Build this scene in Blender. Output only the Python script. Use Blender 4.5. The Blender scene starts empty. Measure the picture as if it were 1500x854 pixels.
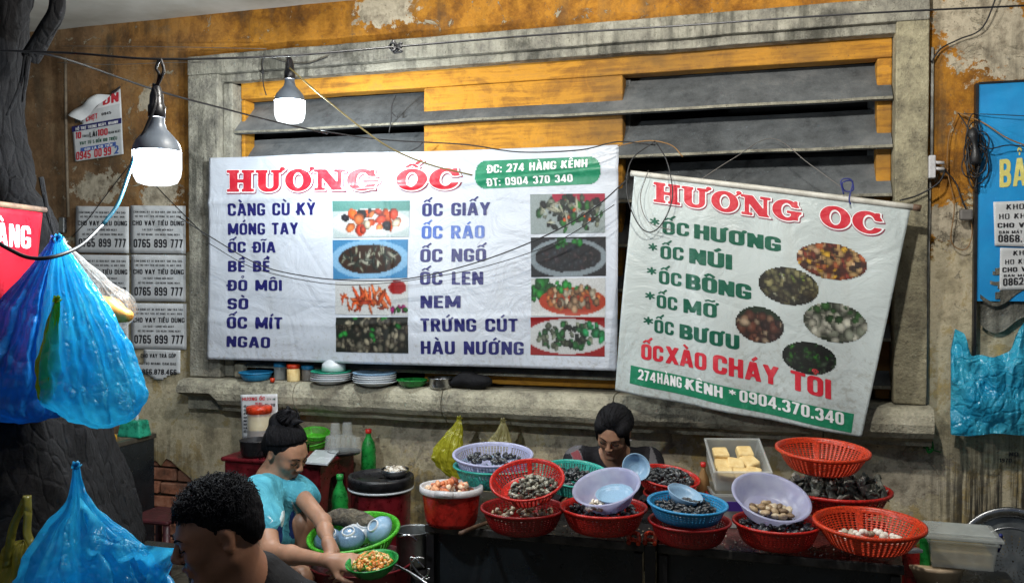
import bpy, bmesh, math, random, unicodedata
import numpy as np
from mathutils import Vector, Matrix, Euler, Quaternion

C = bpy.context.scene.collection
SC = bpy.context.scene
PI = math.pi
# ---------------------------------------------------------------- camera
FPX, HORIZ = 1300.0, 403.0
YAW, PITCH = math.radians(16.8), math.atan(24 / 1300)
CAM = np.array([0.0, -4.12, 1.6])
cam = bpy.data.cameras.new('camera'); camo = bpy.data.objects.new('camera', cam); C.objects.link(camo)
cam.sensor_width = 36; cam.lens = 36 * FPX / 1500; cam.clip_start = 0.05; cam.clip_end = 400
camo.location = CAM; camo.rotation_euler = (PI / 2 - PITCH, 0, YAW)
SC.camera = camo
# ---------------------------------------------------------------- world, soft dusk light
SUN_EL, SUN_AZ = math.radians(50), math.radians(200)
wd = bpy.data.worlds.new('World'); SC.world = wd; wd.use_nodes = True
wn = wd.node_tree; sky = wn.nodes.new('ShaderNodeTexSky'); sky.sky_type = 'NISHITA'
sky.sun_disc = False; sky.sun_elevation = SUN_EL; sky.sun_rotation = SUN_AZ
wn.links.new(sky.outputs[0], wn.nodes['Background'].inputs[0])
wn.nodes['Background'].inputs[1].default_value = 0.02
sl = bpy.data.lights.new('sun', 'SUN'); sl.energy = 0.08; sl.angle = math.radians(25); sl.color = (1, .96, .9)
so = bpy.data.objects.new('sun', sl); C.objects.link(so)
# direction towards the sun: in front of the wall, high
sd = Vector((math.sin(SUN_AZ) * math.cos(SUN_EL), math.cos(SUN_AZ) * math.cos(SUN_EL), math.sin(SUN_EL)))
so.rotation_euler = (-sd).to_track_quat('-Z', 'Y').to_euler()
SC.view_settings.view_transform = 'Standard'; SC.view_settings.look = 'None'
SC.view_settings.gamma = 1; SC.view_settings.exposure = 0.0
SC.render.engine = 'CYCLES'
SC.cycles.use_denoising = True
SC.cycles.max_bounces = 8; SC.cycles.transparent_max_bounces = 12
BULB = 85.0      # watts of light inside each bulb in view
BULB2 = 150.0

# ---------------------------------------------------------------- pixel -> world helpers
_F = np.array([-math.sin(YAW) * math.cos(PITCH), math.cos(YAW) * math.cos(PITCH), -math.sin(PITCH)])
_R = np.array([math.cos(YAW), math.sin(YAW), 0.0]); _U = np.cross(_R, _F)
def _dir(px, py): return _F + _R * (px - 750) / FPX + _U * (427 - py) / FPX
def W(px, py, Y):
    v = _dir(px, py); return CAM + v * ((Y - CAM[1]) / v[1])
def Dp(px, py, d): return CAM + _dir(px, py) * d
def Hz(px, py, z):
    v = _dir(px, py); return CAM + v * ((z - CAM[2]) / v[2])
def depth_of(p): return float(np.dot(np.array(p) - CAM, _F))

# ---------------------------------------------------------------- mesh builder
class MB:
    def __init__(s): s.v = []; s.f = []; s.m = []; s.n = 0; s.att = []
    def add(s, v, f, mi=0, att=0.5):
        v = np.asarray(v, float).reshape(-1, 3); s.v.append(v)
        n = s.n
        s.f.extend([tuple(int(i) + n for i in q) for q in f]); s.m.extend([mi] * len(f)); s.n += len(v)
        s.att.append(np.full(len(v), att) if np.isscalar(att) else np.asarray(att, float))
        return s
    def mesh(s, name, off=None, smooth=False, att=False):
        me = bpy.data.meshes.new(name)
        v = np.concatenate(s.v) if s.v else np.zeros((0, 3))
        if off is not None: v = v - np.array(off)
        me.from_pydata(v.tolist(), [], s.f)
        if s.m and max(s.m) > 0: me.polygons.foreach_set('material_index', s.m)
        if smooth: me.polygons.foreach_set('use_smooth', [True] * len(me.polygons))
        if att:
            a = me.attributes.new('tint', 'FLOAT', 'POINT'); a.data.foreach_set('value', np.concatenate(s.att).astype(np.float32))
        me.update(); return me

def origin(o):
    t = np.zeros(3)
    while o is not None:
        t += np.array(o.location); o = o.parent
    return t
def link(name, me, mats=None, parent=None, label=None, cat=None, group=None, kind=None, loc=None):
    o = bpy.data.objects.new(name, me); C.objects.link(o)
    if mats is not None:
        for m in (mats if isinstance(mats, (list, tuple)) else [mats]): me.materials.append(m)
    if parent is not None: o.parent = parent
    if loc is not None: o.location = loc
    if label: o['label'] = label
    if cat: o['category'] = cat
    if group: o['group'] = group
    if kind: o['kind'] = kind
    return o
def part(name, mb, mats, parent=None, smooth=False, att=False, **k):
    """a mesh given in world coordinates, linked under parent (or on its own with its origin at its base centre)"""
    if parent is not None:
        return link(name, mb.mesh(name, origin(parent), smooth, att), mats, parent, **k)
    v = np.concatenate(mb.v); c = np.array([(v[:, 0].min() + v[:, 0].max()) / 2, (v[:, 1].min() + v[:, 1].max()) / 2, v[:, 2].min()])
    return link(name, mb.mesh(name, c, smooth, att), mats, None, loc=c, **k)
def thing(name, label, cat, loc=(0, 0, 0), group=None, kind=None, rot=None, scale=None):
    o = bpy.data.objects.new(name, None); C.objects.link(o); o.location = [float(q) for q in loc]; o.empty_display_size = .05
    o['label'] = label
    if kind: o['kind'] = kind
    else: o['category'] = cat
    if group: o['group'] = group
    if rot is not None: o.rotation_euler = rot
    if scale is not None: o.scale = (scale,) * 3
    return o
def dup(root, loc, rot=None, scale=None, label=None, group=None):
    r = root.copy(); C.objects.link(r); r.location = loc
    if rot is not None: r.rotation_euler = rot
    if scale is not None: r.scale = (scale,) * 3
    if label: r['label'] = label
    if group: r['group'] = group
    for ch in list(root.children):
        c = ch.copy(); C.objects.link(c); c.parent = r
        for g in list(ch.children):
            d = g.copy(); C.objects.link(d); d.parent = c
    return r
def mod_solid(o, t, off=0):
    m = o.modifiers.new('s', 'SOLIDIFY'); m.thickness = t; m.offset = off; return o
def mod_bevel(o, w, n=2):
    m = o.modifiers.new('b', 'BEVEL'); m.width = w; m.segments = n; m.limit_method = 'ANGLE'; return o

# ---- shapes: each returns (verts, faces)
def box(x0, x1, y0, y1, z0, z1):
    v = [(x, y, z) for z in (z0, z1) for y in (y0, y1) for x in (x0, x1)]
    return v, [(0, 2, 3, 1), (4, 5, 7, 6), (0, 1, 5, 4), (2, 6, 7, 3), (0, 4, 6, 2), (1, 3, 7, 5)]
def boxc(c, s, R=None):
    v, f = box(-s[0] / 2, s[0] / 2, -s[1] / 2, s[1] / 2, -s[2] / 2, s[2] / 2)
    v = np.array(v)
    if R is not None: v = v @ np.array(R.to_3x3()).T
    return v + np.array(c), f
def lathe(prof, n=32, c=(0, 0, 0), R=None, sx=1, sy=1, capb=False, capt=False, warp=None):
    v = []; f = []
    for (r, z) in prof:
        for i in range(n):
            a = 2 * PI * i / n
            k = 1 if warp is None else warp(a, z)
            v.append((r * math.cos(a) * sx * k, r * math.sin(a) * sy * k, z))
    for j in range(len(prof) - 1):
        for i in range(n):
            i2 = (i + 1) % n
            f.append((j * n + i, j * n + i2, (j + 1) * n + i2, (j + 1) * n + i))
    if capb: f.append(tuple(reversed(range(n))))
    if capt: f.append(tuple((len(prof) - 1) * n + i for i in range(n)))
    v = np.array(v)
    if R is not None: v = v @ np.array(R.to_matrix() if isinstance(R, Euler) else R.to_3x3()).T
    return v + np.array(c), f
def smooth_pts(pts, k=6):
    P = [np.array(p, float) for p in pts]
    if len(P) < 3: return P
    out = []
    Q = [2 * P[0] - P[1]] + P + [2 * P[-1] - P[-2]]
    for i in range(1, len(Q) - 2):
        p0, p1, p2, p3 = Q[i - 1:i + 3]
        for j in range(k):
            t = j / k
            out.append(.5 * (2 * p1 + (p2 - p0) * t + (2 * p0 - 5 * p1 + 4 * p2 - p3) * t * t + (3 * p1 - 3 * p2 + p3 - p0) * t ** 3))
    out.append(P[-1]); return out
def tube(pts, r, n=8, k=6, flat=1.0, closed=False):
    P = smooth_pts(pts, k) if k > 1 else [np.array(p, float) for p in pts]
    m = len(P); rr = r if callable(r) else (lambda t: r)
    v = []; f = []; up = None
    for i in range(m):
        t = P[min(i + 1, m - 1)] - P[max(i - 1, 0)]; t = t / (np.linalg.norm(t) + 1e-9)
        if up is None:
            up = np.array([0, 0, 1.]) if abs(t[2]) < .9 else np.array([1., 0, 0])
        a = np.cross(t, up); a /= np.linalg.norm(a) + 1e-9; up = np.cross(a, t)
        R_ = rr(i / (m - 1))
        for j in range(n):
            th = 2 * PI * j / n
            v.append(P[i] + a * math.cos(th) * R_ + up * math.sin(th) * R_ * flat)
    for i in range(m - 1):
        for j in range(n):
            j2 = (j + 1) % n
            f.append((i * n + j, i * n + j2, (i + 1) * n + j2, (i + 1) * n + j))
    f.append(tuple(reversed(range(n)))); f.append(tuple((m - 1) * n + j for j in range(n)))
    return v, f
def grid(fn, nu, nv, u0=0, u1=1, v0=0, v1=1):
    v = [fn(u0 + (u1 - u0) * i / nu, v0 + (v1 - v0) * j / nv) for j in range(nv + 1) for i in range(nu + 1)]
    f = [(j * (nu + 1) + i, j * (nu + 1) + i + 1, (j + 1) * (nu + 1) + i + 1, (j + 1) * (nu + 1) + i) for j in range(nv) for i in range(nu)]
    return v, f
def quadbox(a, b, c, d, t):
    """slab from 4 corners (ccw seen from its front), thickness t backwards"""
    a, b, c, d = [np.array(q, float) for q in (a, b, c, d)]
    n = np.cross(b - a, d - a); n /= np.linalg.norm(n)
    v = [a, b, c, d] + [q - n * t for q in (a, b, c, d)]
    return v, [(0, 1, 2, 3), (7, 6, 5, 4), (0, 4, 5, 1), (1, 5, 6, 2), (2, 6, 7, 3), (3, 7, 4, 0)]
_rng = np.random.RandomState(5)
def vnoise(p, sc=1.0, seed=0, octv=3):
    """smooth value noise on an (n,3) array, roughly -1..1"""
    p = np.asarray(p, float) * sc; out = np.zeros(len(p)); amp = 1; tot = 0
    for o in range(octv):
        q = p * (2 ** o) + seed * 17.3 + o * 5.1
        i = np.floor(q).astype(np.int64); fr = q - i; fr = fr * fr * (3 - 2 * fr)
        acc = 0
        for dx in (0, 1):
            for dy in (0, 1):
                for dz in (0, 1):
                    h = ((i[:, 0] + dx) * 73856093) ^ ((i[:, 1] + dy) * 19349663) ^ ((i[:, 2] + dz) * 83492791)
                    h = (h ^ (h >> 13)) * 1274126177 & 0x7fffffff
                    h = ((h ^ (h >> 16)) & 0xffff) / 32767.5 - 1
                    acc = acc + h * (fr[:, 0] if dx else 1 - fr[:, 0]) * (fr[:, 1] if dy else 1 - fr[:, 1]) * (fr[:, 2] if dz else 1 - fr[:, 2])
        out += acc * amp; tot += amp; amp *= .5
    return out / tot

# ---------------------------------------------------------------- signed distance fields -> one continuous mesh
class Field:
    def __init__(s, lo, hi, h):
        s.lo = np.array(lo, float); s.h = h
        s.n = np.ceil((np.array(hi) - s.lo) / h).astype(int) + 1
        s.ax = [s.lo[i] + h * np.arange(s.n[i]) for i in range(3)]
        s.d = np.full(s.n, 1.0, np.float32)
    def _sl(s, lo, hi):
        a = np.clip(np.floor((np.array(lo) - s.lo) / s.h).astype(int), 0, s.n)
        b = np.clip(np.ceil((np.array(hi) - s.lo) / s.h).astype(int) + 1, 0, s.n)
        return a, b
    def _put(s, lo, hi, fn, k, sub):
        m = max(k, .0) * 1.1 + .02
        a, b = s._sl(np.array(lo) - m, np.array(hi) + m)
        if np.any(b <= a): return s
        X, Y, Z = np.meshgrid(s.ax[0][a[0]:b[0]], s.ax[1][a[1]:b[1]], s.ax[2][a[2]:b[2]], indexing='ij', sparse=True)
        v = fn(X, Y, Z); sl = (slice(a[0], b[0]), slice(a[1], b[1]), slice(a[2], b[2])); d = s.d[sl]
        if sub: v = -v; d = -d
        if k > 0:
            h = np.maximum(k - np.abs(d - v), 0) / k
            r = np.minimum(d, v) - h * h * k * .25
        else: r = np.minimum(d, v)
        if sub:
            r = np.maximum(s.d[sl], -v) if k <= 0 else None
            hh = np.maximum(k - np.abs(s.d[sl] - v), 0) / k if k > 0 else 0
            r = np.maximum(s.d[sl], v) + (hh * hh * k * .25 if k > 0 else 0)
        s.d[sl] = r; return s
    def cap(s, a, b, ra, rb=None, k=.02, sub=False):
        rb = ra if rb is None else rb; a = np.array(a, float); b = np.array(b, float); ab = b - a; L = float(ab @ ab) + 1e-12; r = max(ra, rb)
        def fn(X, Y, Z):
            t = np.clip(((X - a[0]) * ab[0] + (Y - a[1]) * ab[1] + (Z - a[2]) * ab[2]) / L, 0, 1)
            return np.sqrt((X - a[0] - t * ab[0]) ** 2 + (Y - a[1] - t * ab[1]) ** 2 + (Z - a[2] - t * ab[2]) ** 2) - (ra + (rb - ra) * t)
        return s._put(np.minimum(a, b) - r, np.maximum(a, b) + r, fn, k, sub)
    def ell(s, c, r, R=None, k=.02, sub=False):
        c = np.array(c, float); r = np.array(r, float); M = np.eye(3) if R is None else np.array(R.to_3x3()).T
        def fn(X, Y, Z):
            x, y, z = X - c[0], Y - c[1], Z - c[2]
            u = [M[i, 0] * x + M[i, 1] * y + M[i, 2] * z for i in range(3)]
            k0 = np.sqrt((u[0] / r[0]) ** 2 + (u[1] / r[1]) ** 2 + (u[2] / r[2]) ** 2)
            k1 = np.sqrt((u[0] / r[0] ** 2) ** 2 + (u[1] / r[1] ** 2) ** 2 + (u[2] / r[2] ** 2) ** 2) + 1e-6
            return k0 * (k0 - 1) / k1
        e = float(r.max()); return s._put(c - e, c + e, fn, k, sub)
    def mesh(s, disp=None):
        d = s.d
        S = d < 0
        cs = [(i, j, k) for i in (0, 1) for j in (0, 1) for k in (0, 1)]
        n = np.array(d.shape) - 1
        def cor(A, c): return A[c[0]:c[0] + n[0], c[1]:c[1] + n[1], c[2]:c[2] + n[2]]
        cnt = sum(cor(S, c).astype(np.int8) for c in cs)
        act = (cnt > 0) & (cnt < 8)
        ijk = np.argwhere(act); m = len(ijk)
        idx = np.full(act.shape, -1, np.int64); idx[act] = np.arange(m)
        acc = np.zeros((m, 3)); num = np.zeros(m)
        val = {c: d[ijk[:, 0] + c[0], ijk[:, 1] + c[1], ijk[:, 2] + c[2]].astype(float) for c in cs}
        for c in cs:
            for ax in range(3):
                if c[ax] == 0:
                    e = list(c); e[ax] = 1; e = tuple(e)
                    a, b = val[c], val[e]; cr = (a < 0) != (b < 0)
                    t = np.where(cr, a / np.where(cr, a - b, 1), 0)
                    p = np.tile(np.array(c, float), (m, 1)); p[:, ax] = t
                    acc += p * cr[:, None]; num += cr
        V = (ijk + acc / num[:, None]) * s.h + s.lo
        F = []
        for ax in range(3):
            a1, a2 = (ax + 1) % 3, (ax + 2) % 3
            sl0 = [slice(None)] * 3; sl1 = [slice(None)] * 3; sl0[ax] = slice(0, -1); sl1[ax] = slice(1, None)
            A, B = S[tuple(sl0)], S[tuple(sl1)]
            e = np.argwhere(A != B)
            e = e[(e[:, a1] > 0) & (e[:, a2] > 0) & (e[:, a1] < n[a1]) & (e[:, a2] < n[a2])]
            if not len(e): continue
            def g(o1, o2):
                q = e.copy(); q[:, a1] -= o1; q[:, a2] -= o2; return idx[q[:, 0], q[:, 1], q[:, 2]]
            q = np.stack([g(1, 1), g(0, 1), g(0, 0), g(1, 0)], 1)
            fl = A[e[:, 0], e[:, 1], e[:, 2]]
            q[~fl] = q[~fl][:, ::-1]
            F.append(q)
        F = np.concatenate(F)
        F = F[(F >= 0).all(1)]
        return V, F
def field_part(name, fld, mats, parent, disp=None, tint=None, relax=1, **k):
    V, F = fld.mesh()
    for _ in range(relax):
        A = np.zeros_like(V); n = np.zeros(len(V))
        for a, b in ((0, 1), (1, 2), (2, 3), (3, 0)):
            np.add.at(A, F[:, a], V[F[:, b]]); np.add.at(n, F[:, a], 1); np.add.at(A, F[:, b], V[F[:, a]]); np.add.at(n, F[:, b], 1)
        V = V * .5 + A / np.maximum(n, 1)[:, None] * .5
    if disp is not None:
        N = np.zeros_like(V); fn = np.cross(V[F[:, 2]] - V[F[:, 0]], V[F[:, 3]] - V[F[:, 1]])
        for a in range(4): np.add.at(N, F[:, a], fn)
        N /= np.linalg.norm(N, axis=1)[:, None] + 1e-12
        V = V + N * disp(V)[:, None]
    me = bpy.data.meshes.new(name)
    off = origin(parent) if parent is not None else np.zeros(3)
    me.vertices.add(len(V)); me.vertices.foreach_set('co', (V - off).astype(np.float32).ravel())
    me.loops.add(len(F) * 4); me.loops.foreach_set('vertex_index', F.astype(np.int32).ravel())
    me.polygons.add(len(F)); me.polygons.foreach_set('loop_start', np.arange(0, len(F) * 4, 4, dtype=np.int32))
    me.polygons.foreach_set('loop_total', np.full(len(F), 4, np.int32)); me.update(calc_edges=True)
    me.polygons.foreach_set('use_smooth', np.ones(len(F), bool))
    if tint is not None:
        a = me.attributes.new('tint', 'FLOAT', 'POINT'); a.data.foreach_set('value', tint(V).astype(np.float32))
    me.validate()
    return link(name, me, mats, parent, **k)
# ================================================================ materials
class G:
    """small node-graph helper"""
    def __init__(s, name):
        s.m = bpy.data.materials.new(name); s.m.use_nodes = True; s.t = s.m.node_tree
        s.b = s.t.nodes['Principled BSDF']; s.out = s.t.nodes['Material Output']
        s.tc = s.t.nodes.new('ShaderNodeTexCoord'); s.co = s.tc.outputs['Object']
    def n(s, ty, **k):
        n = s.t.nodes.new(ty)
        for a, b in k.items(): setattr(n, a, b)
        return n
    def l(s, a, b): s.t.links.new(a, b)
    def world(s):
        g = s.n('ShaderNodeNewGeometry'); s.co = g.outputs['Position']; return s
    def sc(s, x, y, z):
        m = s.n('ShaderNodeVectorMath', operation='MULTIPLY'); s.l(s.co, m.inputs[0]); m.inputs[1].default_value = (x, y, z); return m.outputs[0]
    def noise(s, scale, det=6, rough=.6, co=None, dist=0):
        n = s.n('ShaderNodeTexNoise'); n.inputs['Scale'].default_value = scale; n.inputs['Detail'].default_value = det
        n.inputs['Roughness'].default_value = rough; n.inputs['Distortion'].default_value = dist; s.l(co or s.co, n.inputs['Vector']); return n.outputs['Fac']
    def vor(s, scale, feat='F1', co=None, out='Distance', rnd=1):
        n = s.n('ShaderNodeTexVoronoi', feature=feat); n.inputs['Scale'].default_value = scale; n.inputs['Randomness'].default_value = rnd; s.l(co or s.co, n.inputs['Vector']); return n.outputs[out]
    def ramp(s, f, stops, mode='LINEAR'):
        r = s.n('ShaderNodeValToRGB'); e = r.color_ramp.elements; r.color_ramp.interpolation = mode
        while len(e) > 1: e.remove(e[-1])
        for i, (p, c) in enumerate(stops):
            x = e[0] if i == 0 else e.new(p)
            x.position = p; x.color = (c, c, c, 1) if np.isscalar(c) else (*c, 1)
        s.l(f, r.inputs[0]); return r.outputs[0]
    def mix(s, f, a, b, blend='MIX'):
        m = s.n('ShaderNodeMix', data_type='RGBA', blend_type=blend)
        for v, i in ((f, 0), (a, 6), (b, 7)):
            if isinstance(v, (int, float)): m.inputs[i].default_value = v if i == 0 else (v, v, v, 1)
            elif isinstance(v, tuple): m.inputs[i].default_value = (*v, 1)
            else: s.l(v, m.inputs[i])
        return m.outputs[2]
    def math(s, op, a, b=0.0, c=None):
        m = s.n('ShaderNodeMath', operation=op)
        for i, v in enumerate((a, b) if c is None else (a, b, c)):
            if isinstance(v, (int, float)): m.inputs[i].default_value = v
            else: s.l(v, m.inputs[i])
        return m.outputs[0]
    def sep(s):
        x = s.n('ShaderNodeSeparateXYZ'); s.l(s.co, x.inputs[0]); return x.outputs
    def bump(s, h, st=.3, dist=.01):
        b = s.n('ShaderNodeBump'); b.inputs['Strength'].default_value = st; b.inputs['Distance'].default_value = dist; s.l(h, b.inputs['Height']); s.l(b.outputs[0], s.b.inputs['Normal']); return s
    def base(s, c, rough=.6, metal=0, spec=.5):
        if isinstance(c, tuple): s.b.inputs['Base Color'].default_value = (*c, 1)
        else: s.l(c, s.b.inputs['Base Color'])
        if isinstance(rough, (int, float)): s.b.inputs['Roughness'].default_value = rough
        else: s.l(rough, s.b.inputs['Roughness'])
        s.b.inputs['Metallic'].default_value = metal; s.b.inputs['Specular IOR Level'].default_value = spec; return s
    def att(s, name='tint'):
        a = s.n('ShaderNodeAttribute', attribute_name=name); return a.outputs

def simple(name, c, c2=None, scale=12, rough=.5, metal=0, bump=.15, bscale=None, bd=.003, spec=.5, contrast=(.35, .65)):
    g = G(name); c2 = c2 or tuple(x * .7 for x in c)
    col = g.ramp(g.noise(scale), [(contrast[0], c2), (contrast[1], c)])
    rr = g.ramp(g.noise(scale * 2.3, 3), [(.3, max(0, rough - .12)), (.7, min(1, rough + .12))])
    g.base(col, rr, metal, spec)
    if bump: g.bump(g.noise(bscale or scale * 4, 5), bump, bd)
    return g.m
def plastic(name, c, rough=.32, trans=.12, c2=None, dirt=.38, scale=24):
    """moulded plastic: gloss, a little light passing through, grime"""
    g = G(name); c2 = c2 or tuple(x * (1 - dirt * 1.6) for x in c)
    f = g.noise(scale, 5, .65)
    col = g.ramp(f, [(.36, c2), (.58, c)])
    g.base(col, g.ramp(g.noise(scale * 2, 3), [(.35, rough - .1), (.7, rough + .15)]))
    g.bump(g.noise(scale * 3, 3), .08, .002)
    tr = g.n('ShaderNodeBsdfTranslucent'); g.l(col, tr.inputs[0])
    mx = g.n('ShaderNodeMixShader'); mx.inputs[0].default_value = trans
    g.l(g.b.outputs[0], mx.inputs[1]); g.l(tr.outputs[0], mx.inputs[2]); g.l(mx.outputs[0], g.out.inputs[0]); return g.m
def film(name, c, alpha=.5, tl=.4, rough=.18, scale=14, bd=.02, c2=None, st=.6):
    """thin crinkled plastic film"""
    g = G(name)
    cr = g.vor(scale, 'DISTANCE_TO_EDGE'); n1 = g.noise(scale * .7, 4, .6, dist=1.5)
    h = g.math('ADD', g.math('MULTIPLY', n1, 1.0), g.math('MULTIPLY', g.math('MINIMUM', cr, .12), 1.5))
    col = g.ramp(g.noise(scale * .4, 4), [(.35, c2 or tuple(x * .6 for x in c)), (.65, c)])
    g.base(col, rough, 0, .8); g.bump(h, st, bd)
    tr = g.n('ShaderNodeBsdfTranslucent'); g.l(col, tr.inputs[0])
    tp = g.n('ShaderNodeBsdfTransparent'); tp.inputs[0].default_value = tuple(min(1, .35 + x) for x in c) + (1,)
    m1 = g.n('ShaderNodeMixShader'); m1.inputs[0].default_value = tl; g.l(g.b.outputs[0], m1.inputs[1]); g.l(tr.outputs[0], m1.inputs[2])
    m2 = g.n('ShaderNodeMixShader'); m2.inputs[0].default_value = 1 - alpha; g.l(m1.outputs[0], m2.inputs[1]); g.l(tp.outputs[0], m2.inputs[2])
    g.l(m2.outputs[0], g.out.inputs[0]); return g.m

def m_wall():
    g = G('old_painted_plaster').world(); x, y, z = g.sep()
    big = g.noise(1.1, 8, .68, dist=.4); med = g.noise(4.8, 11, .76, dist=.15); fine = g.noise(38, 6, .7)
    drip = g.noise(1, 7, .65, co=g.sc(26, 26, 1.6)); drip2 = g.noise(1, 5, .6, co=g.sc(9, 9, .8))
    # ochre paint in its several faded tones
    ochre = g.ramp(med, [(.3, (.10, .05, .02)), (.44, (.34, .14, .02)), (.54, (.56, .25, .03)), (.62, (.40, .19, .04)), (.70, (.46, .34, .20)), (.78, (.24, .13, .05))])
    brown = g.ramp(med, [(.28, (.10, .06, .03)), (.5, (.26, .155, .08)), (.62, (.33, .22, .12)), (.78, (.20, .15, .10))])
    # left of the window the paint has gone brown
    leftf = g.ramp(g.math('ADD', x, g.math('MULTIPLY', big, 1.4)), [(0, 1), (1, 0)])
    lf = g.n('ShaderNodeMapRange'); g.l(g.math('ADD', x, g.math('MULTIPLY', big, 1.6)), lf.inputs[0]); lf.inputs[1].default_value = -2.9; lf.inputs[2].default_value = -1.9; lf.inputs[3].default_value = 1; lf.inputs[4].default_value = 0
    paint = g.mix(lf.outputs[0], ochre, brown)
    # bare plaster tones: beige, pale, greenish grey
    bare = g.ramp(g.math('ADD', g.math('MULTIPLY', med, .6), g.math('MULTIPLY', big, .4)), [(.3, (.11, .10, .07)), (.40, (.28, .245, .17)), (.46, (.52, .45, .30)), (.50, (.68, .60, .42)), (.53, (.50, .40, .22)), (.58, (.62, .46, .19)), (.63, (.46, .40, .27)), (.70, (.27, .24, .17)), (.80, (.14, .13, .10))])
    # paint survives high up, plaster lower down, with ragged borders
    hz = g.n('ShaderNodeMapRange'); g.l(z, hz.inputs[0]); hz.inputs[1].default_value = 1.1; hz.inputs[2].default_value = 2.5; hz.inputs[3].default_value = -.14; hz.inputs[4].default_value = .30
    rt_ = g.n('ShaderNodeMapRange'); g.l(x, rt_.inputs[0]); rt_.inputs[1].default_value = .5; rt_.inputs[2].default_value = .9; rt_.inputs[3].default_value = 0; rt_.inputs[4].default_value = -.135
    pm = g.ramp(g.math('ADD', g.math('ADD', g.math('MULTIPLY', med, .55), g.math('MULTIPLY', big, .45)), g.math('ADD', hz.outputs[0], rt_.outputs[0])), [(.53, 0), (.545, 1)])
    gm = g.ramp(g.math('ADD', g.math('MULTIPLY', g.noise(2.6, 9, .75), .7), g.math('MULTIPLY', drip2, .3)), [(.47, 0), (.60, .75)])
    paint = g.mix(gm, paint, g.mix(1.0, paint, (.32, .30, .30), 'MULTIPLY'))
    col = g.mix(pm, bare, paint)
    # large places where the paint has come off, each where it is on this wall
    pt = None
    for (px_, py_, r_, sx_) in ((566, 14, .10, .45), (1442, 45, .20, 1), (1395, 20, .12, 1), (1480, 70, .16, 1), (215, 150, .09, 1), (140, 275, .10, .5), (235, 285, .10, .6), (1400, 330, .12, .8), (640, 640, .12, .4), (900, 655, .15, .4), (1320, 700, .16, .7)):
        q_ = W(px_, py_, 0); vx = g.n('ShaderNodeVectorMath', operation='SUBTRACT'); g.l(g.co, vx.inputs[0]); vx.inputs[1].default_value = (q_[0], 0, q_[2])
        v2 = g.n('ShaderNodeVectorMath', operation='MULTIPLY'); g.l(vx.outputs[0], v2.inputs[0]); v2.inputs[1].default_value = (sx_ / r_, 0, 1 / r_)
        ln_ = g.n('ShaderNodeVectorMath', operation='LENGTH'); g.l(v2.outputs[0], ln_.inputs[0]); pt = ln_.outputs['Value'] if pt is None else g.math('MINIMUM', pt, ln_.outputs['Value'])
    pm2 = g.ramp(g.math('ADD', pt, g.math('MULTIPLY', g.math('SUBTRACT', g.noise(9, 9, .75), .5), 3.2)), [(.78, 1), (.84, 0)])
    col = g.mix(pm2, col, g.ramp(g.noise(14, 7, .7), [(.35, (.26, .22, .16)), (.55, (.60, .53, .40)), (.7, (.46, .40, .30))]))
    # pale chipped spots and dark mould
    chip = g.ramp(g.noise(7, 8, .75, dist=1.2), [(.605, 0), (.615, 1)])
    col = g.mix(chip, col, (.43, .38, .28))
    mz = g.n('ShaderNodeMapRange'); g.l(z, mz.inputs[0]); mz.inputs[1].default_value = .2; mz.inputs[2].default_value = 1.15; mz.inputs[3].default_value = .12; mz.inputs[4].default_value = 0
    mould = g.ramp(g.math('ADD', g.math('ADD', g.math('MULTIPLY', drip, .30), g.math('MULTIPLY', big, .75)), mz.outputs[0]), [(.60, 0), (.70, .9)])
    col = g.mix(g.math('MULTIPLY', mould, .85), col, (.045, .045, .035))
    ds = g.ramp(g.math('ADD', g.math('MULTIPLY', drip2, .6), g.math('MULTIPLY', g.noise(2.3, 5, .6), .4)), [(.52, 0), (.66, .55)])
    col = g.mix(ds, col, (.12, .10, .07))
    rx = g.n('ShaderNodeMapRange'); g.l(x, rx.inputs[0]); rx.inputs[1].default_value = .55; rx.inputs[2].default_value = .75
    rz = g.n('ShaderNodeMapRange'); g.l(g.math('ADD', z, g.math('MULTIPLY', big, .5)), rz.inputs[0]); rz.inputs[1].default_value = 1.25; rz.inputs[2].default_value = .95
    rd = g.ramp(g.noise(1, 6, .7, co=g.sc(45, 45, 1.1)), [(.44, 0), (.56, .95)])
    col = g.mix(g.math('MULTIPLY', g.math('MULTIPLY', rx.outputs[0], rz.outputs[0]), rd), col, (.03, .03, .026))
    spk = g.ramp(g.noise(60, 4, .6), [(.62, 0), (.70, .6)])
    col = g.mix(spk, col, (.10, .09, .07))
    col = g.mix(g.math('MULTIPLY', fine, .5), col, g.mix(1.0, col, (.55, .55, .55), 'MULTIPLY'))
    g.base(col, .88, 0, .25)
    h = g.math('ADD', g.math('MULTIPLY', pm, .7), g.math('ADD', g.math('MULTIPLY', fine, .35), g.math('MULTIPLY', med, 1.2)))
    h = g.math('SUBTRACT', h, g.math('MULTIPLY', chip, .4))
    g.bump(h, .8, .012); return g.m
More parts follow.
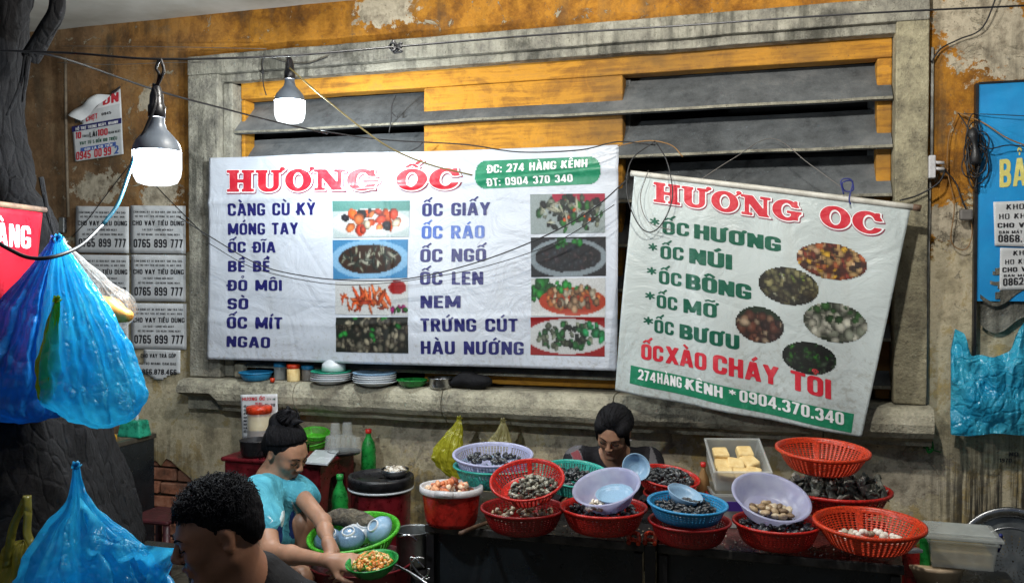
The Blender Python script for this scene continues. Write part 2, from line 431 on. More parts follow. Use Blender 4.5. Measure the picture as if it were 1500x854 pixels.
def m_concrete(name='weathered_concrete', tint=(1, 1, 1), dark=.0, streak=1.0):
    g = G(name).world()
    big = g.noise(2.2, 8, .7, dist=.5); med = g.noise(11, 8, .72); fine = g.noise(70, 5, .7)
    k = lambda a, b, c: (a * tint[0], b * tint[1], c * tint[2])
    col = g.ramp(g.math('ADD', g.math('MULTIPLY', med, .6), g.math('MULTIPLY', big, .4)), [(.32, k(.08, .078, .07)), (.43, k(.22, .21, .18)), (.54, k(.38, .365, .30)), (.68, k(.52, .50, .43))])
    drip = g.ramp(g.math('ADD', g.math('MULTIPLY', g.noise(1, 6, .7, co=g.sc(20, 20, 2.2)), .5), g.math('MULTIPLY', g.noise(1.7, 6, .65), .5)), [(.52 - dark, 0), (.64 - dark, .8 * streak)])
    col = g.mix(drip, col, (.06, .06, .05))
    chip = g.ramp(g.noise(9, 9, .8, dist=2), [(.66, 0), (.68, .8)]); col = g.mix(chip, col, k(.55, .53, .47))
    spk = g.ramp(fine, [(.6, 0), (.68, .7)]); col = g.mix(spk, col, (.07, .065, .05))
    mo = g.ramp(g.noise(3.3, 9, .78), [(.55, 0), (.63, .7)]); col = g.mix(mo, col, (.07, .068, .055)); g.base(col, .9, 0, .2); g.bump(g.math('ADD', g.math('MULTIPLY', med, 1.4), g.math('ADD', fine, g.math('MULTIPLY', chip, -.8))), .9, .012); return g.m
def m_fin():
    g = G('louvre_concrete').world(); big = g.noise(1.3, 5, .6); med = g.noise(16, 7, .7); fine = g.noise(90, 4, .7)
    col = g.ramp(g.math('ADD', g.math('MULTIPLY', big, .7), g.math('MULTIPLY', med, .3)), [(.35, (.04, .044, .047)), (.52, (.13, .14, .147)), (.68, (.25, .255, .255))])
    col = g.mix(g.ramp(g.noise(1, 5, .7, co=g.sc(12, 12, 3)), [(.56, 0), (.72, .6)]), col, (.03, .032, .035))
    col = g.mix(g.ramp(g.noise(30, 6, .8), [(.69, 0), (.71, .7)]), col, (.36, .36, .34))
    g.base(col, .85, 0, .25); g.bump(g.math('ADD', g.math('MULTIPLY', med, .6), fine), .5, .006); return g.m
def m_panel():
    g = G('ochre_paint').world()
    med = g.noise(6, 9, .72, dist=.8); st = g.noise(1, 7, .7, co=g.sc(3, 3, 40)); big = g.noise(1.8, 5)
    col = g.ramp(g.math('ADD', g.math('MULTIPLY', med, .5), g.math('MULTIPLY', st, .5)), [(.3, (.09, .045, .018)), (.43, (.34, .15, .02)), (.53, (.58, .27, .025)), (.62, (.46, .22, .04)), (.72, (.25, .14, .05))])
    d = g.ramp(g.math('ADD', big, g.math('MULTIPLY', g.math('ADD', g.sep()[0], .8), .10)), [(.46, 0), (.70, .85)]); col = g.mix(d, col, (.13, .075, .03))
    ch = g.ramp(g.noise(13, 8, .8, dist=1.5), [(.68, 0), (.69, 1)]); col = g.mix(ch, col, (.5, .38, .28))
    spk = g.ramp(g.noise(90, 3), [(.66, 0), (.7, .7)]); col = g.mix(spk, col, (.06, .05, .04))
    g.base(col, .75, 0, .3); g.bump(g.math('ADD', med, g.math('MULTIPLY', st, .5)), .5, .008); return g.m
def m_brick():
    g = G('brick').world(); med = g.noise(20, 7, .7); big = g.noise(4, 4)
    col = g.ramp(med, [(.3, (.10, .05, .035)), (.5, (.33, .13, .075)), (.65, (.42, .21, .14)), (.8, (.35, .30, .24))])
    col = g.mix(g.ramp(big, [(.45, 0), (.7, .6)]), col, (.10, .08, .065)); g.base(col, .9, 0, .2); g.bump(med, .8, .008); return g.m
def m_bark():
    g = G('bark').world(); a = g.noise(1, 8, .75, co=g.sc(30, 30, 7), dist=1.2); b = g.noise(26, 9, .8); v = g.vor(1, 'DISTANCE_TO_EDGE', co=g.sc(26, 26, 8))
    f = g.math('ADD', g.math('MULTIPLY', a, .55), g.math('MULTIPLY', b, .45))
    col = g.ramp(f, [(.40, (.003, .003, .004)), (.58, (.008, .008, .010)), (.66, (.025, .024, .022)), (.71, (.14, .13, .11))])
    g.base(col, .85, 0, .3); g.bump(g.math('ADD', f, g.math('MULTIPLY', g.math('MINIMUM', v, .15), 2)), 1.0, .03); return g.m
def m_vinyl(name, c=(.53, .57, .64), yellow=0.0):
    g = G(name).world(); n1 = g.noise(2.2, 6, .6, dist=.6); st = g.noise(1, 5, .6, co=g.sc(14, 14, 1.6)); sp = g.noise(45, 5, .7)
    col = g.ramp(n1, [(.3, tuple(q * .86 for q in c)), (.6, c)])
    col = g.mix(g.ramp(st, [(.55, 0), (.8, .35)]), col, (.42, .42, .38))
    z = g.sep()[2]; mz = g.n('ShaderNodeMapRange'); g.l(z, mz.inputs[0]); mz.inputs[1].default_value = 1.1; mz.inputs[2].default_value = 1.5; mz.inputs[3].default_value = .16; mz.inputs[4].default_value = 0
    gr = g.ramp(g.math('ADD', sp, mz.outputs[0]), [(.64, 0), (.8, .5)]); col = g.mix(gr, col, (.25, .24, .20))
    g.base(col, g.ramp(n1, [(.3, .28), (.7, .42)]), 0, .5); g.bump(g.math('ADD', g.noise(4, 5, .6, dist=1.6), g.math('MULTIPLY', g.math('MINIMUM', g.vor(2.2, 'DISTANCE_TO_EDGE'), .04), 3.0)), .5, .022); return g.m
def m_print(name, c, c2=None, rough=.38):
    g = G(name).world(); n = g.noise(22, 6, .7); w = g.noise(3, 4)
    col = g.ramp(n, [(.3, c2 or tuple(min(1, x * 1.3 + .03) for x in c)), (.5, c)])
    g.base(col, rough); g.bump(g.noise(5, 4, .55, dist=1.0), .35, .02); return g.m
def m_vcol(name='printed_photo', rough=.55):
    g = G(name); a = g.n('ShaderNodeAttribute', attribute_name='Col'); g.base(a.outputs[0], rough); return g.m
def m_tint(name, stops, rough=.45, bump=.3, scale=60, mottled=.35, spec=.5, metal=0):
    """colour by the 'tint' attribute of each shell or piece, mottled"""
    g = G(name); a = g.att()[2]; n = g.noise(scale, 5, .7)
    f = g.math('ADD', a, g.math('MULTIPLY', g.math('SUBTRACT', n, .5), mottled * 2))
    g.base(g.ramp(f, stops), rough, metal, spec); g.bump(g.noise(scale * 2, 4), bump, .004); return g.m
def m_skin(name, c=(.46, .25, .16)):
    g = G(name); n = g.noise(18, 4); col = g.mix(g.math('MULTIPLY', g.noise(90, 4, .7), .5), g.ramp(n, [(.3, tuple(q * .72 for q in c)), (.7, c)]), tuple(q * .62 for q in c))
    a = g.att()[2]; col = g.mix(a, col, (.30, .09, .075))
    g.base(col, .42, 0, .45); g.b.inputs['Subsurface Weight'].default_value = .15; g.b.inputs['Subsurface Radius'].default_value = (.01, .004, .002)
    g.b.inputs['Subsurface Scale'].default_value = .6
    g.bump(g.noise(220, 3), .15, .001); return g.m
def m_hair(name='black_hair', c=(.008, .008, .010), sc=(220, 220, 14), co=None):
    g = G(name); n = g.noise(1, 4, .6, co=g.sc(*sc), dist=.4)
    g.base(g.ramp(n, [(.35, tuple(q * .35 for q in c)), (.7, tuple(q * 1.8 for q in c))]), .5, 0, .12); g.bump(n, .7, .006); return g.m
def m_cloth(name, c, c2=None, sc=7, bd=.02, rough=.8):
    g = G(name); n = g.noise(sc, 5, .55, dist=1.4); w = g.noise(400, 2)
    g.base(g.ramp(n, [(.35, c2 or tuple(q * .75 for q in c)), (.65, c)]), rough, 0, .25); g.bump(g.math('ADD', n, g.math('MULTIPLY', w, .04)), .8, bd); return g.m
def m_emit(name, c, s):
    g = G(name); e = g.n('ShaderNodeEmission'); e.inputs[0].default_value = (*c, 1); e.inputs[1].default_value = s; t = g.n('ShaderNodeBsdfTransparent'); x = g.n('ShaderNodeMixShader'); x.inputs[0].default_value = .5; g.l(e.outputs[0], x.inputs[1]); g.l(t.outputs[0], x.inputs[2]); g.l(x.outputs[0], g.out.inputs[0]); return g.m

M = {}
M['wall'] = m_wall(); M['concrete'] = m_concrete(dark=.03); M['fin'] = m_fin(); M['warm'] = m_concrete('warm_concrete', (1.06, 1.0, .82), -.05, .7)
M['sill'] = m_concrete('sill_concrete', (1.25, 1.22, 1.12), -.02); M['panel'] = m_panel(); M['brick'] = m_brick(); M['bark'] = m_bark()
M['mortar'] = m_concrete('mortar', (.5, .46, .4), .05); M['slab'] = simple('slab_paint', (.66, .66, .62), (.46, .45, .40), 2.5, .8, bump=.3, bd=.006)
M['pave'] = m_concrete('pavement_concrete', (.45, .43, .40), .08)
M['vinyl'] = m_vinyl('banner_vinyl'); M['vinyl2'] = m_vinyl('banner_vinyl_grey', (.49, .55, .55))
M['p_red'] = m_print('print_red', (.52, .018, .035), (.62, .07, .09)); M['p_white'] = m_print('print_white', (.78, .78, .80)); M['p_blue'] = m_print('print_blue', (.012, .012, .11), (.03, .03, .16))
M['p_lblue'] = m_print('print_faded_blue', (.05, .11, .38), (.16, .22, .45))
M['p_green'] = m_print('print_green', (.012, .20, .10)); M['p_dgreen'] = m_print('print_dark_green', (.004, .085, .05), (.02, .13, .08)); M['p_black'] = m_print('print_black', (.02, .02, .025)); M['p_edge'] = m_print('print_dark_red', (.20, .02, .05))
M['p_yel'] = m_print('print_yellow', (.72, .66, .20)); M['paper'] = simple('paper', (.66, .68, .70), (.52, .54, .55), 9, .7, bump=.3, bscale=14, bd=.006); M['photo'] = m_vcol()
M['sign_blue'] = simple('sign_blue_paint', (.02, .33, .72), (.015, .25, .60), 5, .4, bump=.1); M['cable'] = simple('cable_rubber', (.015, .015, .017), rough=.5, bump=0)
M['cable_grey'] = simple('cable_grey', (.16, .15, .14), rough=.6, bump=0); M['cable_cyan'] = simple('cable_cyan', (.015, .16, .26), rough=.4, bump=0); M['cord_yel'] = simple('cord_yellow', (.22, .17, .06), rough=.6, bump=0)
M['cable_ora'] = simple('cable_orange', (.28, .15, .05), rough=.6, bump=0); M['cord_blue'] = simple('cord_blue', (.02, .03, .2), rough=.5, bump=0)
M['red'] = plastic('red_plastic', (.62, .022, .015), trans=.14); M['dred'] = plastic('dark_red_plastic', (.36, .012, .012), trans=.06, dirt=.4); M['orange'] = plastic('orange_red_plastic', (.75, .06, .015), trans=.2)
M['whitep'] = plastic('white_plastic', (.72, .72, .74), trans=.25, dirt=.1); M['lilac'] = plastic('lilac_plastic', (.55, .58, .82), trans=.3, dirt=.12, scale=18); M['turq'] = plastic('turquoise_plastic', (.05, .55, .46), trans=.18)
M['bluep'] = plastic('blue_plastic', (.03, .30, .60), trans=.15, dirt=.25); M['lblue'] = plastic('pale_blue_plastic', (.32, .52, .72), trans=.2, dirt=.12); M['greenp'] = plastic('green_plastic', (.10, .60, .035), trans=.2)
M['dgreen'] = plastic('dark_green_plastic', (.015, .30, .05), trans=.1); M['blackp'] = plastic('black_plastic', (.014, .014, .017), trans=0, rough=.35); M['mint'] = plastic('mint_plastic', (.03, .45, .28), trans=.1)
M['maroon'] = plastic('maroon_plastic', (.15, .008, .014), trans=0, rough=.35); M['clearp'] = film('clear_box_plastic', (.85, .90, .88), alpha=.42, tl=.3, rough=.25, scale=8, bd=.003, st=.2)
M['film_blue'] = film('blue_bag_film', (.09, .60, .84), alpha=.74, tl=.55, rough=.24, scale=17, bd=.022, c2=(.025, .42, .78), st=.9); M['film_dblue'] = film('deep_blue_bag_film', (.02, .28, .78), alpha=.82, tl=.5, rough=.24, scale=9, bd=.03)
M['film_clear'] = film('clear_bag_film', (.75, .75, .72), alpha=.14, tl=.3, scale=16, bd=.02); M['film_yel'] = film('yellow_bag_film', (.72, .70, .06), alpha=.85, tl=.4, scale=14); M['film_olive'] = film('olive_bag_film', (.42, .38, .07), alpha=.72, tl=.35, scale=14)
M['film_cream'] = film('cream_bag_film', (.62, .58, .30), alpha=.6, tl=.3, scale=16); M['glass'] = film('glass', (.8, .85, .85), alpha=.25, tl=.1, rough=.08, scale=4, bd=.001, st=.1)
M['steel'] = simple('steel', (.45, .46, .47), (.33, .34, .35), 10, .28, 1, .1); M['alu'] = simple('dented_aluminium', (.32, .34, .34), (.18, .19, .19), 9, .42, .9, .3, bd=.006)
M['tabletop'] = simple('sooty_metal_top', (.035, .033, .035), (.012, .012, .014), 6, .3, .3, .3); M['tabler'] = simple('stained_red_top', (.12, .022, .02), (.03, .016, .016), 9, .22, 0, .3)
M['edge'] = simple('worn_metal_edge', (.10, .095, .09), (.02, .02, .02), 14, .5, .6, .4); M['board'] = simple('dark_board', (.016, .022, .028), (.008, .011, .014), 5, .3, 0, .15)
M['blackm'] = simple('black_metal', (.012, .012, .014), rough=.45, bump=.2); M['wood'] = simple('worn_wood', (.20, .12, .07), (.08, .045, .03), 20, .7)
M['ceram'] = simple('white_ceramic', (.62, .66, .70), (.5, .54, .58), 6, .2, bump=0); M['ceramb'] = simple('blue_grey_ceramic', (.16, .27, .40), (.10, .17, .27), 12, .22, bump=.05); M['lampbody'] = simple('lamp_body', (.16, .19, .23), (.10, .12, .15), 8, .4, bump=0)
M['bread'] = simple('bread_crust', (.75, .36, .06), (.50, .20, .03), 16, .5, bump=.4); M['tofu'] = simple('fried_bean_curd', (.82, .66, .34), (.66, .46, .18), 26, .6, bump=.5, bd=.004); M['cloth_rag'] = m_cloth('rag_cloth', (.17, .15, .11), (.05, .045, .04), 18, .04)
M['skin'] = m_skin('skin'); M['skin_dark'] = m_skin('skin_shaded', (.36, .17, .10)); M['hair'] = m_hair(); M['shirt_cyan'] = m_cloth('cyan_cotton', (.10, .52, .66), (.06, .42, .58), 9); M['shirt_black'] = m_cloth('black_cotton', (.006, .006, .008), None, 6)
M['bulb'] = m_emit('lit_diffuser', (.90, .97, 1.0), 3.2); M['lime'] = plastic('lime_plastic', (.45, .68, .03), trans=.3)
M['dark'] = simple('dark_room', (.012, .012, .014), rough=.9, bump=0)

M['basin'] = film('translucent_basin', (.66, .70, .88), alpha=.72, tl=.45, rough=.3, scale=5, bd=.002, c2=(.52, .54, .78), st=.15)
M['red_sign'] = plastic('red_sign_cloth', (.70, .02, .045), trans=.5, dirt=.12, scale=6); M['curl'] = m_hair('curly_hair', (.013, .014, .018), (90, 90, 90)); M['menu_white'] = M['p_white']
for k_ in ('hair', 'curl'): M[k_].node_tree.nodes['Principled BSDF'].inputs['Roughness'].default_value = .6

M['film_wall'] = film('wall_bag_film', (.08, .62, .86), alpha=.93, tl=.35, rough=.2, scale=17, bd=.02, c2=(.02, .42, .72), st=.9)

M['film_lime'] = film('lime_bag_film', (.50, .75, .05), alpha=.7, tl=.5, scale=16)

M['fin_edge'] = m_concrete('louvre_worn_lit_edge', (.95, .95, .92), .0, .7)  # pale slat lip: worn concrete, with the lit edge also put into its colour

M['maroon_dark'] = plastic('grimy_maroon_plastic', (.06, .006, .010), trans=0, rough=.5)
# ================================================================ the setting
wall = thing('wall', 'old ochre and grey plaster wall behind the snail stall', 'wall', (-1.2, .15, 0), kind='structure')
m = MB()
ZT, ZB = 2.66, 1.0
def wallface(x0, x1, z0, z1, y=0.0):
    nu = max(2, int((x1 - x0) / .06)); nv = max(2, int((z1 - z0) / .06))
    v, f = grid(lambda a, b: (x0 + (x1 - x0) * a, y, z0 + (z1 - z0) * b), nu, nv); v = np.array(v)
    e = np.minimum.reduce([(v[:, 0] - x0), (x1 - v[:, 0]), (v[:, 2] - z0), (z1 - v[:, 2])]); k = np.clip(e / .06, 0, 1)
    v[:, 1] += vnoise(v, 1.7, 3) * .012 * k + vnoise(v, 9, 4) * .004 * k
    return v, f
m.add(*wallface(-7.5, -2.9, ZB, 4.5)); m.add(*wallface(-2.9, .5, ZT, 4.5)); m.add(*wallface(.5, 4.5, 0, 4.5))
m.add(*wallface(-2.3, .5, 0, ZB)); m.add(*wallface(-7.5, -4.35, 0, ZB))
part('plaster', m, M['wall'], wall, smooth=True)
# plaster skin over the brick base, its lower edge broken off
m = MB(); random.seed(4)
xs = np.linspace(-4.35, -2.3, 60); rag = .54 + .05 * np.sin(xs * 5) + .03 * np.array([random.uniform(-1, 1) for _ in xs]); rag[-6:] = np.linspace(rag[-7], .3, 6); rag[:5] = np.linspace(.35, rag[5], 5)
rag += np.where((xs > -3.12) & (xs < -2.8), -.05, 0)
v = []; f = []
for i, x in enumerate(xs):
    v += [(x, 0, ZB), (x, 0, (ZB + rag[i]) / 2), (x, .0, rag[i]), (x, .035, rag[i] + .01)]
for i in range(len(xs) - 1):
    for k in range(3): f.append((4 * i + k, 4 * i + k + 1, 4 * i + 5 + k, 4 * i + 4 + k))
m.add(v, f); part('plaster', m, M['wall'], wall)
m = MB(); m.add(*box(-4.5, -2.2, .05, .2, 0, ZB)); part('mortar', m, M['mortar'], wall)
protos = []
for s in range(5):
    bm = bmesh.new(); bmesh.ops.create_cube(bm, size=1)
    for v_ in bm.verts:
        v_.co = Vector((v_.co.x * .208, v_.co.y * .05, v_.co.z * .062)) + Vector([random.uniform(-.004, .004) for _ in range(3)])
    bmesh.ops.bevel(bm, geom=list(bm.edges), offset=.006, segments=1, affect='EDGES')
    me = bpy.data.meshes.new('brick'); bm.to_mesh(me); me.materials.append(M['brick']); protos.append(me)
for r in range(9):
    for c in range(11):
        x = -4.4 + c * .221 + (.11 if r % 2 else 0); z = .04 + r * .076
        if x > -2.25: continue
        o = link('brick', random.choice(protos), None, wall, loc=(x + 1.2, .04 - .15 + random.uniform(-.008, .006), z)); o.rotation_euler = (0, random.uniform(-.01, .01), random.uniform(-.02, .02))
# inner room darkness behind the louvres
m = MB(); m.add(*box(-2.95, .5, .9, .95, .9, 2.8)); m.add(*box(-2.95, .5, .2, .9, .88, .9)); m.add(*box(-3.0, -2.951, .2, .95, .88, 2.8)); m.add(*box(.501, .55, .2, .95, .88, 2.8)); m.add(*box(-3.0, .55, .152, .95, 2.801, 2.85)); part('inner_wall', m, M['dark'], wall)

win = thing('window', 'big louvred concrete window with ochre infill behind the banners', 'window', (-1.2, 0, 1.0), kind='structure')
def cbox(name, x0, x1, y0, y1, z0, z1, mat, parent=win, bev=.006, wob=.004):
    bm = bmesh.new(); bmesh.ops.create_cube(bm, size=1)
    L = max(x1 - x0, z1 - z0)
    for v_ in bm.verts: v_.co = Vector(((x0 + x1) / 2 + v_.co.x * (x1 - x0), (y0 + y1) / 2 + v_.co.y * (y1 - y0), (z0 + z1) / 2 + v_.co.z * (z1 - z0)))
    ed = [e for e in bm.edges if e.calc_length() > L * .9]
    bmesh.ops.subdivide_edges(bm, edges=ed, cuts=max(1, int(L / .08)), use_grid_fill=True)
    vs = np.array([v_.co for v_ in bm.verts])
    d = np.stack([vnoise(vs, 7, q) for q in range(3)], 1) * wob
    org = origin(parent)
    for v_, q in zip(bm.verts, d): v_.co += Vector(q) - Vector(org)
    me = bpy.data.meshes.new(name); bm.to_mesh(me); o = link(name, me, mat, parent); mod_bevel(o, bev); return o
XL0, XL1, XR0, XR1 = -3.036, -2.85, .463, .591
cbox('lintel', XL0, XR1, -.065, .02, 2.665, 2.765, M['concrete'])
cbox('lintel_moulding', XL1 - .06, XR0 + .03, -.03, .04, 2.625, 2.664, M['concrete'])
cbox('jamb', XL0, XL1, -.062, .03, 1.056, 2.664, M['concrete'])
cbox('jamb', XL1 + .002, XL1 + .06, -.02, .12, 1.06, 2.62, M['concrete'])
cbox('jamb', XR0, XR1, -.062, .12, 1.056, 2.664, M['warm'])
# sill: rounded nose profile, in segments with open joints
prof = [(.16, 1.05), (-.10, 1.052), (-.135, 1.045), (-.155, 1.02), (-.165, .985), (-.16, .95), (-.14, .925), (-.10, .905), (-.09, .885), (.0, .88)]
sx = [-3.05, -2.35, -1.55, -.72, .18, .61]
for a, b in zip(sx[:-1], sx[1:]):
    m = MB(); n = int((b - a) / .04); v = []; f = []
    for i in range(n + 1):
        x = a + .0025 + (b - a - .005) * i / n
        for (y, z) in prof: v.append((x, y, z))
    k = len(prof)
    for i in range(n):
        for j in range(k - 1): f.append((i * k + j, i * k + j + 1, (i + 1) * k + j + 1, (i + 1) * k + j))
    f.append(tuple(range(k))); f.append(tuple(n * k + j for j in reversed(range(k))))
    v = np.array(v); v[:, 1] += vnoise(v, 6, 9) * .006; v[:, 2] += vnoise(v, 6, 12) * .005
    if a < -3:   # chipped corner
        w_ = (v[:, 2] < .96) & (v[:, 0] < -2.83); v[w_, 1] = np.maximum(v[w_, 1], -.06)
    m.add(v, f); part('sill', m, M['sill'], win, smooth=False)
# ochre infill: lintel strip, pier between the openings, side strips
YP = .055
cbox('infill_panel', XL1 + .062, XR0 - .002, YP, .15, 2.545, 2.662, M['panel'], wob=.003)
cbox('infill_panel', -1.726, -.715, YP + .001, .151, 1.06, 2.543, M['panel'], wob=.003)
cbox('infill_panel', XL1 + .062, -2.765, YP + .002, .152, 1.06, 2.543, M['panel'], wob=.003)
cbox('infill_panel', .40, XR0 - .002, YP + .002, .152, 1.06, 2.543, M['panel'], wob=.003)
cbox('reveal', -.745, -.715 + .02, .152, .5, 1.06, 2.543, M['fin'], wob=.002)
cbox('reveal', .40, .45, .152, .5, 1.06, 2.543, M['fin'], wob=.002)
# concrete louvre slats, sloping down and outwards, one by one
for i in range(7):
    z = 2.352 - .207 * i
    bm = bmesh.new(); n = 40; x0, x1 = XL1 + .0, .458
    secs = []
    pr = [(-.012, z), (-.004, z + .013), (.19, z + .20), (.19, z + .17), (.01, z - .004)]
    if i == 0: pass
    m = MB(); v = []; f = []
    for q in range(n + 1):
        x = x0 + (x1 - x0) * q / n
        for (y, zz) in pr: v.append((x, y, zz))
    k = len(pr)
    for q in range(n):
        for j in range(k): f.append((q * k + j, (q + 1) * k + j, (q + 1) * k + (j + 1) % k, q * k + (j + 1) % k))
    f.append(tuple(reversed(range(k)))); f.append(tuple(n * k + j for j in range(k)))
    v = np.array(v); v[:, 2] += vnoise(v, 5, 20 + i) * .004; v[:, 1] += vnoise(v, 8, 30 + i) * .003
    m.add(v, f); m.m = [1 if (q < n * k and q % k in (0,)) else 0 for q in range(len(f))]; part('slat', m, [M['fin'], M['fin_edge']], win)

m = MB()  # projecting slab overhead
v, f = grid(lambda a, b: (-7.5 + 12 * a, -1.25 * b + .02, 3.0), 80, 10); v = np.array(v); v[:, 2] += vnoise(v, 2, 6) * .008
m.add(v, [tuple(q) for q in f]); m.add(*box(-7.5, 4.5, -1.25, .0, 3.02, 3.14))
part('overhead_slab', m, M['slab'], None, kind='structure', label='pale concrete slab projecting above the ochre wall')
m = MB()
v, f = grid(lambda a, b: (-40 + 80 * a, -40 + 41 * b, -.02), 20, 10); m.add(v, f)
grd = part('ground', m, M['pave'], None, kind='structure', label='dark worn pavement under the stall')
m = MB(); org = origin(grd)
pv = bpy.data.meshes.new('paver'); v, f = box(-.145, .145, -.145, .145, -.02, .0); pv.from_pydata(v, [], f); pv.materials.append(M['pave'])
for i in range(14):
    for j in range(5):
        o = link('paver', pv, None, grd, loc=(-4.4 + i * .3 - org[0], -.16 - j * .3 - org[1], .012 + random.uniform(-.003, .003) - org[2]))

# ================================================================ lettering: own condensed and slab alphabets as 2-D distance fields
S_, T_ = .20, .155
def _rr(X, Y, x0, y0, x1, y1, r):
    cx, cy, hx, hy = (x0 + x1) / 2, (y0 + y1) / 2, (x1 - x0) / 2, (y1 - y0) / 2
    r = min(r, hx, hy); qx = np.abs(X - cx) - (hx - r); qy = np.abs(Y - cy) - (hy - r)
    return np.hypot(np.maximum(qx, 0), np.maximum(qy, 0)) + np.minimum(np.maximum(qx, qy), 0) - r
def rc(x0, y0, x1, y1): return lambda X, Y: _rr(X, Y, x0, y0, x1, y1, 0)
def ring(x0, y0, x1, y1, r=.22, s=S_, t=T_): return lambda X, Y: np.maximum(_rr(X, Y, x0, y0, x1, y1, r), -_rr(X, Y, x0 + s, y0 + t, x1 - s, y1 - t, max(.02, r - .13)))
def ell2(cx, cy, rx, ry): return lambda X, Y: (np.hypot((X - cx) / rx, (Y - cy) / ry) - 1) * min(rx, ry)
def ln(x0, y0, x1, y1, w, clip=True, lo=0, hi=1):
    def fn(X, Y):
        dx, dy = x1 - x0, y1 - y0; L = math.hypot(dx, dy); ux, uy = dx / L, dy / L
        a = (X - x0) * ux + (Y - y0) * uy; b = (X - x0) * -uy + (Y - y0) * ux
        d = np.maximum(np.abs(b) - w / 2, np.maximum(-a - (.3 if clip else 0), a - L - (.3 if clip else 0)))
        return np.maximum(d, np.maximum(lo - Y, Y - hi)) if clip else d
    return fn
def un(*f): return lambda X, Y: np.minimum.reduce([q(X, Y) for q in f])
def sb(a, b): return lambda X, Y: np.maximum(a(X, Y), -b(X, Y))
def it(a, b): return lambda X, Y: np.maximum(a(X, Y), b(X, Y))
w = .58; s = S_; t = T_
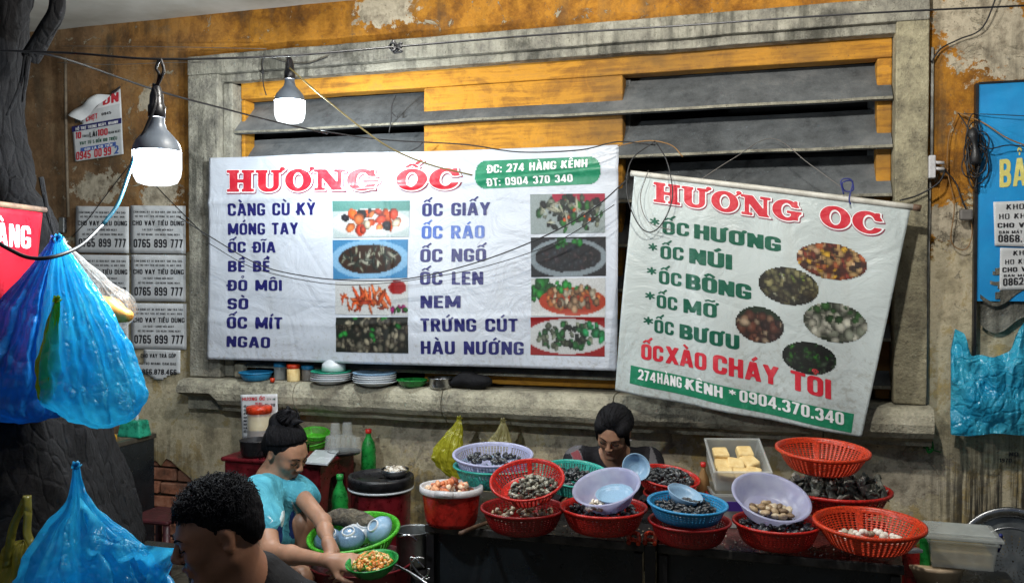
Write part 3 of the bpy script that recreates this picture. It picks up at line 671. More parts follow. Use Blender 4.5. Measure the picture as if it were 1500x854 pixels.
GL = {
 'A': (.66, un(ln(.10, 0, .30, 1, s), ln(.56, 0, .36, 1, s), rc(.14, .2, .52, .34))),
 'B': (w, un(rc(0, 0, s, 1), it(un(ring(-.2, 0, w, .56), ring(-.2, .45, w * .96, 1)), rc(0, 0, 2, 1)))),
 'C': (w, sb(ring(0, 0, w, 1), rc(w * .5, .37, 1, .63))),
 'D': (w, un(rc(0, 0, s, 1), it(ring(-.3, 0, w, 1, .3), rc(0, 0, 2, 1)))),
 'Đ': (w, un(rc(0, 0, s, 1), it(ring(-.3, 0, w, 1, .3), rc(0, 0, 2, 1)), rc(-.1, .43, .3, .57))),
 'E': (.48, un(rc(0, 0, s, 1), rc(0, 0, .47, t), rc(0, .43, .43, .43 + t), rc(0, 1 - t, .47, 1))),
 'F': (.46, un(rc(0, 0, s, 1), rc(0, .43, .42, .43 + t), rc(0, 1 - t, .46, 1))),
 'G': (w, un(sb(ring(0, 0, w, 1), rc(w * .5, .40, 1, .66)), rc(w - s, .1, w, .5), rc(w * .48, .37, w, .5))),
 'H': (w, un(rc(0, 0, s, 1), rc(w - s, 0, w, 1), rc(0, .43, w, .59))),
 'I': (s, rc(0, 0, s, 1)),
 'J': (.5, sb(un(ring(0, 0, .5, 1.4), rc(.3, .3, .5, 1)), un(rc(-.1, .32, .3, 1.6), rc(-1, 1, 2, 2)))),
 'K': (.6, un(rc(0, 0, s, 1), ln(.12, .42, .50, 1, s), ln(.22, .62, .50, 0, s))),
 'L': (.46, un(rc(0, 0, s, 1), rc(0, 0, .46, t))),
 'M': (.78, un(rc(0, 0, s, 1), rc(.58, 0, .78, 1), ln(.12, 1, .39, .1, .19, True, .1), ln(.66, 1, .39, .1, .19, True, .1))),
 'N': (.6, un(rc(0, 0, s, 1), rc(.4, 0, .6, 1), ln(.11, 1, .49, 0, s))),
 'O': (w, ring(0, 0, w, 1)),
 'P': (.56, un(rc(0, 0, s, 1), it(ring(-.2, .4, .56, 1), rc(0, 0, 2, 1)))),
 'R': (.58, un(rc(0, 0, s, 1), it(ring(-.2, .42, .56, 1), rc(0, 0, 2, 1)), ln(.30, .5, .48, 0, s, True, 0, .5))),
 'S': (.56, un(sb(ring(0, .43, .56, 1), rc(.28, .43 + t, 1, .70)), sb(ring(0, 0, .56, .43 + t), rc(-1, .30, .28, .43)))),
 'T': (.54, un(rc(.17, 0, .37, 1), rc(0, 1 - t, .54, 1))),
 'U': (w, it(ring(0, 0, w, 1.6), rc(-1, 0, 2, 1))),
 'V': (.62, un(ln(.09, 1, .31, 0, s), ln(.53, 1, .31, 0, s))),
 'X': (.62, un(ln(.09, 1, .53, 0, s), ln(.53, 1, .09, 0, s))),
 'Y': (.62, un(rc(.21, 0, .41, .5), ln(.09, 1, .31, .42, s, True, .4), ln(.53, 1, .31, .42, s, True, .4))),
 '0': (.54, ring(0, 0, .54, 1)), '1': (.3, un(rc(.1, 0, .3, 1), rc(0, .72, .2, .86))),
 '2': (.54, un(sb(ring(0, .38, .54, 1), rc(-1, .3, .30, .70)), ln(.42, .48, .08, .08, .19, True, 0, .56), rc(0, 0, .54, t))),
 '3': (.54, un(sb(ring(0, .43, .52, 1), rc(-1, .43, .26, .72)), sb(ring(0, 0, .54, .43 + t), rc(-1, .28, .26, .6)))),
 '4': (.56, un(rc(.3, 0, .48, 1), rc(0, .2, .56, .34), ln(.38, 1, .05, .26, .16, True, .2))),
 '5': (.54, un(sb(ring(0, 0, .54, .62), rc(-1, .28, .27, .47)), rc(0, .46, .19, 1), rc(0, 1 - t, .5, 1))),
 '6': (.54, un(ring(0, 0, .54, .6), it(sb(ring(0, 0, .54, 1), rc(.3, .4, 1, .74)), rc(0, .2, .54, 1)))),
 '7': (.5, un(rc(0, 1 - t, .5, 1), ln(.40, .95, .16, 0, .19))),
 '8': (.54, un(ring(0, 0, .54, .57), ring(.01, .43, .53, 1))),
 '9': (.54, un(ring(0, .4, .54, 1), it(sb(ring(0, 0, .54, 1), rc(-1, .26, .25, .6)), rc(0, 0, .54, .8)))),
 ':': (.18, un(rc(0, 0, .18, .2), rc(0, .5, .18, .7))), '.': (.18, rc(0, 0, .18, .2)), ',': (.16, rc(0, -.12, .15, .18)), '-': (.3, rc(0, .38, .3, .52)),
 '*': (.42, un(ln(.21, .42, .21, .98, .1, False), ln(.0, .56, .42, .84, .1, False), ln(.42, .56, .0, .84, .1, False))),
}
# wide slab-serif capitals for the shop name
bs = .30; sf = .13
def srf(x0, x1, y): return rc(x0, y, x1, y + sf)
GS = {
 'H': (1.02, un(rc(.1, 0, .1 + bs, 1), rc(.62, 0, .62 + bs, 1), rc(.1, .42, .9, .57), srf(0, .46, 0), srf(.56, 1.02, 0), srf(0, .46, 1 - sf), srf(.56, 1.02, 1 - sf))),
 'U': (1.0, un(it(lambda X, Y: np.maximum(_rr(X, Y, .09, -.02, .88, 1.7, .34), -_rr(X, Y, .09 + bs, .14, .88 - .22, 1.7, .18)), rc(-1, -.02, 2, 1)), srf(0, .44, 1 - sf), srf(.58, 1.0, 1 - sf))),
 'O': (1.0, sb(ell2(.5, .5, .5, .53), ell2(.5, .5, .19, .36))),
 'N': (1.06, un(rc(.12, 0, .28, 1), rc(.80, 0, .94, 1), ln(.22, 1, .84, 0, .33), srf(0, .40, 0), srf(-.02, .30, 1 - sf), srf(.68, 1.06, 1 - sf))),
 'G': (1.04, un(sb(sb(ell2(.5, .5, .5, .53), ell2(.52, .5, .20, .36)), rc(.55, .46, 2, .68)), rc(.66, .04, .92, .46), srf(.52, 1.04, .36), rc(.78, .66, .90, 1.0))),
 'C': (.95, un(sb(sb(ell2(.5, .5, .5, .53), ell2(.54, .5, .20, .36)), rc(.55, .30, 2, .64)), rc(.76, .62, .90, 1.0))),
}
def accent(marks, wd_, slab=False):
    cx = wd_ / 2; fs = []
    y = 1.09
    for mk in marks:
        if mk == '\u0302': fs += [ln(cx - .19, y, cx, y + .17, .10, False), ln(cx + .19, y, cx, y + .17, .10, False)]; y += .16; cx += .16
        elif mk == '\u0306': fs += [it(ring(cx - .2, y - .02, cx + .2, y + .4, .2, .09, .09), rc(-2, y - .1, 3, y + .12))]
        elif mk == '\u0301': fs += [ln(cx - .03, y, cx + .15, y + .2, .12, False)]
        elif mk == '\u0300': fs += [ln(cx + .05, y, cx - .14, y + .2, .12, False)]
        elif mk == '\u0309': fs += [it(ring(cx - .11, y + .05, cx + .11, y + .3, .1, .075, .075), rc(cx - .12, y + .13, 2, 2)), ln(cx, y, cx, y + .12, .075, False)]
        elif mk == '\u0303': fs += [ln(cx - .22, y + .03, cx - .07, y + .13, .09, False), ln(cx - .09, y + .14, cx + .09, y + .05, .09, False), ln(cx + .07, y + .05, cx + .22, y + .16, .09, False)]
        elif mk == '\u0323': fs += [rc(cx - .09, -.27, cx + .09, -.1)]
        elif mk == '\u031b':
            k = 1.0 if slab else .8
            fs += [ell2(wd_ + .02, 1.04, .10 * k, .09 * k), ln(wd_ + .06, 1.02, wd_ - .10, .86, .07, False)]
    return fs
_gc = {}
def glyph(ch, font, res, off):
    key = (ch, font, res, off)
    if key in _gc: return _gc[key]
    dec = unicodedata.normalize('NFD', ch); b0 = dec[0]; marks = list(dec[1:])
    if '\u031b' in marks: marks.remove('\u031b'); marks = ['\u031b'] + marks
    src = GS if font == 'slab' else GL
    if b0 == ' ' or b0 not in src: _gc[key] = (.34, None, None); return _gc[key]
    wd_, fn = src[b0]; fs = [fn] + accent(marks, wd_, font == 'slab'); h = 1.0 / res
    nx = int((wd_ + .7) / h) + 2; ny = int(2.1 / h) + 2
    X = -.3 + h * np.arange(nx); Y = -.35 + h * np.arange(ny)
    XX, YY = np.meshgrid(X, Y, indexing='ij'); D = np.minimum.reduce([q(XX, YY) for q in fs]) - off
    vs = []; vi = {}; fc = []
    def vid(k, p):
        if k not in vi: vi[k] = len(vs); vs.append(p)
        return vi[k]
    ins = D < 0
    for i, j in np.argwhere(ins[:-1, :-1] | ins[1:, :-1] | ins[:-1, 1:] | ins[1:, 1:]):
        cs = [(i, j), (i + 1, j), (i + 1, j + 1), (i, j + 1)]; poly = []
        for a in range(4):
            p, q = cs[a], cs[(a + 1) % 4]; dp, dq = D[p], D[q]
            if dp < 0: poly.append(vid(p, (X[p[0]], Y[p[1]])))
            if (dp < 0) != (dq < 0):
                tt = dp / (dp - dq); k = (p, q) if p < q else (q, p)
                poly.append(vid(('e',) + k, (X[p[0]] + (X[q[0]] - X[p[0]]) * tt, Y[p[1]] + (Y[q[1]] - Y[p[1]]) * tt)))
        if len(poly) >= 3: fc.append(tuple(poly))
    _gc[key] = (wd_, np.array(vs), fc); return _gc[key]
def layout(s_, font, res, off, gap=None):
    gap = gap if gap is not None else (.06 if font == 'slab' else .085); x = 0; out = []
    for ch in s_:
        g = glyph(ch, font, res, off)
        if g[1] is not None: out.append((x, g[1], g[2]))
        x += g[0] + gap + (.06 if font != 'slab' and '\u031b' in unicodedata.normalize('NFD', ch) else .05 if '\u031b' in unicodedata.normalize('NFD', ch) else 0)
    return x - gap, out
def text(s_, bl, br, h0, h1, surf, mat, parent, font='cond', off=0.0, lift=.002, res=None, shift=(0, 0), Y=None, slant=0, Dd=None):
    """lettering laid on a surface: bl, br baseline ends and cap heights as seen in the photo; surf(x, z) gives the surface's y"""
    hm = max(h0, h1); res = res or (30 if hm > 28 else 22 if hm > 17 else 14 if hm > 9 else 9)
    L, gs = layout(s_, font, res, off)
    P = (lambda px, py: W(px, py, Y)) if Dd is None else (lambda px, py: Dp(px, py, Dd))
    a, b, c, d = P(*bl), P(*br), P(bl[0] + slant, bl[1] - h0), P(br[0] + slant, br[1] - h1)
    mb = MB()
    for x, v, f in gs:
        u = (v[:, 0] + x + shift[0]) / L; w_ = v[:, 1] + shift[1]
        bot = a[None] + (b - a)[None] * u[:, None]; top = c[None] + (d - c)[None] * u[:, None]
        p = bot + (top - bot) * w_[:, None]
        if surf is not None: p[:, 1] = surf(p[:, 0], p[:, 2])
        p[:, 1] -= lift
        mb.add(p, f)
    return part('lettering', mb, mat, parent)
def sheet(name, quad_px, surf, mat, parent, nu, nv, lift=0, Y=None, mask=None, **k):
    """piece of sheet bounded by 4 photo corners (bl, br, tr, tl) laid on surf"""
    a, b, c, d = [W(*q, Y) for q in quad_px]
    v = []; 
    for j in range(nv + 1):
        for i in range(nu + 1):
            u, w_ = i / nu, j / nv
            v.append((a * (1 - u) + b * u) * (1 - w_) + (d * (1 - u) + c * u) * w_)
    v = np.array(v); 
    if surf is not None: v[:, 1] = surf(v[:, 0], v[:, 2])
    v[:, 1] -= lift
    f = [(j * (nu + 1) + i, j * (nu + 1) + i + 1, (j + 1) * (nu + 1) + i + 1, (j + 1) * (nu + 1) + i) for j in range(nv) for i in range(nu)]
    if mask: f = [q for q in f if mask((q[0] % (nu + 1) + .5) / nu, (q[0] // (nu + 1) + .5) / nv)]
    mb = MB(); mb.add(v, f); return part(name, mb, mat, parent, smooth=True, **k)

# ---- printed food pictures: colours painted on a fine grid of the print itself
def food(w_, h_, bg, layers, seed, ell=False):
    r = np.random.RandomState(seed); im = np.zeros((h_, w_, 3)); im[:] = bg
    Y, X = np.mgrid[0:h_, 0:w_]; X = (X + .5) / w_; Y = (Y + .5) / h_; asp = w_ / h_
    for L in layers:
        if L[0] == 'e':    # filled ellipse (plate): cx, cy, rx, ry, colour
            _, cx, cy, rx, ry, c = L; k = ((X - cx) / rx) ** 2 + ((Y - cy) / ry) ** 2 < 1; im[k] = c
        elif L[0] == 'r':
            _, x0, y0, x1, y1, c = L; im[(X > x0) & (X < x1) & (Y > y0) & (Y < y1)] = c
        else:              # scattered blobs: n, cx, cy, rx, ry, size, elong, palette
            _, n, cx, cy, rx, ry, sz, el, pal = L
            for _i in range(n):
                q = r.uniform(0, 1) ** .5; a = r.uniform(0, 2 * PI); bx, by = cx + rx * q * math.cos(a), cy + ry * q * math.sin(a)
                th = r.uniform(0, PI); s1 = sz * r.uniform(.6, 1.3); s2 = s1 / (el * r.uniform(.7, 1.2)); c = np.array(pal[r.randint(len(pal))]) * r.uniform(.75, 1.25)
                dx, dy = (X - bx) * asp, (Y - by); u = dx * math.cos(th) + dy * math.sin(th); v_ = -dx * math.sin(th) + dy * math.cos(th)
                e = (u / s1) ** 2 + (v_ / s2) ** 2; k = e < 1; f_ = np.clip(1.25 - .8 * e - .3 * (v_ / s2), .25, 1.7)
                im[k] = (c[None] * f_[k][:, None])
                k2 = (e < .07); im[k2] = im[k2] * .8 + .10
    k_ = np.pad(im, ((1, 1), (1, 1), (0, 0)), 'edge'); bl_ = (k_[:-2, 1:-1] + k_[2:, 1:-1] + k_[1:-1, :-2] + k_[1:-1, 2:]) / 4; im = im * .6 + bl_ * .4; im *= r.uniform(.9, 1.0, im.shape[:2])[..., None]
    return np.clip(im ** 1.75 * .80, 0, 1)
def photo(quad_px, im, surf, parent, Y, lift=.002, oval=False, Dd=None):
    h_, w_ = im.shape[:2]; a, b, c, d = [W(*q, Y) for q in quad_px]
    u = np.linspace(0, 1, w_ + 1); t_ = np.linspace(0, 1, h_ + 1)
    U, T = np.meshgrid(u, t_)
    p = (a * (1 - U[..., None]) + b * U[..., None]) * (1 - T[..., None]) + (d * (1 - U[..., None]) + c * U[..., None]) * T[..., None]
    p = p.reshape(-1, 3)
    if surf is not None: p[:, 1] = surf(p[:, 0], p[:, 2])
    p[:, 1] -= lift
    f = []; cols = []
    for j in range(h_):
        for i in range(w_):
            if oval and ((i + .5) / w_ * 2 - 1) ** 2 + ((j + .5) / h_ * 2 - 1) ** 2 > 1: continue
            k = j * (w_ + 1) + i; f.append((k, k + 1, k + w_ + 2, k + w_ + 1)); cols.append(im[h_ - 1 - j, i])
    org = origin(parent); me = bpy.data.meshes.new('food_picture'); me.from_pydata((p - org).tolist(), [], f)
    at = me.color_attributes.new('Col', 'FLOAT_COLOR', 'CORNER'); cc = np.ones((len(f) * 4, 4)); cc[:, :3] = np.repeat(np.array(cols), 4, 0); at.data.foreach_set('color', cc.astype(np.float32).ravel())
    me.polygons.foreach_set('use_smooth', [True] * len(f)); return link('food_picture', me, M['photo'], parent)

# ================================================================ banner one
YB = -.125
def s1(x, z):
    x = np.asarray(x, float); z = np.asarray(z, float); p = np.stack([x, x * 0, z], -1).reshape(-1, 3)
    y = YB + .012 * np.sin(x * 5.1 + z * 1.3) + .020 * vnoise(p, 1.6, 2, 2).reshape(x.shape) + .006 * np.sin((x * .8 + z) * 16) * np.clip(vnoise(p, 1.1, 8, 1).reshape(x.shape) + .3, 0, 1)
    y = y - .010 * np.exp(-((z - x * .05 - 2.12) / .02) ** 2) + .006 * np.exp(-((x + 1.86 + .04 * np.sin(z * 3)) / .012) ** 2) - .004 * np.exp(-((z - 1.38 + .03 * np.sin(x * 2)) / .015) ** 2)
    return y
ban = thing('banner', 'wide white vinyl banner with red shop name, blue menu words and eight food pictures', 'banner', W(604, 533, YB))
cl = sheet('cloth', [(304, 526), (904, 543), (907, 213), (303, 231)], s1, M['vinyl'], ban, 150, 70, 0, YB)
mod_solid(cl, .0015, -1)
for (tx, bl, br, h0, h1) in [('HƯƠNG', (330, 281), (556, 279), 32, 30), ('ỐC', (581, 279), (671, 276), 30, 30)]:
    text(tx, bl, br, h0, h1, s1, M['p_edge'], ban, 'slab', .055, .0015, Y=YB, shift=(.03, -.05))
    text(tx, bl, br, h0, h1, s1, M['p_white'], ban, 'slab', .04, .0024, Y=YB, shift=(.012, -.015))
    text(tx, bl, br, h0, h1, s1, M['p_red'], ban, 'slab', 0, .0034, Y=YB)
for (tx, x0, x1, b0, b1, h, mt) in [('CÀNG CÙ KỲ', 331, 464, 316, 315, 18, 'p_blue'), ('MÓNG TAY', 331, 437, 344, 343, 17, 'p_blue'), ('ỐC ĐĨA', 331, 402, 370, 370, 16, 'p_blue'), ('BỀ BỀ', 331, 393, 398, 398, 16, 'p_blue'),
        ('ĐỎ MÔI', 331, 411, 426, 426, 16, 'p_blue'), ('SÒ', 331, 361, 453, 453, 16, 'p_blue'), ('ỐC MÍT', 331, 412, 481, 482, 17, 'p_blue'), ('NGAO', 331, 394, 508, 510, 16, 'p_blue'),
        ('ỐC GIẤY', 618, 717, 317, 315, 19, 'p_blue'), ('ỐC RÁO', 618, 709, 350, 349, 19, 'p_lblue'), ('ỐC NGỐ', 617, 711, 384, 383, 19, 'p_blue'), ('ỐC LEN', 617, 707, 417, 417, 19, 'p_blue'), ('NEM', 618, 675, 451, 451, 18, 'p_blue'),
        ('TRỨNG CÚT', 618, 757, 485, 486, 19, 'p_blue'), ('HÀU NƯỚNG', 618, 766, 518, 520, 19, 'p_blue')]:
    text(tx, (x0, b0), (x1, b1), h, h, s1, M[mt], ban, Y=YB)
def pillmask(u, v):
    X, Y = (u - .5) * 185 / 38, (v - .5); return math.hypot(max(abs(X) - (185 / 76 - .45), 0), max(abs(Y) - .05, 0)) < .45
pp = sheet('printed_panel', [(695, 277), (881, 270), (881, 230), (695, 236)], s1, M['p_green'], ban, 110, 28, .0016, YB, mask=pillmask)
text('ĐC: 274 HÀNG KÊNH', (713, 254), (862, 246), 12, 12, s1, M['p_white'], pp, lift=.0032, Y=YB)
text('ĐT: 0904 370 340', (713, 273), (840, 267), 11, 11, s1, M['p_white'], pp, lift=.0032, Y=YB)
Wt, Cr, Gn, Dk, Or, Rd, Br = (.75, .76, .76), (.62, .56, .42), (.05, .25, .06), (.03, .03, .03), (.75, .22, .05), (.6, .06, .04), (.3, .16, .09)
I = [food(76, 28, (.62, .68, .68), [('r', 0, 0, 1, .28, (.25, .45, .42)), ('e', .5, .6, .52, .38, Wt), ('b', 26, .5, .55, .38, .3, .16, 1.5, [Or, (.7, .15, .06), (.8, .35, .15), (.65, .6, .5), (.04, .04, .07)])], 1),
     food(76, 30, (.18, .42, .62), [('e', .5, .5, .52, .5, (.42, .62, .78)), ('e', .5, .5, .42, .38, (.14, .08, .05)), ('b', 50, .5, .5, .36, .28, .15, 5, [(.45, .46, .38), (.3, .32, .28), (.55, .55, .48), (.1, .12, .1)])], 2),
     food(76, 26, Wt, [('e', .86, .2, .12, .2, (.5, .05, .05)), ('b', 40, .45, .55, .36, .33, .22, 4.5, [Or, (.7, .2, .07), (.78, .32, .14), (.5, .12, .05)]), ('b', 8, .88, .85, .1, .1, .1, 1.5, [Gn, (.5, .05, .3)])], 3),
     food(76, 30, (.07, .08, .06), [('b', 110, .5, .52, .55, .5, .11, 1.5, [(.24, .22, .18), (.36, .34, .28), (.12, .11, .09), (.45, .42, .34), (.17, .15, .12)]), ('b', 9, .5, .3, .5, .4, .09, 1.4, [(.08, .4, .12)])], 4),
     food(76, 30, (.5, .55, .55), [('r', .3, 0, 1, .2, (.55, .05, .15)), ('b', 90, .55, .48, .45, .45, .11, 1.6, [(.06, .08, .06), (.15, .17, .12), (.35, .37, .3), Gn, (.02, .02, .02)]), ('b', 10, .5, .5, .35, .3, .2, 7, [(.6, .6, .5)]), ('b', 5, .6, .6, .3, .3, .05, 1, [Or])], 5),
     food(76, 30, (.06, .06, .07), [('e', .5, .52, .52, .5, (.42, .47, .5)), ('e', .5, .5, .44, .38, (.06, .05, .06)), ('b', 55, .5, .55, .38, .28, .11, 1.4, [(.03, .03, .04), (.12, .08, .09), (.2, .15, .15), (.07, .08, .1)]), ('b', 14, .55, .16, .2, .14, .11, 1.5, [(.06, .4, .1), (.03, .28, .06)])], 6),
     food(76, 30, Wt, [('b', 20, .15, .3, .22, .25, .16, 1.3, [(.05, .35, .08), (.03, .22, .05)]), ('e', .56, .6, .45, .36, (.6, .14, .04)), ('b', 60, .56, .5, .36, .3, .10, 1.2, [(.55, .42, .3), (.42, .28, .17), (.3, .17, .1), (.62, .3, .12), (.6, .55, .45)]), ('b', 8, .5, .2, .3, .12, .1, 1.5, [(.05, .4, .1)])], 7),
     food(76, 30, (.5, .03, .04), [('e', .5, .5, .56, .46, Wt), ('b', 70, .5, .5, .42, .34, .10, 1.5, [(.05, .06, .05), (.18, .2, .15), (.35, .38, .3), (.07, .25, .1)]), ('b', 12, .85, .4, .14, .3, .12, 1.3, [(.05, .42, .2)])], 8)]
for im, (x0, x1, y0, y1) in zip(I, [(490, 600, 295, 348), (489, 599, 352, 408), (492, 600, 412, 461), (493, 600, 465, 516), (777, 887, 285, 342), (777, 888, 348, 405), (777, 887, 408, 464), (776, 886, 465, 521)]):
    sk = -1 if y0 < 400 else 1
    photo([(x0, y1 - sk), (x1, y1 + (1 if y0 > 400 else -1)), (x1, y0 - 1), (x0, y0)], im, s1, ban, YB, .002)

# ================================================================ banner two, hung askew from a pole
YC = -.20
def s2(x, z):
    x = np.asarray(x, float); z = np.asarray(z, float); p = np.stack([x, x * 0, z], -1).reshape(-1, 3)
    top = 2.09 - (x + .66) * .12
    k = np.clip((top - z) / .9, 0, 1)
    y = YC - .012 + .014 * k * np.sin(x * 17 + z * 2.2) + .010 * k * vnoise(p, 3, 5, 2).reshape(x.shape) + .007 * np.exp(-((x + .28 + z * .06) / .02) ** 2) * k - .04 * k * k
    y = y + .02 * np.clip((-.55 - x) / .1, 0, 1) * np.sin(z * 7) * k
    return y
ban2 = thing('banner', 'smaller white banner with green snail menu, hanging crooked from a pole', 'banner', W(1085, 600, YC))
def s2q(u, v, pts=[(903, 570), (1261, 638), (1334, 306), (928, 262)]): pass
cl = sheet('cloth', [(903, 570), (1261, 638), (1334, 304), (930, 254)], s2, M['vinyl2'], ban2, 110, 90, 0, YC); mod_solid(cl, .0015, -1)
m = MB(); m.add(*tube([W(924, 254, YC - .01), W(1130, 278, YC - .012), W(1347, 305, YC - .01)], .0125, 12)); part('pole', m, simple('pvc_pole', (.58, .57, .52), (.4, .39, .34), 20, .5), ban2, smooth=True)
m = MB(); m.add(*tube([W(1337, 303.6, YC - .01), W(1349, 305.2, YC - .01)], .0135, 12, 1)); part('pole_cap', m, M['wood'], ban2, smooth=True)
for (tx, bl, br, h) in [('HƯƠNG', (958, 296), (1174, 326), 29), ('OC', (1201, 331), (1291, 345), 31)]:
    text(tx, bl, br, h, h, s2, M['p_edge'], ban2, 'slab', .055, .0015, Y=YC, shift=(.03, -.05)); text(tx, bl, br, h, h, s2, M['p_white'], ban2, 'slab', .04, .0024, Y=YC, shift=(.012, -.015)); text(tx, bl, br, h, h, s2, M['p_red'], ban2, 'slab', 0, .0034, Y=YC)
for (tx, bl, br, h) in [('*', (953, 338), (966, 340), 20), ('ỐC', (971, 343), (1010, 347), 19), ('HƯƠNG', (1018, 349), (1143, 369), 20), ('*', (951, 375), (963, 377), 20), ('ỐC', (968, 379), (1002, 382), 19), ('NÚI', (1011, 385), (1072, 395), 21),
        ('*', (949, 410), (962, 412), 20), ('ỐC', (966, 415), (999, 420), 19), ('BÔNG', (1006, 422), (1100, 439), 21), ('*', (947, 446), (960, 448), 20), ('ỐC', (963, 450), (993, 455), 19), ('MỠ', (1002, 457), (1053, 466), 20),
        ('*', (945, 482), (958, 484), 20), ('ỐC', (960, 486), (988, 491), 19), ('BƯƠU', (997, 494), (1083, 511), 20)]:
    text(tx, bl, br, h, h, s2, M['p_dgreen'], ban2, Y=YC, off=.02 if len(tx) > 2 else 0)
for (tx, bl, br, h) in [('ỐC', (942, 524), (973, 529), 22), ('XÀO', (977, 530), (1036, 541), 24), ('CHÁY', (1046, 543), (1140, 563), 26), ('TỎI', (1158, 567), (1216, 582), 27)]:
    text(tx, bl, br, h, h, s2, M['p_red'], ban2, Y=YC, off=.01)
pp = sheet('printed_panel', [(925, 559), (1246, 631), (1250, 604), (927, 533)], s2, M['p_green'], ban2, 60, 6, .0016, YC)
text('274', (938, 553), (963, 559), 15, 15, s2, M['p_white'], pp, lift=.0032, Y=YC); text('HÀNG', (965, 559), (1000, 567), 15, 16, s2, M['p_white'], pp, lift=.0032, Y=YC)
text('KÊNH', (1006, 568), (1060, 580), 16, 16, s2, M['p_white'], pp, lift=.0032, Y=YC); text('*', (1069, 580), (1079, 583), 14, 14, s2, M['p_white'], pp, lift=.0032, Y=YC)
text('0904.370.340', (1084, 585), (1235, 620), 17, 18, s2, M['p_white'], pp, lift=.0032, Y=YC)
O = [food(48, 26, (.2, .07, .04), [('b', 120, .5, .5, .5, .5, .12, 1.8, [(.5, .22, .1), (.35, .1, .06), (.6, .45, .25), (.65, .5, .35), (.12, .05, .03), (.7, .5, .08)])], 11),
     food(44, 26, (.07, .07, .05), [('b', 100, .5, .5, .5, .5, .12, 1.6, [(.15, .13, .08), (.25, .24, .15), (.08, .07, .05), (.38, .36, .22)]), ('b', 8, .5, .5, .4, .4, .12, 5, [(.4, .5, .1), (.6, .6, .5)])], 12),
     food(38, 26, (.08, .07, .06), [('r', 0, 0, 1, .3, (.04, .10, .05)), ('b', 50, .5, .6, .45, .38, .15, 1.3, [(.25, .12, .08), (.42, .3, .22), (.12, .06, .05), (.5, .42, .33)])], 13),
     food(46, 28, (.1, .12, .08), [('b', 70, .5, .5, .5, .5, .16, 1.2, [(.4, .42, .36), (.5, .5, .44), (.28, .3, .25), (.58, .58, .52)]), ('b', 12, .5, .25, .45, .2, .1, 1.5, [(.08, .2, .06)])], 14),
     food(40, 24, (.015, .04, .02), [('b', 80, .5, .5, .5, .5, .11, 2.5, [(.02, .04, .02), (.04, .14, .05), (.02, .02, .02), (.12, .16, .12), (.1, .3, .06)])], 15)]
for im, (cx, cy, rx, ry) in zip(O, [(1218, 383, 51, 26), (1155, 419, 43.5, 27), (1113, 475, 35, 26), (1223, 472, 46.5, 28.5), (1185, 523, 39, 23)]):
    sl_ = .13 * rx
    photo([(cx - rx, cy + ry - sl_), (cx + rx, cy + ry + sl_), (cx + rx, cy - ry + sl_), (cx - rx, cy - ry - sl_)], im, s2, ban2, YC, .002, oval=True)

# ================================================================ flyers and signs on the wall
YW = -.02
sw = lambda x, z: np.asarray(x, float) * 0 + YW
def flyer(x0, x1, y0, y1, label, k, hide=0):
    def sf_(x, z):
        x = np.asarray(x, float); z = np.asarray(z, float); p = np.stack([x, x * 0 + k, z], -1).reshape(-1, 3); return YW + .003 * vnoise(p, 5, k, 2).reshape(x.shape)
    t_ = thing('loan_flyer', label, 'flyer', W((x0 + x1) / 2, y1, YW), group='white loan flyers pasted on the wall')
    ck = mod_solid(sheet('paper_sheet', [(x0, y1), (x1, y1 + 1), (x1, y0 + 1), (x0, y0)], sf_, M['paper'], t_, 12, 10, 0, YW), .0006, -1)
    W_ = x1 - x0; H_ = y1 - y0; q = lambda a: x0 + W_ * a; r = lambda a: y0 + H_ * a
    for (s_, a, b, base, h) in [('CẦM ĐĂNG KÝ XE ĐẾN NAY, SIM TRẢ SAU', .06, .94, .16, 3.2), ('HỖ TRỢ VAY TIỀN, ĐỒ DÙNG, XE MÁY, ĐIỆN', .09, .92, .25, 3.0), ('CHO VAY TIÊU DÙNG', .04, .97, .42, 7.2), ('LÃI SUẤT 1.000Đ MỖI NGÀY', .22, .78, .53, 3.2), ('HỖ TRỢ NHANH - GIẢI NGÂN TRONG NGÀY', .13, .90, .63, 3.2), ('0765 899 777', .06, .95, .88, 12.5)]:
        text(s_, (q(a), r(base)), (q(b), r(base) + .6), h, h, sf_, M['p_black'], t_, lift=.0012, Y=YW, off=-.02 if h < 4 else 0)
    m_ = MB(); 
    return t_
flyer(111, 189, 302, 370, 'upper loan flyer crossed by the cyan and black cable', 1); flyer(191, 272, 301, 371, 'white loan flyer touching the window jamb, topmost of its column', 2)
flyer(112, 189, 373, 441, 'creased loan flyer half hidden by the clear bread bag', 3); flyer(192, 272, 373, 441, 'white loan flyer touching the window jamb, middle of its column', 4)
flyer(113, 188, 444, 508, 'lower loan flyer mostly hidden behind the blue bag, digits 777 showing', 5); flyer(192, 273, 444, 511, 'white loan flyer touching the window jamb, lowest of its column', 6)
def paper(name, label, quad, lines, cat='flyer', mat='paper', mask=None, Y=YW, nu=14, **k):
    t_ = thing(name, label, cat, W((quad[0][0] + quad[1][0]) / 2, quad[0][1], Y), **k)
    def sf_(x, z):
        x = np.asarray(x, float); z = np.asarray(z, float); p = np.stack([x, x * 0 + quad[0][0], z], -1).reshape(-1, 3); return Y + .004 * vnoise(p, 5, 1, 2).reshape(x.shape)
    mod_solid(sheet('paper_sheet', quad, sf_, M[mat], t_, nu, nu, 0, Y, mask=mask), .0006, -1)
    for L in lines:
        s_, bl, br, h, mt = L[:5]; text(s_, bl, br, h, h, sf_, M[mt], t_, lift=.0015, Y=Y, off=L[5] if len(L) > 5 else 0)
    return t_, sf_
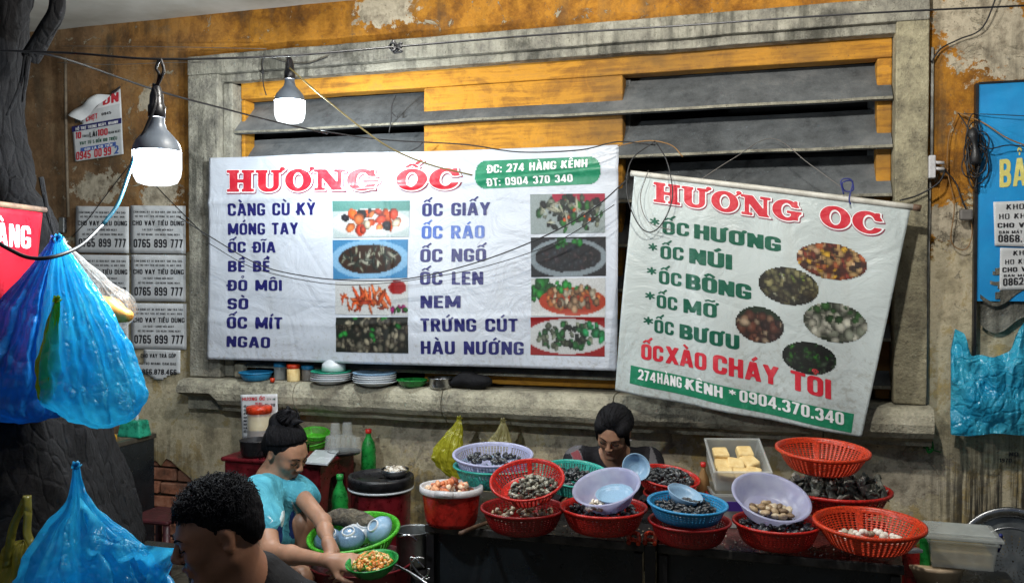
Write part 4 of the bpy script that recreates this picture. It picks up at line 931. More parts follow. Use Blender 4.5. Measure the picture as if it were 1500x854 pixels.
paper('torn_flyer', 'scrap of older notice with a phone number, below the loan flyers', [(196, 556), (264, 556), (264, 513), (196, 511)], [('CHO VAY TRẢ GÓP', (206, 524), (258, 524), 6, 'p_black'), ('HỖ TRỢ NHANH, ĐẢM BẢO', (204, 534), (258, 535), 4, 'p_black', -.02), ('0866.878.466', (203, 548), (259, 549), 8, 'p_black')], mask=lambda u, v: v > .1 + .12 * math.sin(u * 9) and not (u < .25 and v > .5), mat='paper')
t_, sf_ = paper('torn_poster', 'torn white poster with red and blue print, its upper corner peeling', [(110, 237), (181, 226), (176, 130), (104, 168)],
    [('10', (111, 204), (119, 203), 10, 'p_red'), ('TRIỆU', (120, 202), (130, 201), 4, 'p_black', -.02), ('LÃI', (131, 202), (142, 200), 8, 'p_black'), ('100', (143, 200), (158, 198), 10, 'p_red'), ('NGÀN/NGÀY', (159, 197), (177, 194), 4, 'p_black', -.02),
     ('VAY TỪ 5 ĐẾN 100 TRIỆU', (117, 213), (172, 205), 5, 'p_dgreen'), ('0945', (112, 235), (133, 232), 12, 'p_red'), ('00', (138, 231), (149, 229), 12, 'p_red'), ('99', (152, 229), (163, 227), 12, 'p_red'), ('2', (168, 226), (174, 225), 12, 'p_lblue'), ('ỨNG', (110, 181), (122, 178), 7, 'p_black'), ('CHỢT', (126, 179), (143, 174), 8, 'p_red'), ('0945', (149, 170), (163, 167), 4, 'p_black')],
    'poster', mask=lambda u, v: v < .86 + .14 * u and not (v > .72 and u < .2 - (v - .72)) , nu=24)
sheet('printed_panel', [(106, 194), (178, 181), (178, 173), (105, 186)], sf_, M['p_blue'], t_, 10, 2, .001, YW); text('HỖ TRỢ TRONG NGÀY, NHANH', (111, 192), (173, 181), 4.5, 4.5, sf_, M['p_white'], t_, lift=.0022, Y=YW)
sheet('printed_panel', [(118, 223), (170, 214), (170, 208), (118, 217)], sf_, M['p_lblue'], t_, 10, 2, .001, YW); text('GỌI LÀ CÓ TIỀN', (124, 221), (165, 214), 3.5, 3.5, sf_, M['p_white'], t_, lift=.0022, Y=YW)
sheet('printed_panel', [(140, 160), (176, 152), (176, 134), (152, 146)], sf_, M['p_white'], t_, 6, 3, .001, YW); text('ĐN', (151, 155), (174, 149), 13, 14, sf_, M['p_red'], t_, lift=.0022, Y=YW)
m = MB()  # the peeling strip folded over itself
P0 = [W(104, 168, YW), W(122, 178, YW - .01), W(163, 140, YW - .01), W(140, 141, YW)]
def fl(u, v):
    a = P0[0] * (1 - u) + P0[3] * u; b = P0[1] * (1 - u) + P0[2] * u; p = a * (1 - v) + b * v; return p + np.array([0, -.035 * math.sin(PI * v) - .012 - .008 * math.sin(u * 9 + v * 3), 0])
m.add(*grid(fl, 20, 8)); part('peeling_flap', m, M['paper'], t_, smooth=True)
m = MB(); m.add(*tube([W(165, 136, YW - .02), W(172, 131, YW - .03), W(176, 127, YW - .03)], lambda t: .012 * (1 - t * .6), 8, 4, .5)); part('curled_edge', m, M['p_black'], t_, smooth=True)

sg = thing('shop_sign', 'flat blue metal sign with pale yellow letters on the wall edge', 'sign', W(1470, 440, -.05))
a0, a1 = W(1432, 300, -.05)[0], W(1432, 300, -.05)[0] + .62; z0, z1 = W(1440, 441, -.05)[2], W(1440, 124, -.05)[2]
m = MB(); m.add(*box(a0, a1, -.05, -.022, z0, z1)); part('panel', m, M['sign_blue'], sg)
m = MB(); m.add(*box(a0 - .012, a0 - .001, -.056, -.02, z0 - .4, z1 + .005)); m.add(*box(a0 - .001, a1, -.056, -.02, z1 + .001, z1 + .009)); part('frame', m, M['blackm'], sg)
text('BẢ', (1464, 275), (1503, 272), 41, 41, None, M['p_yel'], sg, lift=.0525 - .05 + .0, Y=-.05, res=30)
text('N', (1508, 272), (1528, 270), 41, 41, None, M['p_yel'], sg, lift=.0025, Y=-.05)
YS = -.058
paper('notice', 'white notice glued on the blue sign, upper of the two', [(1457, 360), (1512, 362), (1512, 294), (1455, 296)], [('KHOAN', (1474, 308), (1520, 306), 9, 'p_black', -.03), ('HỘ KHẨU', (1463, 322), (1520, 320), 9, 'p_black', -.03), ('CHO VAY', (1461, 334), (1519, 333), 7, 'p_black'), ('BÁN MẤT TRỘM', (1463, 343), (1522, 342), 5, 'p_black', -.02), ('0868.', (1462, 355), (1497, 355), 11, 'p_black')], 'notice', Y=YS)
paper('notice', 'white notice glued on the blue sign, lower one with clipped digits', [(1464, 425), (1512, 424), (1512, 364), (1465, 363)], [('KH', (1484, 375), (1500, 374), 8, 'p_black', -.03), ('HỘ KHẨ', (1472, 388), (1514, 386), 8, 'p_black', -.03), ('CHO VAY', (1468, 399), (1520, 397), 7, 'p_black'), ('BÁN MẤT', (1470, 406), (1508, 405), 4, 'p_black', -.02), ('0862', (1469, 419), (1499, 417), 11, 'p_black')], 'notice', Y=YS + .001)
# residue of older paper and board below the sign
m = MB(); v, f = grid(lambda a, b: W(1436 + 72 * a, 476 - 100 * b + 12 * math.sin(a * 5), -.052 if b > .36 else -.03), 20, 20); v = np.array(v); v[:, 1] += vnoise(v, 14, 3) * .004
f = [q for q in f if not ((q[0] // 21) > 8 and (q[0] % 21) < 3 + 5 * abs(math.sin((q[0] // 21) * .9)))]
m.add(v, f); o = part('paper_remains', m, m_concrete('paper_remains', (.8, .82, .84), .06), None, smooth=False, label='grey torn paper remains around the notices on the blue sign', cat='paper remains'); mod_solid(o, .003, 1)
text('NO', (1478, 668), (1492, 668), 6, 6, sw, M['p_black'], wall, lift=.0, Y=YW); text('1970', (1464, 677), (1482, 677), 6, 6, sw, M['p_black'], wall, lift=0, Y=YW)
# red hanging sign at the picture's edge
rs = thing('hanging_sign', 'red cloth sign with white capital letters hanging from a cord by the tree', 'sign', Dp(0, 500, 2.35))
def rsf(u, v):
    p = (Dp(-120, 286, 2.25) * (1 - u) + Dp(61, 308, 2.72) * u) * v + (Dp(-120, 560, 2.25) * (1 - u) + Dp(44, 530, 2.72) * u) * (1 - v); return p + np.array([.3, -.95, 0]) * .012 * math.sin(u * 14 + v * 2)
m = MB(); m.add(*grid(rsf, 40, 20)); mod_solid(part('cloth', m, M['red_sign'], rs, smooth=True), .002, 1)
m = MB(); m.add(*tube([Dp(-122, 284, 2.25), Dp(66, 308, 2.73)], .009, 8, 1)); part('rod', m, M['wood'], rs, smooth=True)
def sign_text(tx, x0, x1, yb_, h):
    L, gs = layout(tx, 'cond', 30, 0); mb = MB()
    for x, v, f in gs:
        pts = []
        for a, b in v:
            px = x0 + (x1 - x0) * (a + x) / L; py = yb_ + (px + 10) * .12 - b * h
            u = (px + 120) / 181; u = u + 0.0; vv = min(1, max(0, 1 - (py - (286 + 22 * u)) / (274 - 52 * u)))
            # solve the sheet's depth at this photo column, then lift towards the viewer
            lo, hi = 0, 1
            for _ in range(18):
                m_ = (lo + hi) / 2; q = rsf(m_, vv); xx = 750 + FPX * float(np.dot(q - CAM, _R)) / float(np.dot(q - CAM, _F))
                if xx < px: lo = m_
                else: hi = m_
            q = rsf((lo + hi) / 2, vv); pts.append(q + nrm_((CAM - q)) * .004)
        mb.add(np.array(pts), f)
    part('lettering', mb, M['p_white'], rs)
def nrm_(v): return v / np.linalg.norm(v)
sign_text('H', -28, -8, 358, 32); sign_text('ÀNG', -5, 45, 358, 33)
# ================================================================ tree
tr = thing('tree', 'dark gnarled street tree with a broad flaring base beside the bags', 'tree', Dp(20, 900, 3.0))
f_ = Field(Dp(-190, 960, 3.1) + [-.55, -.75, -.05], [Dp(230, 0, 2.9)[0] + .15, Dp(0, 400, 3.0)[1] + .95, 2.95], .022)
c0 = lambda px, py, d=2.95: Dp(px, py, d)
pts = [(-32, -60, .115), (-30, 60, .105), (-28, 150, .10), (-22, 250, .11), (-10, 330, .13), (2, 430, .165), (10, 520, .22), (4, 600, .28), (0, 700, .36), (-4, 800, .42), (-6, 920, .46)]
for (a, b) in zip(pts[:-1], pts[1:]): f_.cap(c0(a[0], a[1]), c0(b[0], b[1]), a[2], b[2], k=.06)
f_.cap(c0(-4, 180), c0(40, 340, 2.9), .04, .06, k=.05); f_.cap(c0(40, 340, 2.9), c0(60, 560, 2.9), .065, .12, k=.08)
f_.cap(c0(-8, 150), c0(28, -60, 2.95), .05, .045, k=.05); f_.cap(c0(80, 640, 2.9), c0(128, 850, 2.85), .10, .13, k=.12); f_.cap(c0(55, 560, 2.9), c0(84, 640, 2.88), .09, .11, k=.1)
f_.cap(c0(-60, 560, 2.9), c0(-40, 860, 2.7), .16, .22, k=.12); f_.cap(c0(30, 640, 2.7), c0(20, 880, 2.55), .12, .2, k=.15)
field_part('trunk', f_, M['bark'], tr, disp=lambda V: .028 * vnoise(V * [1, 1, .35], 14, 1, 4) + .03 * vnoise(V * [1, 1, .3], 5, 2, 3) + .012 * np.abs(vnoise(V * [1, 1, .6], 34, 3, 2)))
m = MB(); m.add(*tube([c0(78, -50, 2.8), c0(84, 10, 2.8), c0(68, 45, 2.82), c0(45, 85, 2.86)], lambda t: .022 + .008 * t, 10)); part('limb', m, M['bark'], tr, smooth=True)
for q in ([(38, 82), (35, 100), (28, 130), (10, 170)], [(42, 84), (38, 120), (33, 150)], [(60, 260), (72, 320), (82, 352)]):
    m = MB(); m.add(*tube([c0(a, b, 2.78) for a, b in q], lambda t: .008 - .004 * t, 8)); part('root_strand', m, M['bark'], tr, smooth=True)

# ================================================================ plastic bags
def bag_mesh(st, depth, rdepth=.55, pleat=.22, seed=0, n=150, rows=70, floor_=.015):
    S = np.array([(a, b, c) for a, b, c in st], float)
    P = smooth_pts(S, 12); P = np.array(P); m = len(P); t = np.linspace(0, 1, m); rr = np.random.RandomState(seed); ph = rr.uniform(0, 6.28, 8)
    v = []; A = np.linspace(0, 2 * PI, n, endpoint=False)
    for i in range(m):
        c = Dp(P[i][0], P[i][1], depth); rx = max(P[i][2], .8) * depth / FPX
        am = pleat * (1 - t[i]) ** .7 + .03
        k = 1 + am * (.45 * np.sin(11 * A + ph[0] + 1.5 * t[i]) + .3 * np.sin(19 * A + ph[1] - 2 * t[i]) + .25 * np.sin(29 * A + ph[2]))
        q = c[None] + _R[None] * (np.cos(A) * rx * k)[:, None] + np.array([-_R[1], _R[0], 0])[None] * (np.sin(A) * rx * rdepth * k)[:, None]
        v.append(q)
    v = np.concatenate(v); v = v + np.stack([vnoise(v, 16, s_ + seed, 3) for s_ in range(3)], 1) * (floor_ * np.repeat(np.clip(t * 2, .1, 1), n))[:, None]
    tk = np.repeat(np.clip(t * 1.6, .1, 1), n); cen = np.repeat(np.array([Dp(P[i][0], P[i][1], depth) for i in range(m)]), n, 0); rad = v - cen; rad /= np.linalg.norm(rad, axis=1)[:, None] + 1e-9
    v = v + rad * (tk * (-.016 * np.abs(vnoise(v * [1, 1, .6], 15, seed + 4, 3)) - .006 * np.abs(vnoise(v * [1, 1, .7], 40, seed + 6, 2)) + .003) * floor_ / .015)[:, None]
    f = [(j * n + i, j * n + (i + 1) % n, (j + 1) * n + (i + 1) % n, (j + 1) * n + i) for j in range(m - 1) for i in range(n)]
    f = [tuple(reversed(q)) for q in f]
    return v, f
def handle(pxs, depth, w, mat, parent, name='handle'):
    m = MB(); m.add(*tube([Dp(a, b, depth + (c if len(r_) > 2 else 0)) for r_ in pxs for a, b, c in [tuple(r_) + (0,) * (3 - len(r_))]], w, 8, 6, .35)); return part(name, m, mat, parent, smooth=True)
def knot(px, py, d, r, mat, parent):
    m = MB(); 
    for k in range(5):
        a = k * 1.3; m.add(*tube([Dp(px, py, d), Dp(px + 4 * math.cos(a) * r, py - 3 - 6 * r * abs(math.sin(a)), d - .01), Dp(px + 7 * r * math.cos(a), py - 9 * r * abs(math.sin(a + .6)), d)], lambda t: .006 * r * (1 - .5 * t), 6, 4, .5))
    return part('knot', m, mat, parent, smooth=True)
def bag(label, st, depth, mat, group=None, **k):
    kk = {q: k.pop(q) for q in list(k) if q in ('rdepth', 'pleat', 'seed', 'floor_')}
    t_ = thing('plastic_bag', label, 'plastic bag', Dp(st[-1][0], st[-1][1], depth), group=group)
    m = MB(); m.add(*bag_mesh(st, depth, **kk)); part('film', m, mat, t_, smooth=True); knot(st[0][0], st[0][1] + 3, depth, k.get('kn', 1.0), mat, t_); return t_
bag('deep blue plastic bag hanging at the trunk, behind the brighter blue one', [(80, 352, 4), (66, 395, 22), (50, 445, 44), (38, 500, 62), (28, 550, 74), (22, 588, 76), (30, 610, 58), (38, 620, 14)], 2.56, M['film_dblue'], 'bags hanging from the tree', seed=2)
bag('bright blue full plastic bag bulging in front of the flyers', [(86, 350, 4), (97, 395, 21), (112, 445, 41), (122, 500, 58), (132, 550, 70), (139, 585, 74), (146, 612, 50), (152, 629, 12)], 2.42, M['film_blue'], 'bags hanging from the tree', seed=5)
bag('yellow-green plastic bag pressed between the two big blue bags', [(84, 440, 3), (78, 480, 9), (74, 520, 15), (70, 552, 16), (68, 575, 13), (66, 590, 4)], 2.385, M['film_lime'], seed=7, pleat=.35)
bag('clear plastic bag holding a bread loaf, beside the bright blue bag', [(92, 356, 3), (114, 385, 13), (138, 415, 27), (152, 440, 38), (158, 460, 38), (161, 476, 28), (163, 483, 10)], 2.58, M['film_clear'], seed=9, pleat=.3)
f_ = Field(Dp(110, 500, 2.75) - .15, Dp(200, 420, 2.5) + .15, .006); f_.cap(Dp(132, 440, 2.60), Dp(160, 456, 2.57), .024, .036, k=.01); f_.cap(Dp(160, 456, 2.57), Dp(186, 463, 2.55), .036, .018, k=.02)
o = field_part('bread_loaf', f_, M['bread'], None, disp=lambda V: .003 * vnoise(V, 30, 1)); o['label'] = 'golden baguette inside the clear hanging bag'; o['category'] = 'bread'
t_ = bag('blue carrier bag bulging around a round tub in front of the tree base', [(112, 683, 4), (113, 705, 7), (115, 730, 15), (119, 760, 36), (125, 790, 62), (131, 820, 84), (135, 855, 100), (136, 900, 104), (136, 950, 80), (136, 960, 10)], 2.05, M['film_blue'], seed=12, pleat=.3)
def ear(u, v):
    top = [(117, 728), (150, 765), (192, 792), (228, 800), (263, 803)]; bot = [(120, 900), (160, 900), (200, 900), (230, 880), (243, 850)]
    T_ = np.array(smooth_pts(top, 8)); B_ = np.array(smooth_pts(bot, 8)); i = min(int(u * (len(T_) - 1)), len(T_) - 2); fr = u * (len(T_) - 1) - i
    a = T_[i] * (1 - fr) + T_[i + 1] * fr; b = B_[i] * (1 - fr) + B_[i + 1] * fr; p = a * (1 - v) + b * v
    return Dp(p[0], p[1], 2.0 + .05 * u + .016 * math.sin(v * 11 + u * 6) + .012 * math.sin(u * 23 + v * 5))
m = MB(); v, f = grid(ear, 60, 36); v = np.array(v)
f = [q for q in f if not (((q[0] % 61) / 60 - .62) ** 2 / .0035 + ((q[0] // 61) / 36 - .10) ** 2 / .0022 < 1)]
m.add(v, f); part('side_flap', m, M['film_blue'], t_, smooth=True)
m = MB(); m.add(*lathe([(.0, 0), (.145, .005), (.155, .06), (.168, .10), (.172, .11), (.160, .112), (.15, .05), (.14, .02), (0, .018)], 40, Dp(138, 935, 2.05), Euler((.1, .15, 0)).to_matrix()))
part('round_tub', m, M['bluep'], None, smooth=True, label='round blue tub showing dark through the lower blue bag', cat='tub')
t_ = bag('olive yellow carrier bag with tied handles at the foot of the tree', [(34, 792, 8), (32, 800, 22), (29, 820, 32), (28, 850, 36), (28, 890, 38), (28, 930, 30), (28, 945, 6)], 2.2, M['film_olive'], seed=15, kn=.3)
handle([(40, 726), (30, 748), (20, 770), (14, 800), (10, 830)], 2.17, .014, M['film_olive'], t_); handle([(40, 726), (41, 752), (40, 780), (48, 800), (56, 825)], 2.17, .013, M['film_olive'], t_)
YY = -.12
bag('bright yellow plastic bag hanging on the wall under the sill', [(673, 613, 2), (669, 628, 8), (661, 645, 16), (657, 664, 21), (659, 682, 18), (666, 698, 10), (672, 702, 4)], 4.22, M['film_yel'], seed=21, kn=.7, floor_=.02)
bag('pale yellow plastic bag hanging behind the lilac colander', [(737, 616, 2), (735, 632, 8), (730, 650, 16), (728, 676, 19), (729, 700, 14), (729, 706, 4)], 4.18, M['film_cream'], seed=22, kn=.7, pleat=.4)
# big flat carrier bag on the wall
t_ = thing('plastic_bag', 'empty blue carrier bag hung by its handles on the wall by the steel tray', 'plastic bag', W(1450, 638, -.1))
def yt(u): 
    l = 1 / (1 + math.exp((u - .15) * 60)); r = 1 / (1 + math.exp(-(u - .72) * 30)); return 522 - 40 * l - 62 * r * (.6 + .4 * min(1, (u - .6) / .3)) + 3 * math.sin(u * 17)
for kq, (off_, sg_) in enumerate(((-.15, -1), (-.08, 1))):
    def bf(u, v):
        x = 1394 + 128 * u; 
        if v > .8: x += (v - .8) * 30 * (1 - u)
        y = 637 + 2 * math.sin(u * 9) + (yt(u) - 637) * v
        b_ = math.sin(PI * min(max(u, 0), 1)) ** .5 * math.sin(PI * min(1, v * .9 + .05)) ** .6
        return W(x, y, off_ + (-.035 if sg_ < 0 else .01) * b_ - .012 * math.sin(u * 21 + v * 5) * v - .010 * math.sin(v * 13 + u * 7))
    v, f = grid(bf, 110, 80); v = np.array(v); v[:, 1] += vnoise(v, 9, 4 + kq) * .012 + np.abs(vnoise(v * [1.5, 1, .7], 8, 8 + kq, 4)) * .05
    m = MB(); m.add(v, f); part('film', m, M['film_wall'], t_, smooth=True)

# ================================================================ lamps
def lamp(label, pt, cordpts, s=1.0, power=None, col=(.90, .97, 1.0)):
    """hanging LED bulb; pt is the centre of the diffuser's top rim"""
    t_ = thing('hanging_bulb', label, 'light bulb', pt, group='lit bulbs hung over the stall')
    r = .069 * s
    m = MB(); m.add(*lathe([(r * .0, -.098 * s), (r * .55, -.097 * s), (r * .82, -.090 * s), (r * .95, -.072 * s), (r, -.05 * s), (r, 0)], 40, pt)); part('diffuser', m, M['bulb'], t_, smooth=True)
    pl = bpy.data.lights.new('led', 'POINT'); pl.energy = power or BULB; pl.color = col; pl.shadow_soft_size = .035 * s; po = bpy.data.objects.new('led', pl); C.objects.link(po); po.parent = t_; po.location = (0, 0, -.05 * s)
    m = MB(); m.add(*lathe([(r * 1.0, .001), (r * .98, .012 * s), (r * .86, .032 * s), (r * .62, .052 * s), (r * .40, .068 * s), (r * .33, .085 * s), (r * .32, .10 * s)], 40, pt)); part('housing', m, M['lampbody'], t_, smooth=True)
    m = MB(); m.add(*lathe([(r * .30, .10 * s), (r * .36, .103 * s), (r * .36, .135 * s), (r * .30, .14 * s), (r * .28, .165 * s), (r * .18, .19 * s), (r * .08, .20 * s)], 24, pt, capt=True)); part('socket', m, M['blackp'], t_, smooth=True)
    m = MB()
    for q in cordpts: m.add(*tube(q, .0045, 8))
    part('cord', m, M['cable'], t_, smooth=True); return t_
L1 = Dp(230, 223, 2.62); L2 = Dp(424.5, 149, 3.95)
lamp('large lit white bulb hanging in front of the torn poster', L1, [[L1 + [0, 0, .19], Dp(233, 110, 2.6), Dp(229, 100, 2.6), Dp(234, 86, 2.6)], [L1 + [0, 0, .19], Dp(237, 112, 2.6), Dp(240, 102, 2.6), Dp(235, 86, 2.6)], [L1 + [-.01, 0, .2], Dp(228, 150, 2.58), Dp(215, 185, 2.58), Dp(203, 210, 2.58), Dp(196, 232, 2.58)]])
lamp('smaller lit white bulb hanging in front of the window louvres', L2, [[L2 + [0, 0, .19], Dp(423, 100, 3.9), Dp(421, 85, 3.8)]], .98)
L3 = np.array([.05, -1.55, 2.72]); lamp('lit white bulb hanging high over the red baskets', L3, [[L3 + [0, 0, .19], L3 + [0, 0, .5], [.05, -1.55, 3.4]]], power=BULB2, col=(1, .96, .88))
L4 = np.array([-1.0, -1.8, 2.76]); lamp('lit white bulb hanging high over the crouching woman', L4, [[L4 + [0, 0, .19], L4 + [0, 0, .5], [-1.0, -1.8, 3.4]]], power=BULB2, col=(1, .96, .88))

# ================================================================ cables
def cable(label, pts, r=.0035, mat='cable', cat='cable', name='cable'):
    m = MB(); m.add(*tube(pts, r, 6, 6)); return part(name, m, M[mat], None, smooth=True, label=label, cat=cat)
cable('long black cable crossing the whole scene at the top', [Dp(-60, 73, 2.6), Dp(100, 78, 2.6), Dp(235, 87, 2.62), Dp(420, 82, 2.75), Dp(580, 69, 2.85), Dp(800, 51, 2.95), Dp(1000, 38, 3.0), Dp(1250, 21, 3.05), Dp(1560, 6, 3.1)])
cable('black cable running from the tree behind the large bulb to the small one', [Dp(40, 76, 2.7), Dp(100, 88, 2.75), Dp(230, 133, 3.0), Dp(330, 160, 3.3), Dp(400, 178, 3.6), Dp(480, 196, 3.9)])
cable('black cable drooping from the small bulb along the top of the wide banner', [Dp(470, 192, 3.9), Dp(560, 205, 3.95), Dp(680, 212, 3.95), Dp(760, 223, 3.95), Dp(850, 220, 3.9), Dp(905, 208, 3.9), Dp(960, 213, 3.9)], .003)
cable('thin grey wire near the slab at the upper wall corner', [W(92, 68, -.05), W(240, 69, -.05), W(390, 72, -.06)], .0018, 'cable_grey')
cable('thin dark wire below it ending above the window frame', [W(84, 92, -.05), W(160, 95, -.05), W(250, 92, -.05), W(300, 92, -.08)], .0018, 'cable_grey')
cable('black cable sagging in front of the wide banner, upper of the pair', [W(262, 318, -.4), W(305, 345, -.35), W(380, 388, -.3), W(450, 405, -.28), W(520, 411, -.28), W(600, 408, -.28), W(700, 384, -.28), W(800, 345, -.28), W(870, 305, -.28), W(920, 262, -.28)], .003)
cable('black cable sagging in front of the wide banner, lower of the pair', [W(305, 356, -.33), W(370, 392, -.3), W(460, 413, -.28), W(530, 417, -.28), W(620, 408, -.28), W(720, 388, -.28), W(820, 352, -.28), W(900, 300, -.28)], .002)
cable('black cable rising from the flyers to the bark in two slack spans', [W(190, 242, -.1), W(160, 280, -.1), W(130, 320, -.1), W(108, 345, -.1)], .0025); cable('thin wire beside the slack cable over the upper flyers', [W(222, 265, -.1), W(245, 290, -.12), W(300, 345, -.15)], .0025)
cable('cyan cable curving down from the large bulb', [Dp(197, 228, 2.58), Dp(186, 262, 2.55), Dp(172, 300, 2.5), Dp(150, 330, 2.45)], .0055, 'cable_cyan')
cable('black cable looping from the cyan one across the red sign', [Dp(150, 330, 2.45), Dp(118, 360, 2.32), Dp(80, 376, 2.22), Dp(45, 378, 2.2), Dp(15, 366, 2.2), Dp(-20, 345, 2.2)], .005)
cable('yellow cord stretched from the small bulb down across the banner', [Dp(424, 100, 3.85), Dp(480, 148, 3.85), Dp(560, 210, 3.85), Dp(625, 240, 3.9), Dp(692, 257, 3.95)], .004, 'cord_yel', 'cord', 'cord')
cable('thin cord looped over a nail above the crooked banner', [W(1028, 262, -.2), W(1075, 232, -.12), W(1131, 203, -.02), W(1185, 240, -.12), W(1240, 280, -.2)], .002, 'cable_grey', 'cord', 'cord')
cable('orange cable drooping between the two banners', [W(905, 214, -.16), W(935, 208, -.16), W(960, 207, -.15), W(985, 214, -.15), W(1000, 230, -.15)], .003, 'cable_ora')
cable('dark cable looping down at the corner of the crooked banner', [W(960, 207, -.24), W(925, 235, -.24), W(918, 280, -.25), W(930, 320, -.26), W(948, 340, -.26), W(968, 330, -.26), W(985, 290, -.25), W(978, 240, -.24), W(962, 210, -.2)], .0028)
cable('grey cable tracing a loop over the crooked banner title', [W(950, 250, -.245), W(938, 290, -.25), W(950, 325, -.26), W(985, 338, -.26)], .002, 'cable_grey')
cable('blue cord wound at the pole over the crooked banner', [W(1236, 285, -.235), W(1232, 265, -.24), W(1246, 263, -.24), W(1250, 278, -.235), W(1238, 280, -.23), W(1234, 268, -.24), W(1249, 266, -.235), W(1244, 290, -.235), W(1246, 300, -.235)], .003, 'cord_blue', 'cord', 'cord')
cable('black cable from the window corner to the wall socket', [W(1318, 294, -.1), W(1345, 286, -.09), W(1375, 268, -.09), W(1385, 248, -.07)], .004)
cable('black cable drooping below the socket to a grey plug', [W(1385, 250, -.05), W(1400, 268, -.05), W(1408, 290, -.05), W(1416, 310, -.05)], .003)
cable('thin orange cable loop hanging low on the ochre wall', [W(1402, 166, -.04), W(1390, 200, -.04), W(1388, 250, -.04), W(1398, 300, -.04), W(1393, 350, -.04), W(1405, 365, -.04), W(1418, 362, -.04), W(1424, 340, -.04), W(1420, 312, -.04)], .0022, 'cable_ora')
cable('orange wire running from a nail to the blue sign edge', [W(1403, 165, -.04), W(1440, 180, -.07), W(1480, 205, -.1), W(1540, 225, -.1)], .003, 'cable_ora')
cable('black wire running taut over the blue sign', [W(1403, 165, -.03), W(1440, 215, -.1), W(1480, 213, -.1), W(1540, 220, -.1)], .0025)
cable('thin upper wire over the blue sign', [W(1403, 167, -.03), W(1450, 168, -.08), W(1540, 172, -.1)], .0018)
cable('black cable hanging at the ragged plaster by the upper window corner', [W(1465, -20, -.06), W(1440, 40, -.05), W(1405, 58, -.04), W(1378, 72, -.04), W(1364, 92, -.04)], .0035)
t_ = thing('cable_bundle', 'tangled coil of black cable hanging over the blue sign edge', 'cable bundle', W(1430, 215, -.09)); random.seed(8)
for k in range(11):
    cx, cy, rx, ry, a0 = 1427 + random.uniform(-6, 9), 214 + random.uniform(-10, 30), random.uniform(6, 17), random.uniform(14, 42), random.uniform(0, 6)
    m = MB(); m.add(*tube([W(cx + rx * math.cos(a0 + q * .7) + 2 * math.sin(q), cy + ry * math.sin(a0 + q * .7) , -.085 - .012 * math.sin(q * 1.7 + k)) for q in range(10)], .0026, 6, 4)); part('loop', m, M['cable'], t_, smooth=True)
m = MB(); m.add(*tube([W(1424, 190, -.1), W(1428, 212, -.11), W(1430, 240, -.1)], lambda t: .016 + .006 * math.sin(t * 9), 8)); part('binding', m, M['cable'], t_, smooth=True)
m = MB(); m.add(*boxc(W(1415, 315, -.055), (.05, .03, .045))); mod_bevel(part('plug', m, M['cable_grey'], None, label='grey plug hanging on its cable below the socket', cat='plug'), .008)
t_ = thing('wall_socket', 'white socket box at the window jamb with two plugs', 'wall socket', W(1366, 262, -.05)); m = MB(); m.add(*box(*[W(1359, 240, -.05)[0], W(1369, 240, -.05)[0]], -.085, -.02, W(1365, 262, -.05)[2], W(1365, 229, -.05)[2])); mod_bevel(part('box', m, M['whitep'], t_), .004)
for y_ in (238, 247):
    m = MB(); m.add(*tube([W(1367, y_, -.075), W(1383, y_ + 1, -.075)], .007, 10, 1)); part('plug', m, M['whitep'], t_, smooth=True)
m = MB(); m.add(*tube([W(1366, 70, -.02), W(1365, 235, -.02)], .006, 8, 1)); m.add(*tube([W(1362, 262, -.02), W(1358, 450, -.02), W(1357, 640, -.02)], .006, 8, 1)); part('conduit', m, simple('conduit_paint', (.45, .45, .42), (.2, .2, .18), 20, .6), None, smooth=True, label='pale conduit running down the wall beside the window jamb', cat='conduit', kind=None)
m = MB(); m.add(*tube([W(96, 88, -.03), W(97, 200, -.03), W(100, 318, -.03)], .008, 8, 2)); part('conduit', m, simple('old_pipe', (.20, .16, .11), (.1, .08, .06), 20, .7), None, smooth=True, label='thin brown pipe running down between the tree and the torn poster', cat='conduit')
m = MB(); m.add(*boxc(W(92, 330, -.06), (.035, .03, .09))); mod_bevel(part('junction_box', m, M['steel'], None, label='small metal box on the pipe above the blue bags', cat='junction box'), .006)
m = MB()
for k in range(7):
    a = k * 2.1; m.add(*tube([Dp(580, 69, 2.85), Dp(580 + 9 * math.cos(a), 68 + 8 * math.sin(a * 1.3), 2.84), Dp(577 + 8 * math.sin(a), 72 + 6 * math.cos(a), 2.86)], .004, 6, 4))
part('cable_knot', m, M['cable'], None, smooth=True, label='knot of tape on the long black cable above the window', cat='knot', kind='thing')
t_ = thing('wire_ends', 'dangling wire ends on the window lintel', 'wires', W(388, 100, -.09))
for q in ([(388, 82), (384, 95), (386, 108), (380, 104)], [(395, 84), (420, 92), (450, 94), (480, 84)], [(384, 100), (386, 125), (390, 140)]):
    m = MB(); m.add(*tube([W(a, b, -.085) for a, b in q], .0028, 6)); part('wire', m, M['cable'], t_, smooth=True)
t_ = thing('wire_scrap', 'black wire scrap dangling from the louvre above the wide banner', 'wires', W(575, 190, -.03)); 
for q in ([(580, 140), (574, 155), (573, 175), (570, 195)], [(574, 165), (580, 172), (583, 170)], [(620, 208), (612, 216), (600, 222)]):
    m = MB(); m.add(*tube([W(a, b, -.02) for a, b in q], .003, 6)); part('wire', m, M['cable'], t_, smooth=True)
m = MB(); m.add(*tube([W(1357, 652, -.06), W(1364, 646, -.07), W(1366, 658, -.07), W(1360, 662, -.06), W(1358, 652, -.06)], .006, 8)); m.add(*tube([W(1352, 655, -.05), W(1378, 662, -.05)], .003, 6, 1)); part('green_tie', m, M['dgreen'], None, smooth=True, label='green cord tied to a nail at the foot of the conduit', cat='tie', kind='thing')
